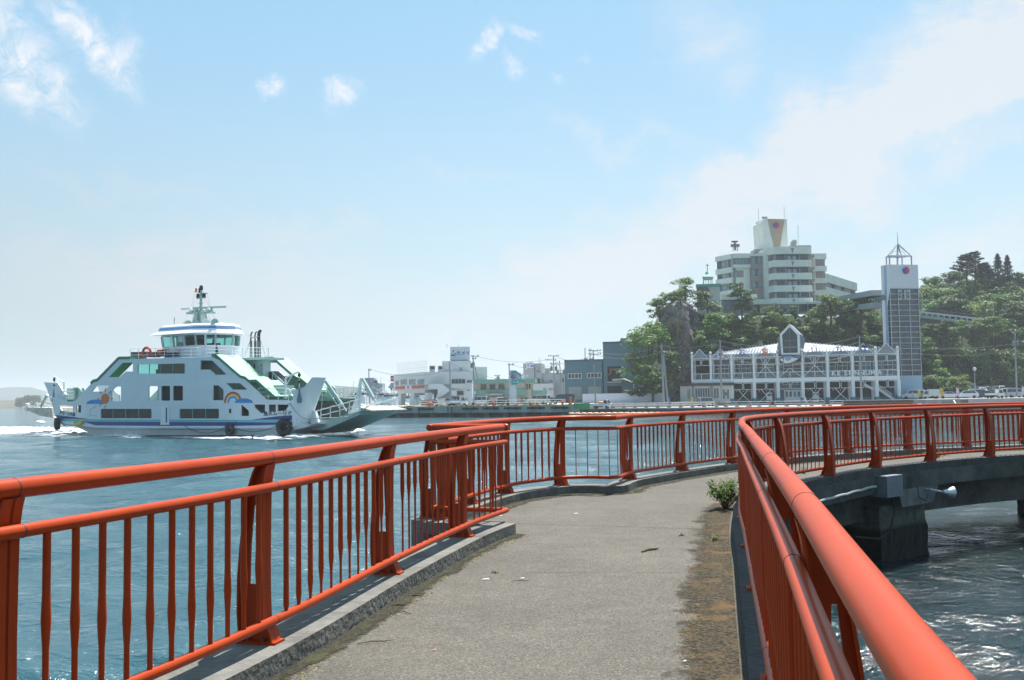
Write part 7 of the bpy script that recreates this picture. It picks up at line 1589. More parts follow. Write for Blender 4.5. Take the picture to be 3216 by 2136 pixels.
for a, b in ((968, 1022), (1100, 1145)):
    for t in range(6): x = wx0+(wx1-wx0)*(.06+t*.155); build(fbox(MB(), FWg, x, x+(wx1-wx0)*.09, -.06, -.005, zw(b), zw(a)), 'window', HG if t % 2 else CUR, hotel)
# podium
FP = frame_at(2300, 980, 249, 2)
block(FP, 595, 1010, 1108, 1162, 0, 9, HC, 'podium_band'); block(FP, 600, 1010, 1162, 1320, .8, 8.8, mat('podium_glass', (.14, .21, .24), rough=.15, var=.3, scale=.8), 'podium_glazing'); block(FP, 900, 1260, 1165, 1218, -1, 9, HC, 'podium_band'); block(FP, 1040, 1225, 1218, 1320, .5, 8, HC, 'podium_wall')
FP2 = frame_at(2500, 980, 246, 2); block(FP2, 1228, 1690, 1195, 1215, -.3, 6, HC, 'podium_band'); pg_ = block(FP2, 1262, 1690, 1216, 1308, .2, 6, HG, 'lobby_glazing')
for x in (1265, 1373, 1480, 1588, 1688): a, b = FP2.G(*Z6(x, 1216), .1), FP2.G(*Z6(x, 1308), .1); build(MB().bar(a, b, .18, .12, up=FP2.x), 'lobby_mullion', WFR, pg_)
wbox(FP2, pg_, Z6(1398, 1235), Z6(1426, 1300), .1, .15, WHITE, 'white_panel'); block(FP2, 1260, 1700, 1306, 1330, -.3, .19, HB, 'terrace'); block(FP2, 1655, 1810, 1188, 1222, .5, 8, HC, 'podium_band')
# emblem tower
def taper(F_, pts, y, m, nm, t=.15): return build(MB().prism([F_.G(*Z6(*q), y) for q in pts], -F_.y*t), nm, m, hotel)
TF_ = frame_at(2402, 790, 258, 2)
b_ = [TF_.G(*Z6(*q), 0) for q in ((1072, 262), (1095, 243), (1348, 250), (1362, 600), (1090, 610))]
tl = TF_.G(*Z6(992, 290), 9); bl = TF_.G(*Z6(1002, 600), 9); m_ = MB()
m_.prism(b_, TF_.y*9); build(m_, 'emblem_tower', HC, hotel)
tl2 = TF_.G(*Z6(1005, 278), 7.5)
lf = [b_[1], b_[0]+TF_.y*0, tl2, tl, bl, b_[4]]; m_ = MB(); m_.prism([TF_.G(*Z6(1085, 250), .02), tl2, tl, bl, TF_.G(*Z6(1090, 610), .02)], TF_.x*3); build(m_, 'tower_side', HC, hotel)
taper(TF_, ((1128, 246), (1320, 250), (1268, 570), (1202, 565)), -.02, HB, 'brown_wedge'); swirl(TF_.G(*Z6(1223, 319), -.2), TF_.x, .8, hotel, .1)
A_0, A_1 = TF_.G(*Z6(1085, 250), .02), tl; sx_ = (A_1-A_0); sx_.z = 0; sn = sx_.normalized(); 
def sp_(t, z): q = A_0+sx_*t; q.z = z; return q-TF_.x*.08
zt0, zt1, zb_ = TF_.G(*Z6(1075, 262), 0).z, tl.z, bl.z
build(MB().prism([sp_(.12, zt0-.6), sp_(.86, zt1-.1), sp_(.62, zb_), sp_(.40, zb_)], -TF_.x*.12), 'brown_wedge', HB, hotel); swirl(sp_(.48, zt1-3.2)-TF_.x*.2, -sn, .85, hotel, .1)
m_ = MB()
for x, y0, y1, dd in ((1022, 270, 128, 5), (1316, 245, 108, 3), (1475, 545, 322, 5)): m_.tube([TF_.G(*Z6(x+3, y0), dd), TF_.G(*Z6(x, y1), dd)], .06, 4)
build(m_, 'lightning_rods', STEEL, hotel)
m_ = MB(); q = TF_.G(*Z6(1095, 232), 1); m_.tube([TF_.G(*Z6(1095, 245), 1), q], .15, 5); m_.box(q, (1.4, .3, .5)); m_.lathe([(.1, -1.2), (.9, 0), (.95, .15), (.1, -.1)], TF_.G(*Z6(1428, 522), 1), 12, Vector((-1, -1, .6)).to_track_quat('Z', 'Y').to_matrix()); m_.tube([TF_.G(*Z6(1418, 550), 1), TF_.G(*Z6(1420, 525), 1)], .12, 5); build(m_, 'dish_aerials', mat('dish_grey', (.3, .31, .3)), hotel)
m_ = MB()
for x in (735, 788): m_.tube([FLc.G(*Z6(x, 612), 3), FLc.G(*Z6(x, 570), 3)], .09, 4)
for y in (575, 605): m_.bar(FLc.G(*Z6(735, y), 3), FLc.G(*Z6(788, y), 3), .1)
m_.tube([FLc.G(*Z6(760, 600), 3), FLc.G(*Z6(754, 500), 3)], .28, 6); m_.box(FLc.G(*Z6(758, 550), 3), (2.2, .6, .7)); m_.box(FLc.G(*Z6(752, 505), 3), (1.6, .5, .4)); build(m_, 'roof_camera', mat('roof_gear_dark', (.1, .11, .12)), hotel)
block(TF_, 1380, 1625, 548, 572, 1, 6, mat('plant_room', (.3, .31, .29)), 'plant_room'); block(TF_, 980, 1095, 592, 625, 0, 4, mat('plant_room', (.3, .31, .29)), 'plant_room')
# ---- chapel ----
FH = frame_at(2222, 965, 240, -12); chapel = thing('chapel', 'small cream chapel with green trim, an open belfry and a cross beside the hotel', 'chapel', (FH.o.x, FH.o.y, 20)); CC = mat('chapel_cream', (.55, .55, .50), rough=.85, var=.05); CG = mat('chapel_green', (.08, .32, .25), rough=.6)
def cb(x0, x1, y0, y1, a, b, m, nm): return wbox(FH, chapel, Z6(x0, y0), Z6(x1, y1), a, b, m, nm)
cb(318, 592, 1012, 1350, 0, 8, CC, 'nave'); cb(310, 598, 992, 1014, -.3, 8.3, CG, 'green_cornice')
for x0, x1 in ((390, 404), (420, 428), (448, 458), (470, 478), (488, 500)): cb(x0, x1, 925, 992, .5, 1.0, CC, 'belfry_post')
for x0, x1 in ((390, 404), (488, 500)): cb(x0, x1, 925, 992, 3.0, 3.5, CC, 'belfry_post')
cb(388, 502, 905, 926, .4, 3.6, CC, 'belfry_lintel')
bx = [FH.G(*Z6(383, 905), .2), FH.G(*Z6(508, 905), .2)]; bx += [bx[1]+FH.y*3.8, bx[0]+FH.y*3.8]; ap = FH.G(*Z6(443, 826), 2.1); m_ = MB(); m_.add(bx+[ap], [(0, 1, 4), (1, 2, 4), (2, 3, 4), (3, 0, 4), (3, 2, 1, 0)]); build(m_, 'spire_roof', CG, chapel)
m_ = MB(); m_.bar(ap, FH.G(*Z6(440, 758), 2.1), .18, .18, up=FH.x); m_.bar(FH.G(*Z6(423, 776), 2.1), FH.G(*Z6(460, 774), 2.1), .16, .16); build(m_, 'cross', mat('cross_grey', (.2, .3, .3)), chapel)
disc(FH.G(*Z6(390, 1085), -.02), FH.x, 1.6, GLASS, 'arched_window', chapel, .08, a0=0, a1=math.pi); cb(365, 415, 1085, 1110, -.1, -.02, GLASS, 'arched_window'); cb(495, 545, 1185, 1250, -.1, -.02, CUR, 'window')
# ---- glazed lift tower ----
Zt = lambda x, y: (2740+x/3.41, 800+y/3.41)
TW = frame_at(2807.5, 1250, 213, 9); TS = Frame(TW.o, R(-63))
tower = thing('lift_tower', 'tall slim lift tower with a glazed shaft, round emblem and wire pyramid spire', 'tower', (TW.o.x, TW.o.y, 0)); LW = mat('tower_panel', (.62, .64, .66), rough=.5, var=.04, scale=.3); LB = mat('tower_blue_panel', (.27, .41, .54), rough=.5, var=.04); SHG = mat('shaft_glass', (.018, .028, .045), rough=.08, var=.4, scale=.3, spec=.8); PL = mat('pale_mullion', (.42, .50, .55), rough=.5)
zt_ = TW.L(*Zt(230, 106))[1]; xR = TW.L(*Zt(505, 600))[0]; z1_ = TW.L(*Zt(240, 362))[1]; z0_ = TW.L(*Zt(400, 1297))[1]; xl = TS.L(*Zt(103, 500))[0]; depth_t = -xl
x0_ = 0
q_ = lambda x, y, z: TW.P(x, y, z)
c0_, c1_ = TW.P(0, 0, 0), TW.P(xR, 0, 0); s0_ = TS.P(xl, 0, 0); s1_ = s0_+(c1_-c0_)
def pr(pts, z0, z1, m, nm, par=None): return build(MB().prism([zv(p_, z0) for p_ in pts], (0, 0, z1-z0)), nm, m, par or tower)
pr([c0_, c1_, s1_, s0_], z1_, zt_, LW, 'upper_shaft'); pr([c0_, c1_, s1_, s0_], -.4, z0_, LB, 'base')
ins = TS.x*0
pr([c0_+TS.y*.15+TW.y*.15+TW.x*.05, c1_+TW.y*.15, s1_, s0_+TW.x*.2], z0_, z1_, SHG, 'glazed_shaft')
m_ = MB(); zs = [z0_+(z1_-z0_)*k/16 for k in range(17)]
for z in zs: m_.bar(zv(c0_, z), zv(c1_, z), .12, .1)
for t in (0, .28, .66, .98): m_.bar(zv(c0_.lerp(c1_, t), z0_), zv(c0_.lerp(c1_, t), z1_), .12, .12, up=TW.x)
for z in zs[::1]: m_.bar(zv(c0_, z), zv(c0_.lerp(s0_, .3), z), .12, .06)
build(m_, 'mullions', PL, tower)
off_ = -TS.y*.06
def sd_(t0, t1, z0, z1, m, nm): a, b = c0_.lerp(s0_, t0), c0_.lerp(s0_, t1); return build(MB().prism([zv(a, z0)+off_, zv(b, z0)+off_, zv(b, z1)+off_, zv(a, z1)+off_], -off_*.9), nm, m, tower)
sd_(.33, 1, z0_-2, z1_, LW, 'side_panel'); sd_(.34, .62, -.2, zt_-.02, LB, 'blue_strip') ; sd_(.335, 1, -.3, z0_-2, LW, 'side_panel')
build(MB().prism([p_+off_*1.05 for p_ in (zv(c0_, z1_), zv(c0_.lerp(s0_, .33), z1_), zv(c0_.lerp(s0_, .33), z1_-3.6))], -off_*.9), 'slant_panel', LW, tower)
m_ = MB(); c_ = zv(c0_.lerp(s0_, .8), TS.L(*Zt(133, 457))[1])+off_*2; disc(c_, TS.x, .62, mat('porthole', (.08, .14, .22), rough=.3), 'porthole', tower, .08)
swirl(TW.G(*Zt(357, 170), -.05), TW.x, .78, tower, .1)
m_ = MB()
for a, b in ((275, 315), (342, 362), (368, 410)): x0, z1 = TW.L(*Zt(a, 378)); x1, z0 = TW.L(*Zt(b, 484)); fbox(m_, TW, x0, x1, .02, .1, z0, z1)
lc = build(m_, 'lift_car', mat('car_pale', (.45, .5, .48)), tower); m_ = MB()
for a, b, c_, d_ in ((278, 308, 398, 430), (280, 306, 436, 465), (372, 402, 398, 430), (374, 404, 436, 465)): x0, z1 = TW.L(*Zt(a, c_)); x1, z0 = TW.L(*Zt(b, d_)); fbox(m_, TW, x0, x1, -.02, .015, z0, z1)
build(m_, 'lift_windows', SHG, lc)
bb = [zv(c0_.lerp(c1_, .02), zt_), zv(c1_.lerp(c0_, .22), zt_), zv(s1_.lerp(s0_, .25), zt_), zv(s0_.lerp(s1_, .2), zt_)]
cen = sum(bb, Vector())/4; ap = ony(2650+428/2.528, 700+165/2.528, 217); ap.x = cen.x if abs(ap.x-cen.x) > 2 else ap.x; m_ = MB(); up_ = Vector((0, 0, 1.9))
for k in range(4): m_.tube([bb[k]+up_, bb[(k+1) % 4]+up_], .16, 5); m_.tube([bb[k], bb[k]+up_], .16, 5); m_.tube([bb[k]+up_, ap], .13, 5); m_.tube([bb[k]+up_, cen+Vector((0, 0, 4.5))], .05, 4); m_.tube([bb[k].lerp(bb[(k+1) % 4], .5)+up_, ap.lerp(bb[k], .35)], .05, 4)
m_.tube([cen, ap+Vector((0, 0, -.2))], .2, 5); m_.tube([ap, ony(2650+424/2.528, 700+78/2.528, 217)], [.1, .04], 5); build(m_, 'spire_frame', mat('spire_grey', (.34, .38, .43)), tower)
# ---- covered walkway from tower to hotel ----
wa = ony(2768, 930, 219); wb_ = ony(2640, 965, 250); dv = (wb_-wa); dh = Vector((dv.x, dv.y, 0)).normalized(); nh = Vector((-dh.y, dh.x, 0))*-1
if nh.y > 0: nh = -nh
walk = thing('covered_walkway', 'enclosed footbridge with truss windows linking the lift tower to the hotel', 'walkway', tuple(wa)); zr0, zr1 = ony(2768, 911, 219).z, ony(2768, 928, 219).z; zf0, zf1 = ony(2768, 950, 219).z, ony(2768, 966, 219).z
wz = Vector((0, 0, dv.z*0+ (ony(2650, 932, 248).z-zr0))); a, b = Vector((wa.x, wa.y, 0)), Vector((wb_.x, wb_.y, 0))
def wbar(z1, z0, w, m, nm): return build(MB().prism([zv(a, z0)+nh*w, zv(b, z0+wz.z)+nh*w, zv(b, z1+wz.z)+nh*w, zv(a, z1)+nh*w], -nh*w*2), nm, m, walk)
wbar(zr0, zr1, 2.2, mat('walk_grey', (.33, .36, .38), rough=.6), 'roof'); wbar(zf0, zf1, 2.1, mat('walk_floor', (.30, .34, .36), rough=.6), 'floor_girder'); wbar(zr1-.02, zf0+.02, 1.7, clear_glass('walk_glass', (.35, .45, .42), .85), 'glazing')
m_ = MB(); n = 16
for k in range(n+1):
    t = k/n; q = a.lerp(b, t)+nh*1.9; zo = wz.z*t; m_.bar(zv(q, zf0+zo), zv(q, zr1+zo), .12, .12, up=dh)
    if k < n and k % 2 == 0: q2 = a.lerp(b, (k+1)/n)+nh*1.9; m_.bar(zv(q, zf0+zo), zv(q2, zr1+wz.z*(k+1)/n), .1, .1, up=dh)
    elif k < n: q2 = a.lerp(b, (k+1)/n)+nh*1.9; m_.bar(zv(q, zr1+zo), zv(q2, zf0+wz.z*(k+1)/n), .1, .1, up=dh)
build(m_, 'truss', mat('walk_dark', (.12, .16, .14)), walk)
# ---- hillside road viaduct ----
va, vb = ony(2890, 984, 262), ony(3125, 1011, 266); via = thing('road_viaduct', 'hillside road on a concrete ledge with a pale guard rail among the trees', 'viaduct', tuple(va)); du = (vb-va).normalized()
build(MB().bar(va-Vector((0, 0, .95))+Vector((0, 2.5, 0)), vb-Vector((0, 0, .95))+Vector((0, 2.5, 0)), 6, .7), 'road_slab', mat('viaduct_concrete', (.33, .35, .36), rough=.9, var=.15), via); m_ = MB(); m_.bar(va+Vector((0, -.4, .3)), vb+Vector((0, -.4, .3)), .1, .45)
for k in range(14): q = va.lerp(vb, k/13)+Vector((0, -.4, 0)); m_.bar(q+Vector((0, 0, -.6)), q+Vector((0, 0, .4)), .15, .2, up=(1, 0, 0))
build(m_, 'guard_rail', mat('rail_pale', (.5, .53, .55)), via); m_ = MB(); m_.tube([va+Vector((0, -.4, 1.2)), vb+Vector((0, -.4, 1.2))], .04, 4)
for k in range(20): q = va.lerp(vb, k/19)+Vector((0, -.4, 0)); m_.tube([q, q+Vector((0, 0, 1.2))], .03, 4)
build(m_, 'hand_rail', mat('rail_dark', (.08, .1, .12)), via)
rwp = [ony(2898, 1000, 263), ony(3050, 1018, 266), ony(3050, 1052, 264), ony(2898, 1046, 261)]; build(MB().prism(rwp, (0, 3, 0)), 'retaining_wall', mat('viaduct_shade', (.12, .125, .13), rough=.9, var=.3, scale=.5), via)
# ================= trees =================
def leaf_mat(name, c1, c2, c3):
    m = bpy.data.materials.new(name); m.use_nodes = True; N = m.node_tree.nodes; L = m.node_tree.links; p = N['Principled BSDF']; g = N.new('ShaderNodeNewGeometry'); cr = N.new('ShaderNodeValToRGB'); e = cr.color_ramp.elements; e.new(.5)
    for k, (q, c) in enumerate(((0, c1), (.55, c2), (1, c3))): e[k].position = q; e[k].color = (*c, 1)
    L.new(g.outputs['Random Per Island'], cr.inputs[0]); oi = N.new('ShaderNodeObjectInfo'); hs = N.new('ShaderNodeHueSaturation'); mr = N.new('ShaderNodeMapRange'); L.new(oi.outputs['Random'], mr.inputs[0]); mr.inputs[3].default_value = .475; mr.inputs[4].default_value = .515
    mv = N.new('ShaderNodeMapRange'); mu = N.new('ShaderNodeMath'); mu.operation = 'FRACT'; m7 = N.new('ShaderNodeMath'); m7.operation = 'MULTIPLY'; m7.inputs[1].default_value = 7.3; L.new(oi.outputs['Random'], m7.inputs[0]); L.new(m7.outputs[0], mu.inputs[0]); L.new(mu.outputs[0], mv.inputs[0]); mv.inputs[3].default_value = .7; mv.inputs[4].default_value = 1.35
    L.new(mr.outputs[0], hs.inputs['Hue']); L.new(mv.outputs[0], hs.inputs['Value']); L.new(cr.outputs[0], hs.inputs['Color']); L.new(hs.outputs[0], p.inputs['Base Color']); p.inputs['Roughness'].default_value = .55; p.inputs['Specular IOR Level'].default_value = .3
    tr = N.new('ShaderNodeBsdfTranslucent'); L.new(hs.outputs[0], tr.inputs[0]); mx = N.new('ShaderNodeMixShader'); mx.inputs[0].default_value = .35; L.new(p.outputs[0], mx.inputs[1]); L.new(tr.outputs[0], mx.inputs[2]); L.new(mx.outputs[0], N['Material Output'].inputs[0]); return m
LM = [leaf_mat('leaves_mid', (.036, .095, .019), (.086, .185, .031), (.129, .232, .043)), leaf_mat('leaves_dark', (.022, .065, .015), (.053, .129, .026), (.082, .163, .033)), leaf_mat('leaves_olive', (.060, .120, .026), (.120, .202, .041), (.163, .241, .052)), leaf_mat('leaves_conifer', (.010, .028, .012), (.017, .043, .017), (.030, .060, .024))]
BRK = mat('bark', (.08, .065, .05), rough=.95, var=.3, scale=3)
def crown_mesh(seed, r, h, ncl, per, ls, tiers=True, flat=.5):
    rg = random.Random(seed); mb = MB(); cl = []
    for k in range(ncl):
        zz = rg.random()**.8; rr = r*math.sqrt(rg.random())*(math.sqrt(max(.05, 1-(zz*1.05-.25)**2)))*.82; a = rg.random()*6.283; cl.append((rr*math.cos(a), rr*math.sin(a), h*(.16+.76*zz), r*rg.uniform(.28, .48)))
    for (cx, cy, cz, cr_) in cl:
        for _ in range(per):
            v = Vector((rg.gauss(0, 1), rg.gauss(0, 1), rg.gauss(0, 1))).normalized(); rad = cr_*(rg.random()**.35)
            c = Vector((cx+v.x*rad, cy+v.y*rad, cz+v.z*rad*flat)); n = (v*.6+Vector((0, 0, .9))+Vector((rg.gauss(0, .5), rg.gauss(0, .5), rg.gauss(0, .4)))).normalized(); t = n.cross(Vector((rg.gauss(0, 1), rg.gauss(0, 1), rg.gauss(0, 1)))).normalized(); b = n.cross(t); s = ls*rg.uniform(.6, 1.3)
            mb.add([c-t*s*.5, c-b*s*.32, c+t*s*.5, c+b*s*.32], [(0, 1, 2, 3)])
    return mb, cl
def conifer_mesh(seed, r, h, n, ls):
    rg = random.Random(seed); mb = MB()
    for _ in range(n):
        t = rg.random()**.9; z = h*(.08+.92*t); rr = r*(1-t)**.75*(.75+.25*math.sin(z*5+seed))*(.35+.65*rg.random()**.5)+.1; a = rg.random()*6.283; c = Vector((rr*math.cos(a), rr*math.sin(a), z)); out = Vector((math.cos(a), math.sin(a), -.35)).normalized(); sd2 = Vector((0, 0, 1)).cross(out).normalized()*rg.uniform(.6, 1); s = ls*rg.uniform(.6, 1.2)
        mb.add([c-out*s*.6, c-sd2*s*.3, c+out*s*.6, c+sd2*s*.3], [(0, 1, 2, 3)])
    return mb
def tree_proto(name, seed, r, h, ncl, per, ls, lm, th=.3, flat=.5):
    root = thing(name, 'x', 'tree'); mb, cl = crown_mesh(seed, r, h, ncl, per, ls, flat=flat); build(mb, 'crown', lm, root); t = MB(); t.tube([(0, 0, -1.5), (.1, 0, h*.3), (0, .1, h*.7)], [r*.07, r*.05, r*.02], 7)
    for c in cl[::max(1, len(cl)//7)]: t.tube([(0, 0, h*th), (c[0]*.5, c[1]*.5, (h*th+c[2])/2), (c[0], c[1], c[2])], [r*.035, r*.025, r*.01], 5)
    build(t, 'trunk', BRK, root, smooth=True); return root
TP = [tree_proto('broadleaf_tree', 11+i, 3.6+.3*(i % 3), 7.6+.5*(i % 2), 24+2*(i % 3), 125, .54, LM[[0, 1, 2, 0, 1, 2][i]]) for i in range(6)]
used = set()
def put_tree(k, x, y, z, s, label, grp=None, protos=None, rz=None):
    P_ = (protos or TP); o = P_[k % len(P_)]; key = o.name
    if key in used: o = copy_tree(o)
    else: used.add(key)
    o.location = (x, y, z); o.scale = (s, s, s*rnd.uniform(.9, 1.15)); o.rotation_euler = (0, 0, rnd.random()*6.28 if rz is None else rz); o['label'] = label; o['category'] = 'tree'
    if grp: o['group'] = grp
    elif 'group' in o: del o['group']
    return o
cnt = 0
for gy in range(0, 9):
    for gx in range(0, 19):
        X_ = 40+gx*3.6+rnd.uniform(-1.4, 1.4)+(gy % 2)*1.8; Y_ = 228+gy*2.3+rnd.uniform(-1, 1)
        if X_ > 103 or (X_ < 50 and Y_ < 236): continue
        z = HT(X_, Y_); px_ = 1608+X_/Y_*3150
        sc_ = rnd.uniform(.55, .85)
        if Y_ > 243.5: sc_ *= .45
        if 2200 < px_ < 2800 and Y_ > 239: sc_ *= .62
        put_tree(rnd.randrange(6), X_, Y_, z-.6, sc_, 'green broadleaf tree in the dense wood on the slope below the hotel', 'trees on the slope behind the market hall'); cnt += 1
for gy in range(0, 13):
    for gx in range(0, 17):
        X_ = 100+gx*5.0+rnd.uniform(-1.8, 1.8)+(gy % 2)*2.4; Y_ = 264+gy*4.0+rnd.uniform(-1.4, 1.4)
        if 273 < Y_ < 284 and X_ < 132: continue
        if X_/Y_ > .55 or (Y_ > 283 and 1608+X_/Y_*3150 < 2895): continue
        put_tree(rnd.choice((0, 1, 1, 3, 4, 4, 2)), X_, Y_, HT(X_, Y_)-.8, rnd.uniform(.85, 1.3)*(1 if Y_ > 284 or X_ > 130 else .95), 'green broadleaf tree in the dense wood on the hill right of the lift tower', 'trees on the hill right of the lift tower'); cnt += 1
for gx in range(9):
    X_ = 84+gx*2.6; put_tree(gx, X_, 226+rnd.uniform(0, 3)+(16 if X_ > 96 else 0), -.8+ (0 if X_ < 96 else 0), rnd.uniform(.5, .75), 'low broadleaf tree in the thicket behind the lift tower', 'low trees behind the lift tower')
for k, (px_, y_) in enumerate(((2925, 1085), (2958, 1072), (2992, 1080), (3022, 1070), (3052, 1078), (3085, 1066), (3118, 1060), (2905, 1100), (3075, 1100), (2975, 1105))):
    q = ony(px_, y_, 258.5); put_tree(k, q.x, q.y, q.z, rnd.uniform(.6, .8), 'green broadleaf tree in the dense wood on the hill right of the lift tower', 'trees on the hill right of the lift tower')
# single trees one can tell apart
def big(px, py, D, h, r, seed, lm, label, ncl=26, per=110, ls=.6, name='broadleaf_tree', flat=.45):
    q = ony(px, py, D); t = tree_proto(name, seed, r, h, ncl, per, ls, lm, th=.35, flat=flat); t.location = q; t['label'] = label; return t
big(2330, 990, 242, 8.4, 3.4, 71, LM[1], 'layered dark green tree standing in front of the hotel podium', 26, 110, .5, flat=.32); big(2152, 958, 236, 6.6, 3.9, 72, LM[2], 'pale airy tree on the skyline left of the chapel', 26, 80, .45, flat=.4); big(2222, 992, 233, 6.4, 3.8, 73, LM[0], 'bright green tree covering the lower front of the chapel', 18, 100, .5)
big(2040, 1240, 226, 17.5, 6.6, 74, LM[2], 'large pale green tree against the sky at the left side of the rock', 40, 110, .62); big(2000, 1225, 228, 9.5, 3.6, 75, LM[2], 'leaning olive tree in front of the tall warehouse block', 20, 70, .52); big(2050, 1265, 218, 9, 4.2, 76, LM[1], 'dark rounded tree behind the right end of the hoarding', 26, 110, .6); big(2022, 1262, 221, 7, 3.6, 77, LM[1], 'low dark tree behind the carport roof', 20, 100, .55); big(2098, 1190, 219, 6.5, 3.2, 78, LM[0], 'bright green bush clinging to the middle of the rock face', 18, 90, .5); big(2072, 1010, 232, 5.5, 3.2, 79, LM[2], 'olive shrubs on the upper left shoulder of the rock', 20, 90, .5); big(2108, 962, 232, 4.0, 3.0, 80, LM[0], 'green tree crowning the left top of the rock', 20, 90, .5); big(2068, 1120, 228, 8, 3.8, 81, LM[1], 'shaded tree filling the gap left of the rock', 24, 100, .6); big(2212, 1130, 224, 6, 3.2, 82, LM[1], 'ivy-dark tree at the right edge of the rock above the market gable', 22, 100, .55); big(2235, 1090, 227, 8, 4.0, 86, LM[0], 'fresh green tree directly right of the rock', 24, 110, .6)
big(2610, 1005, 240, 6.2, 4.0, 83, LM[2], 'round olive tree below the covered walkway', 26, 110, .55); big(2705, 1015, 232, 6.2, 3.8, 84, LM[1], 'dark tree under the walkway beside the lift tower', 24, 110, .6)
def conif(px, py, D, h, r, seed, label, n=2600, ls=.7):
    q = ony(px, py, D); root = thing('conifer_tree', label, 'tree', tuple(q)); mb = conifer_mesh(seed, r, h, n, ls); build(mb.xform(Matrix.Translation(q)), 'crown', LM[3], root); build(MB().tube([q-Vector((0, 0, 2)), q+Vector((0, 0, h))], [.3, .05], 6), 'trunk', BRK, root)
conif(3137, 905, 305, 10.6, 3.6, 5, 'left of the two dark pointed cedars on the hilltop'); conif(3167, 905, 306, 10.2, 2.9, 6, 'right of the two dark pointed cedars on the hilltop')
def pine(px, py, D, h, seed, label):
    q = ony(px, py, D); root = thing('pine_tree', label, 'tree', tuple(q)); rg = random.Random(seed); mb = MB(); tb = MB(); tb.tube([q-Vector((0, 0, 2)), q+Vector((.5, 0, h))], [.3, .08], 6)
    for k in range(17):
        z = h*(.22+.78*k/16); a = (k % 2)*math.pi+rg.uniform(-.7, .7); l = (h*.52)*(1.2-.95*k/16)*rg.uniform(.75, 1.1); e = q+Vector((math.cos(a)*l, math.sin(a)*l, z+.25*l)); s = q+Vector((.3, 0, z)); tb.tube([s, e], [.1, .04], 5)
        for _ in range(170):
            t = .15+.9*rg.random()**.8; c = s.lerp(e, t)+Vector((rg.gauss(0, .3), rg.gauss(0, .55), rg.gauss(.08, .13))); u = Vector((rg.gauss(0, 1), rg.gauss(0, 1), rg.gauss(0, .3))).normalized()*.36; w = Vector((0, 0, 1)).cross(u)*.5; mb.add([c-u, c-w, c+u, c+w+Vector((0, 0, .08))], [(0, 1, 2, 3)])
    build(mb, 'crown', LM[3], root); build(tb, 'trunk', BRK, root)
pine(3062, 880, 300, 8.2, 3, 'spreading flat-branched pine on the hilltop left of the cedars'); pine(3035, 878, 303, 7.4, 4, 'smaller flat-branched pine at the far left of the hilltop group'); pine(3092, 888, 300, 5.6, 8, 'low flat-branched pine just left of the cedars')
# ================= water, wake, boats, far shore =================
WZ = -1.78
def water_mat():
    m = bpy.data.materials.new('sea_water'); m.use_nodes = True; N = m.node_tree.nodes; L = m.node_tree.links; p = N['Principled BSDF']
    p.inputs['Roughness'].default_value = .07; p.inputs['IOR'].default_value = 1.33; p.inputs['Specular IOR Level'].default_value = .5
    tc = N.new('ShaderNodeTexCoord'); V = tc.outputs['Object']
    def layer(scale, det, sx, sy, rot, rough=.55, dist=.0):
        mp = N.new('ShaderNodeMapping'); mp.inputs['Rotation'].default_value = (0, 0, R(rot)); mp.inputs['Scale'].default_value = (sx, sy, 1); L.new(V, mp.inputs[0])
        t = N.new('ShaderNodeTexNoise'); t.inputs['Scale'].default_value = scale; t.inputs['Detail'].default_value = det; t.inputs['Roughness'].default_value = rough; t.inputs['Distortion'].default_value = dist; L.new(mp.outputs[0], t.inputs['Vector']); return t.outputs[0]
    def math_(op, a, b):
        n = N.new('ShaderNodeMath'); n.operation = op
        for i, v in enumerate((a, b)):
            if isinstance(v, (int, float)): n.inputs[i].default_value = v
            else: L.new(v, n.inputs[i])
        return n.outputs[0]
    h = math_('ADD', math_('MULTIPLY', layer(3.2, 4, 1, 1.5, -18, dist=.8), .5), math_('MULTIPLY', layer(9, 3, 1, 1.3, 30), .14))
    h = math_('ADD', h, math_('MULTIPLY', layer(.35, 3, 1, 2.2, 6, dist=.6), 1.2))
    b = N.new('ShaderNodeBump'); b.inputs['Strength'].default_value = 1; b.inputs['Distance'].default_value = .17; L.new(h, b.inputs['Height']); L.new(b.outputs[0], p.inputs['Normal'])
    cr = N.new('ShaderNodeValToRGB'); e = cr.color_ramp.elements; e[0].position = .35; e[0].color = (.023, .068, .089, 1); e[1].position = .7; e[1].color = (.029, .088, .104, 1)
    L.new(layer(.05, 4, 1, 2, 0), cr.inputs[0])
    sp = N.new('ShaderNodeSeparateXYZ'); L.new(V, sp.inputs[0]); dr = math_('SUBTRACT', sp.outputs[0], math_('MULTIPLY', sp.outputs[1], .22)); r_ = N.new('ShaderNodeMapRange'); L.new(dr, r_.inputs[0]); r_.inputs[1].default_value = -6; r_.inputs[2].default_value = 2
    mx = N.new('ShaderNodeMix'); mx.data_type = 'RGBA'; L.new(r_.outputs[0], mx.inputs[0]); L.new(cr.outputs[0], mx.inputs[6]); mx.inputs[7].default_value = (.006, .018, .020, 1); L.new(mx.outputs[2], p.inputs['Base Color'])  # darker towards the right: bridge shade and dark reflections painted into the water colour
    return m
import numpy as np
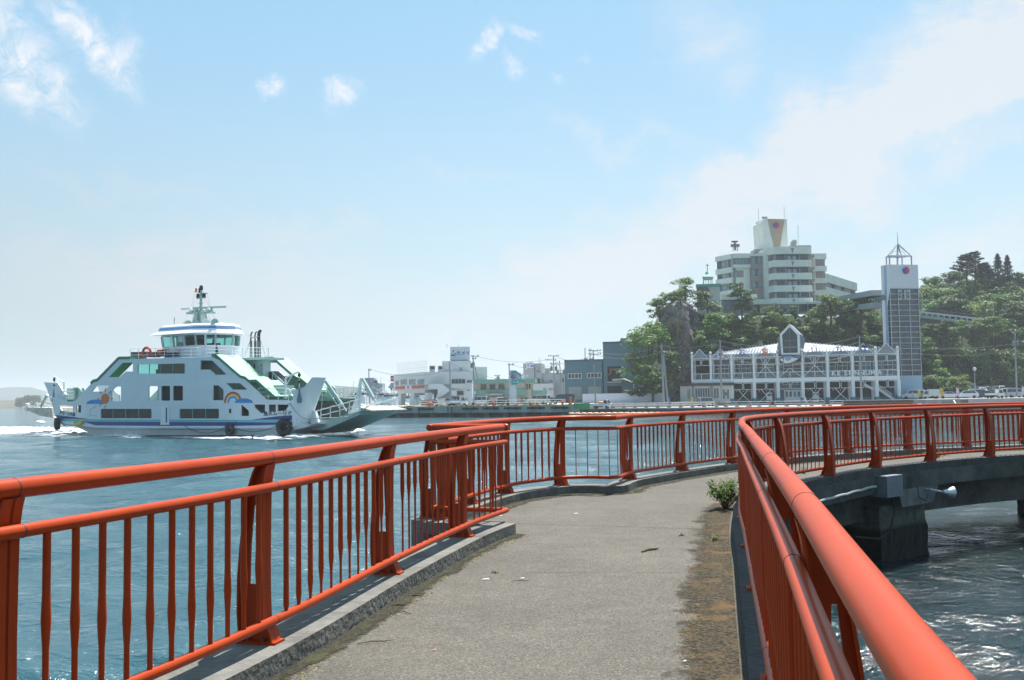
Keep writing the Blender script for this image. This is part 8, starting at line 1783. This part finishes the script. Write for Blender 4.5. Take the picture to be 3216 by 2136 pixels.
def sea_mesh():
    g = np.random.RandomState(3); rr = [1.2]
    while rr[-1] < 6000: rr.append(rr[-1]*(1.011 if rr[-1] < 140 else 1.03))
    r = np.array(rr); az = np.radians(np.concatenate([np.linspace(-62, 62, 620), np.linspace(70, 290, 28)])); nr, na = len(r), len(az)
    Rr, Az = np.meshgrid(r, az, indexing='ij'); X = Rr*np.sin(Az); Y = Rr*np.cos(Az); Z = np.zeros_like(X); DX = np.zeros_like(X); DY = np.zeros_like(X)
    cell = np.where(Rr < 140, Rr*.011, Rr*.03)
    for i in range(70):
        lam = .38*(14/.38)**(g.rand()**1.25); k = 2*math.pi/lam; th = math.radians(78)+g.normal(0, .62); ph = g.rand()*6.283; s_ = .037*(1.25 if lam < 2.5 else .8); a = s_/k
        w = np.clip((lam/cell-2.5)/3, 0, 1); gp = .55+.45*np.sin(X*g.uniform(.02, .12)+Y*g.uniform(.02, .12)+g.rand()*6); P = k*(X*math.cos(th)+Y*math.sin(th))+ph; am = a*w*gp
        Z += am*np.sin(P); DX -= .8*am*math.cos(th)*np.cos(P); DY -= .8*am*math.sin(th)*np.cos(P)
    co = np.stack([X+DX, Y+DY, Z+WZ], -1).reshape(-1, 3).astype(np.float32); i, j = np.meshgrid(np.arange(nr-1), np.arange(na), indexing='ij'); j2 = (j+1) % na
    f = np.stack([i*na+j, (i+1)*na+j, (i+1)*na+j2, i*na+j2], -1).reshape(-1, 4).astype(np.int32)[:, ::-1]
    me = bpy.data.meshes.new('sea'); me.vertices.add(len(co)); me.vertices.foreach_set('co', co.ravel()); me.loops.add(f.size); me.loops.foreach_set('vertex_index', f.ravel()); me.polygons.add(len(f)); me.polygons.foreach_set('loop_start', np.arange(len(f), dtype=np.int32)*4); me.polygons.foreach_set('loop_total', np.full(len(f), 4, np.int32)); me.polygons.foreach_set('use_smooth', np.ones(len(f), bool)); me.update(calc_edges=True)
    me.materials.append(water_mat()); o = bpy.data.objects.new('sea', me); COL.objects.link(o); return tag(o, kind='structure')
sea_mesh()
def foam_mat():
    m = bpy.data.materials.new('foam'); m.use_nodes = True; N = m.node_tree.nodes; L = m.node_tree.links; p = N['Principled BSDF']; p.inputs['Base Color'].default_value = (.75, .8, .82, 1); p.inputs['Roughness'].default_value = .8
    tc = N.new('ShaderNodeTexCoord'); t = N.new('ShaderNodeTexNoise'); t.inputs['Scale'].default_value = .8; t.inputs['Detail'].default_value = 9; t.inputs['Roughness'].default_value = .72; mp = N.new('ShaderNodeMapping'); mp.inputs['Scale'].default_value = (.45, 1, 1.6); L.new(tc.outputs['Object'], mp.inputs[0]); L.new(mp.outputs[0], t.inputs['Vector'])
    at = N.new('ShaderNodeAttribute'); at.attribute_name = 'dens'; ad = N.new('ShaderNodeMath'); ad.operation = 'ADD'; L.new(t.outputs[0], ad.inputs[0]); L.new(at.outputs['Fac'], ad.inputs[1]); mr = N.new('ShaderNodeMapRange'); mr.clamp = True; L.new(ad.outputs[0], mr.inputs[0]); mr.inputs[1].default_value = .88; mr.inputs[2].default_value = 1.12; L.new(mr.outputs[0], p.inputs['Alpha']); return m
FM = foam_mat()
def foam(name, pts, nu, label):
    """pts: list of (inner px, inner py, outer px, outer py, height, density) stations on the water"""
    mb = MB(); n = len(pts); dens = []; nv = 10; me_n = (n-1)*nu
    for i in range(me_n+1):
        f = i/nu; k = min(n-2, int(f)); t = f-k; a = [pts[k][q]*(1-t)+pts[k+1][q]*t for q in range(6)]
        p0, p1 = onz(a[0], a[1], WZ), onz(a[2], a[3], WZ)
        for j in range(nv+1):
            v = j/nv; q = p0.lerp(p1, v); w = math.sin(math.pi*min(1, v*1.0))**.8; nn = noise.noise(Vector((q.x*.7, q.y*.7, 5)))+.5*noise.noise(Vector((q.x*2, q.y*2, 9)))
            q.z = WZ+.015+a[4]*w*max(0, .6+.8*nn); mb.v.append(q); dens.append(a[5]*(w**.6)*.62*min(1, min(i, me_n-i)/3+.15))
    for i in range(me_n):
        for j in range(nv): a = i*(nv+1)+j; mb.f.append((a, a+1, a+nv+2, a+nv+1)); mb.mi.append(0)
    o = build(mb, name, FM, smooth=True); at = o.data.attributes.new('dens', 'FLOAT', 'POINT'); at.data.foreach_set('value', dens); return tag(o, label, 'foam', kind='stuff')
foam('wake_foam', [(-120, 1337, -120, 1378, .25, .95), (60, 1338, 40, 1378, .35, 1), (180, 1342, 170, 1380, .5, 1.05), (262, 1347, 262, 1376, .5, .95), (330, 1356, 330, 1372, .2, .7)], 26, 'white propeller wash trailing behind the ferry stern')
foam('wake_foam', [(290, 1366, 280, 1373, .1, .8), (350, 1364, 350, 1378, .25, 1), (430, 1364, 440, 1380, .25, .95), (480, 1368, 480, 1376, .06, .5), (560, 1372, 560, 1378, .1, .85), (700, 1373, 690, 1381, .15, 1), (800, 1371, 800, 1381, .2, 1)], 20, 'thin line of foam along the ferry waterline')
foam('wake_foam', [(790, 1370, 790, 1384, .2, .9), (860, 1360, 855, 1386, .35, 1.1), (900, 1354, 920, 1386, .5, 1.05), (990, 1352, 1000, 1384, .5, .85), (1060, 1350, 1060, 1372, .35, .8), (1120, 1348, 1130, 1362, .4, 1), (1170, 1352, 1160, 1358, .1, .5)], 20, 'churning bow wave under the ferry ramp')
foam('wake_foam', [(110, 1322, 110, 1328, .2, .8), (128, 1320, 130, 1332, .3, 1), (150, 1326, 150, 1330, .1, .6)], 8, 'small breaking wavelet astern of the ferry')
# fishing boats
def mk_boat(seed, col, L_, cabin):
    rg = random.Random(seed); root = thing('fishing_boat', 'x', 'boat'); mb = MB(); st_ = []
    for i in range(13):
        t = i/12; x = (t-.5)*L_; w = L_*.13*(1-max(0, (t-.55)/.45)**2.2)*(.8+.2*min(1, t/.2)); hgt = 1.6+1.7*max(0, (t-.5)/.5)**2+.3*(1-t); st_.append((x, w, hgt))
    for x, w, h_ in st_: mb.v += [Vector((x, -w, h_)), Vector((x+.1, -w*.75, -.3)), Vector((x+.1, w*.75, -.3)), Vector((x, w, h_))]
    for i in range(12):
        for k in range(3): a = 4*i+k; mb.f.append((a, a+4, a+5, a+1)); mb.mi.append(0)
        mb.f.append((4*i, 4*i+3, 4*i+7, 4*i+4)); mb.mi.append(0)
    mb.f += [(0, 1, 2, 3), (48, 51, 50, 49)]; mb.mi += [0, 0]; build(mb, 'hull', col, root)
    m_ = MB(); cx = -L_*.18 if cabin else L_*.05; m_.box((cx, 0, 3.0), (L_*.28, L_*.15, 2.6)); m_.box((cx+L_*.03, 0, 4.9), (L_*.16, L_*.12, 1.5)); build(m_, 'wheelhouse', WHITE, root); build(MB().box((cx+L_*.03, 0, 5.1), (L_*.163, L_*.123, .6)), 'wheelhouse_windows', GLASS, root)
    m_ = MB(); hm = rg.uniform(7.5, 10.5)
    m_.tube([(cx, 0, 5.5), (cx, 0, hm)], [.12, .05], 5); m_.tube([(L_*.28, 0, 1.8), (L_*.3, 0, hm*.75)], [.12, .05], 5); m_.tube([(-L_*.42, 0, 1.6), (-L_*.42, 0, hm*.6)], .08, 5)
    for z, w in ((hm*.8, 1.2), (hm*.7, .8)): m_.bar((cx, -w, z), (cx, w, z), .08)
    m_.tube([(L_*.28, 0, 5), (L_*.05, 0, 7)], .06, 4); m_.lathe([(.4, 0), (.4, .25), (.1, .4)], (cx+.8, 0, 5.7), 8); build(m_, 'masts', STEEL, root)
    m_ = MB(); m_.tube([(cx, 0, hm), (-L_*.42, 0, hm*.6)], .025, 3); m_.tube([(cx, 0, hm), (L_*.3, 0, hm*.75), (L_*.48, 0, 3)], .025, 3)
    for s in (-1, 1):
        m_.tube([(-L_*.4, s*L_*.12, 2.7), (L_*.1, s*L_*.13, 2.7), (L_*.4, s*L_*.06, 3.6)], .04, 4)
        for k in range(7): x = -L_*.4+k*L_*.1; m_.tube([(x, s*L_*.125, 1.8), (x, s*L_*.125, 2.7)], .03, 4)
    build(m_, 'rigging', WFR, root); m_ = MB()
    for k in range(4): m_.lathe([(0, -.25), (.28, -.15), (.28, .15), (0, .25)], (rg.uniform(-.1, .4)*L_, rg.uniform(-.08, .08)*L_, 2.1), 8)
    build(m_, 'deck_gear', [mat('gear_blue', (.05, .2, .4)), mat('gear_orange', (.6, .2, .05))][seed % 2], root); return root
BH = [mat('boat_white', (.60, .63, .66), rough=.4, var=.06, scale=.5), mat('boat_pale_blue', (.42, .52, .60), rough=.4, var=.06, scale=.5)]
BP = [mk_boat(1, BH[0], 17, 1), mk_boat(2, BH[0], 22, 0), mk_boat(3, BH[1], 19, 1)]
bl_ = []; rg = random.Random(5); ub = set()
words = ['at the far left of the moored fleet, seen between the stern rails of the ferry']
spots_b = [(700, 330), (745, 300), (800, 350), (850, 290), (885, 330), (930, 300), (960, 350), (1000, 310), (1040, 285), (1075, 330), (1100, 300), (1135, 350), (1160, 285), (1185, 315), (1200, 275), (1215, 345), (1240, 300), (1262, 330), (1278, 270), (1295, 300), (1318, 340), (1332, 285), (1350, 310)]
for i, (px, D) in enumerate(spots_b):
    k = i % 3; o = BP[k] if k not in ub else copy_tree(BP[k]); ub.add(k); q = ony(px, 1280, D); o.location = (q.x, q.y, WZ); o.rotation_euler = (0, 0, rg.choice((0, math.pi))+rg.uniform(-.45, .45)); o['label'] = 'white fishing boat with thin masts in the crowded fleet behind the ferry bow'; o['category'] = 'boat'; o['group'] = 'fishing boats moored behind the quay'; s = rg.uniform(.8, 1.05); o.scale = (s, s, s)
TX2 = mat('hull_number', (.1, .12, .16))
tag(text('18K K', 'hull_number', TX2, None, ony(1198, 1246, 262), 1.6, (1, 0, 0)), 'dark registration letters on a moored white hull left of the shop pillars', 'lettering'); tag(text('2 16', 'hull_number', TX2, None, ony(1279, 1239, 258), 2.0, (1, 0, 0)), 'dark number on a white hull seen between the shop pillars', 'lettering')
# grey patrol ship and shore sheds far behind
gs = thing('grey_ship', 'grey superstructure of a larger ship behind the far bow fin of the ferry', 'ship', tuple(ony(1165, 1275, 420))); GSH = mat('ship_grey', (.34, .38, .42), rough=.6)
Fg = frame_at(1165, 1275, 420, 0); ZF = lambda x, y: (820+x/5.366, 1120+y/5.366)
wbox(Fg, gs, ZF(1745, 360), ZF(1900, 640), 0, 12, GSH, 'superstructure'); wbox(Fg, gs, ZF(1830, 455), ZF(2040, 640), 2, 12, GSH, 'lower_house'); build(MB().prism([Fg.G(*ZF(*q), 3) for q in ((1880, 455), (1920, 360), (1985, 455))], Fg.y*4), 'mast_house', GSH, gs); wbox(Fg, gs, ZF(1500, 620), ZF(2250, 900), 1, 10, GSH, 'hull'); wbox(Fg, gs, ZF(1890, 400), ZF(1960, 440), -.5, -.1, GLASS, 'bridge_windows')
shd = thing('harbour_shed', 'long low white harbour shed beyond the moored boats', 'shed', tuple(ony(1235, 1270, 370))); Fs = frame_at(1235, 1270, 370, 0); wbox(Fs, shd, Z2(60, 590), Z2(350, 860), 0, 10, mat('shed_white', (.5, .52, .54)), 'wall'); wbox(Fs, shd, Z2(70, 665), Z2(335, 705), -.2, -.05, mat('shed_grey', (.22, .26, .33)), 'window_band'); build(MB().prism([Fs.G(*Z2(*q)) for q in ((130, 430), (215, 305), (240, 310), (300, 425), (330, 440))], Fs.y*8), 'roof', mat('shed_roof', (.25, .32, .38)), shd)
# far hills
def ridge(name, prof, D, depth, m, rough_=1, kind='structure', label=None):
    mb = MB(); n = len(prof); P_ = []
    for (px, py) in prof: P_.append(ony(px, py, D))
    xs = []; 
    for k in range(n-1):
        for t in range(12): P = P_[k].lerp(P_[k+1], t/12); xs.append(P)
    xs.append(P_[-1]); nv = 8
    for i, P in enumerate(xs):
        P = P.copy(); P.z += rough_*(noise.noise(Vector((P.x*.02*900/D*1.2, 1, D)))+.6*noise.noise(Vector((P.x*.08*900/D, 4, D))))
        for j in range(nv+1): v = j/nv; mb.v.append(Vector((P.x, D-depth*(1-v)+rough_*3*noise.noise(Vector((P.x*.01, v*4, 2))), -2.5+(P.z+2.5)*math.sin(v*math.pi/2))))
        mb.v.append(Vector((P.x, D+depth, -2.5)))
    w = nv+2
    for i in range(len(xs)-1):
        for j in range(w-1): a = i*w+j; mb.f.append((a, a+w, a+w+1, a+1)); mb.mi.append(0)
    return tag(build(mb, name, m, smooth=True), label, kind=kind)
ridge('hills', [(-400, 1225), (-200, 1214), (-60, 1220), (0, 1217), (35, 1222), (60, 1217), (95, 1217), (120, 1224), (145, 1232), (200, 1240), (300, 1247), (420, 1252), (600, 1256), (760, 1262)], 3200, 500, mat('far_woods', (.03, .055, .04), rough=1, var=.4, scale=.01), 6)
ridge('hills', [(700, 1262), (900, 1245), (1000, 1225), (1050, 1210), (1085, 1212), (1130, 1216), (1200, 1232), (1300, 1248), (1420, 1252), (1560, 1250)], 1500, 250, mat('far_woods', (.05, .085, .045)), 3)
ridge('bank', [(-300, 1262), (-100, 1258), (0, 1257), (40, 1257), (70, 1259), (120, 1262), (180, 1266), (240, 1272)], 1250, 60, mat('far_bank', (.09, .085, .06), rough=1, var=.25, scale=.05), 1.2)
isl = [('clump of hazy trees on the low far bank astern of the ferry', 84, 1281, 1180, 15, 9), ('hazy spreading tree at the right end of the far bank', 112, 1281, 1180, 15.5, 7), ('hazy low trees at the left of the far clump', 66, 1281, 1180, 12, 7)]
for i, (lb, px, py, D, h, r) in enumerate(isl): big(px, py, D, h, r, 90+i, LM[1], lb, 22, 70, 2.0)
# ================= plants and litter on the bridge =================
def bush(x, y, z, h, r, n, ls, label, seed, name='shrub', lm=None):
    rg = random.Random(seed); root = thing(name, label, 'plant', (x, y, z)); st_ = MB(); lf = MB()
    for k in range(n):
        a = rg.random()*6.283; l = h*rg.uniform(.55, 1.05); e = Vector((x+math.cos(a)*r*rg.uniform(.2, 1), y+math.sin(a)*r*rg.uniform(.2, 1), z+l)); s = Vector((x, y, z-.02)); m = s.lerp(e, .5)+Vector((0, 0, h*.1)); st_.tube([s, m, e], [.006, .004, .002], 5)
        for q in range(16):
            t = .35+.65*rg.random(); c = (s.lerp(m, t*2) if t < .5 else m.lerp(e, t*2-1))+Vector((rg.gauss(0, .02), rg.gauss(0, .02), rg.gauss(0, .015))); u = Vector((rg.gauss(0, 1), rg.gauss(0, 1), rg.gauss(-.1, .5))).normalized(); w = u.cross(Vector((0, 0, 1))).normalized(); s_ = ls*rg.uniform(.6, 1.3); dn = Vector((0, 0, -s_*.25))
            lf.add([c, c+u*s_*.5+w*s_*.26, c+u*s_+dn, c+u*s_*.5-w*s_*.26], [(0, 1, 2, 3)])
    build(st_, 'stems', mat('stem_brown', (.10, .09, .04)), root); build(lf, 'leaves', lm or LEAF, root); return root
LEAF = leaf_mat('shrub_leaves', (.03, .10, .015), (.07, .17, .02), (.22, .26, .04)); WEED = leaf_mat('weed_leaves', (.08, .13, .03), (.15, .18, .05), (.3, .28, .1))
b1 = onz(2300, 1600, 0); bush(b1.x-.1, b1.y, 0, .44, .42, 34, .07, 'leafy green shrub sprouting at the foot of the right railing', 3)
for i, (px, py, h, r, n, lb) in enumerate(((1932, 1536, .16, .12, 8, 'tiny weed at the kink of the seaward kerb'), (2240, 1700, .07, .12, 8, 'tiny green weed in the dirt strip beside the right kerb'), (2140, 1683, .02, .04, 4, 'speck of green in the deck joint'), (2525, 1488, .14, .1, 8, 'small weed at the inner kerb behind the right rail'), (2935, 1442, .2, .35, 16, 'yellowing weeds on the deck edge above the pier bracket'), (1560, 1800, .02, .05, 3, 'dry tuft beside the end of the near left kerb'))):
    q = onz(px, py, 0 if i != 4 else .1); bush(q.x, q.y, q.z, h, r, n, .025 if i != 4 else .07, lb, 20+i, 'weed', WEED)
# dirt and moss drifted along both kerbs: countless crumbs
def crumbs(name, P_, side, t0, t1, u0, u1, n, seed, mats, label, smin=.004, smax=.022):
    rg = random.Random(seed); mb = MB()
    for _ in range(n):
        t = t0+(t1-t0)*rg.random(); q, d, nn = P_.at(t, 0, side); fall = abs(rg.gauss(0, .42)); wid = (u1-u0)*(.55+.45*noise.noise(Vector((q.x*.9, q.y*.9, seed)))+.2)
        if fall > 1: continue
        u = u0+wid*fall; p = q-nn*u; s = rg.uniform(smin, smax); mb.m = rg.randrange(len(mats)); a = rg.random()*6.28; h = s*rg.uniform(.15, .5)
        k = rg.choice((3, 4, 5)); vs = [p+Vector((math.cos(a+6.283*i/k)*s*rg.uniform(.5, 1.2), math.sin(a+6.283*i/k)*s*rg.uniform(.5, 1.2), .001)) for i in range(k)]+[p+Vector((0, 0, h))]
        mb.add(vs, [(i, (i+1) % k, k) for i in range(k)])
    return tag(build(mb, name, mats), label, 'ground cover', kind='stuff')
DM = [mat('crumb_dark', (.045, .04, .03), rough=1, var=.4, scale=20), mat('crumb_brown', (.12, .095, .055), rough=1, var=.4, scale=20), mat('crumb_straw', (.30, .23, .10), rough=1, var=.3, scale=20), mat('crumb_moss', (.09, .10, .03), rough=1, var=.4, scale=20), mat('crumb_rust', (.28, .11, .04), rough=1, var=.4, scale=20), mat('crumb_pale', (.22, .20, .165), rough=1, var=.2, scale=20)]
crumbs('dirt_and_moss', KR, -1, nearest_t(KR, .98, 3.43), nearest_t(KR, 3.5, 14.6), .15, .60, 26000, 4, DM, 'dry moss, grit and needles drifted along the foot of the right railing', .005, .018)
crumbs('dirt_and_moss', KL, 1, nearest_t(KL, -2.12, 4.3), KL.len, .15, .42, 7000, 5, [DM[0], DM[1], DM[3], DM[3], DM[2], DM[5]], 'thin line of moss and grit along the near left kerb', .004, .014)
crumbs('dirt_and_moss', KO, 1, .5, nearest_t(KO, 8.5, 25.4), .13, .40, 6000, 6, [DM[0], DM[1], DM[3], DM[2]], 'moss and grit along the seaward kerb', .008, .03)
def dirt_sheet(P_, side, t0, t1, u0, w, label, c1, c2):
    m = mat('dirt_'+label[:4], c1, rough=1, var=.5, scale=38, col2=c2, lo=.40, hi=.66, det=10, bump=1, bscale=120); N = m.node_tree.nodes; L = m.node_tree.links; p = N['Principled BSDF']
    tc = N.new('ShaderNodeTexCoord'); t = N.new('ShaderNodeTexNoise'); t.inputs['Scale'].default_value = 5; t.inputs['Detail'].default_value = 10; t.inputs['Roughness'].default_value = .75; L.new(tc.outputs['Object'], t.inputs['Vector']); at = N.new('ShaderNodeAttribute'); at.attribute_name = 'dens'
    ad = N.new('ShaderNodeMath'); ad.operation = 'ADD'; L.new(t.outputs[0], ad.inputs[0]); L.new(at.outputs['Fac'], ad.inputs[1]); mr = N.new('ShaderNodeMapRange'); mr.clamp = True; L.new(ad.outputs[0], mr.inputs[0]); mr.inputs[1].default_value = .90; mr.inputs[2].default_value = 1.16; L.new(mr.outputs[0], p.inputs['Alpha']); t2 = N.new('ShaderNodeTexNoise'); t2.inputs['Scale'].default_value = 1.7; t2.inputs['Detail'].default_value = 5; L.new(tc.outputs['Object'], t2.inputs['Vector']); a2 = N.new('ShaderNodeMath'); a2.operation = 'MULTIPLY_ADD'; a2.inputs[1].default_value = .9; a2.inputs[2].default_value = -.45; L.new(t2.outputs[0], a2.inputs[0]); a3 = N.new('ShaderNodeMath'); a3.operation = 'ADD'; L.new(a2.outputs[0], a3.inputs[0]); L.new(ad.outputs[0], a3.inputs[1]); L.new(a3.outputs[0], mr.inputs[0])
    t3 = N.new('ShaderNodeTexNoise'); t3.inputs['Scale'].default_value = 3; t3.inputs['Detail'].default_value = 8; L.new(tc.outputs['Object'], t3.inputs['Vector']); r3 = N.new('ShaderNodeMapRange'); L.new(t3.outputs[0], r3.inputs[0]); r3.inputs[1].default_value = .52; r3.inputs[2].default_value = .66; m3 = N.new('ShaderNodeMath'); m3.operation = 'MULTIPLY'; L.new(r3.outputs[0], m3.inputs[0]); L.new(at.outputs['Fac'], m3.inputs[1]); x3 = N.new('ShaderNodeMix'); x3.data_type = 'RGBA'; L.new(m3.outputs[0], x3.inputs[0]); L.new(p.inputs['Base Color'].links[0].from_socket, x3.inputs[6]); x3.inputs[7].default_value = (.24, .14, .05, 1) if side < 0 else (.12, .12, .04, 1); L.new(x3.outputs[2], p.inputs['Base Color'])
    mb = MB(); n = int((t1-t0)/.08); de = []
    for i in range(n+1):
        q, d, nn = P_.at(t0+(t1-t0)*i/n, 0, side)
        for j in range(7): v = j/6; mb.v.append(q-nn*(u0+w*v)+Vector((0, 0, .0035+.006*(1-v)))); de.append(.95*(1-v)**.8)
    for i in range(n):
        for j in range(6): a = i*7+j; mb.f.append((a, a+1, a+8, a+7)); mb.mi.append(0)
    o = build(mb, 'dirt_drift', m); o.data.attributes.new('dens', 'FLOAT', 'POINT').data.foreach_set('value', de); return tag(o, label, 'ground cover', kind='stuff')
dirt_sheet(KR, -1, .5, nearest_t(KR, 4.42, 16.5), .14, .62, 'brown earth and moss film along the right kerb', (.035, .028, .018), (.20, .15, .075))
dirt_sheet(KL, 1, .5, KL.len, .14, .24, 'thin mossy dirt film along the near left kerb', (.055, .052, .03), (.12, .105, .06))
dirt_sheet(KO, 1, .4, nearest_t(KO, 12.4, 27.4), .13, .4, 'dark moss film along the seaward kerb', (.05, .048, .03), (.11, .10, .055))
# litter: sticks, bark, scraps
def stick(px, py, l, a, r, label, m=None):
    q = onz(px, py, .006); mb = MB(); d = Vector((math.cos(R(a)), math.sin(R(a)), 0)); n = Vector((-d.y, d.x, 0)); mb.tube([q-d*l/2+Vector((0, 0, .004)), q-d*l*.1+n*l*.06+Vector((0, 0, .008)), q+d*l*.2-n*l*.02+Vector((0, 0, .006)), q+d*l/2+n*l*.05+Vector((0, 0, .004))], [r*.6, r, r, r*.4], 6)
    return tag(build(mb, 'stick', m or mat('twig_brown', (.10, .07, .045), rough=1)), label, 'stick')
stick(2044, 1728, .34, 48, .012, 'brown piece of bark in the middle of the path'); stick(1182, 2018, .26, 20, .004, 'thin dark twig on the path near the left kerb'); stick(1272, 1925, .16, -50, .004, 'short curved twig beside the left kerb moss'); stick(1635, 1826, .15, 0, .003, 'straw-like twig next to the white scraps'); stick(1252, 1902, .12, 10, .006, 'small dry leaf stem near the kerb'); stick(1310, 1873, .1, -20, .006, 'tiny twig at the edge of the moss')
PAP = mat('scrap_white', (.5, .5, .47), rough=.8)
for i, (px, py, l, a, lb) in enumerate(((1525, 1820, .07, 5, 'white paper scrap on the path, left of the pair'), (1640, 1817, .045, 10, 'white paper scrap on the path, right of the pair'), (1808, 1613, .06, 5, 'white scrap far along the path'), (1572, 1620, .05, 0, 'white scrap beside the kerb end'), (2152, 2078, .03, 40, 'pale blue-white scrap near the right dirt strip'), (1365, 2042, .025, 20, 'small orange scrap on the path'))):
    q = onz(px, py, .004); d = Vector((math.cos(R(a)), math.sin(R(a)), 0)); n = Vector((-d.y, d.x, 0)); mb = MB(); mb.prism([q-d*l/2, q+d*l/2-n*l*.1, q+d*l*.4+n*l*.4+Vector((0, 0, .006)), q-d*l*.4+n*l*.35], (0, 0, .002)); tag(build(mb, 'paper_scrap', PAP if i != 5 else mat('scrap_orange', (.6, .15, .05))), lb, 'litter')
# ================= haze =================
hm = bpy.data.materials.new('haze_air'); hm.use_nodes = True; N = hm.node_tree.nodes; L = hm.node_tree.links; N.remove(N['Principled BSDF']); pv = N.new('ShaderNodeVolumePrincipled')
pv.inputs['Color'].default_value = (.88, .94, 1, 1); pv.inputs['Density'].default_value = .00026; pv.inputs['Anisotropy'].default_value = .2; L.new(pv.outputs[0], N['Material Output'].inputs['Volume'])
HZ0, HZ1 = -4.2, 95
hz_ = MB().box((0, 2900, (HZ0+HZ1)/2), (12600, 6000, HZ1-HZ0)); tag(build(hz_, 'haze', hm), kind='stuff')
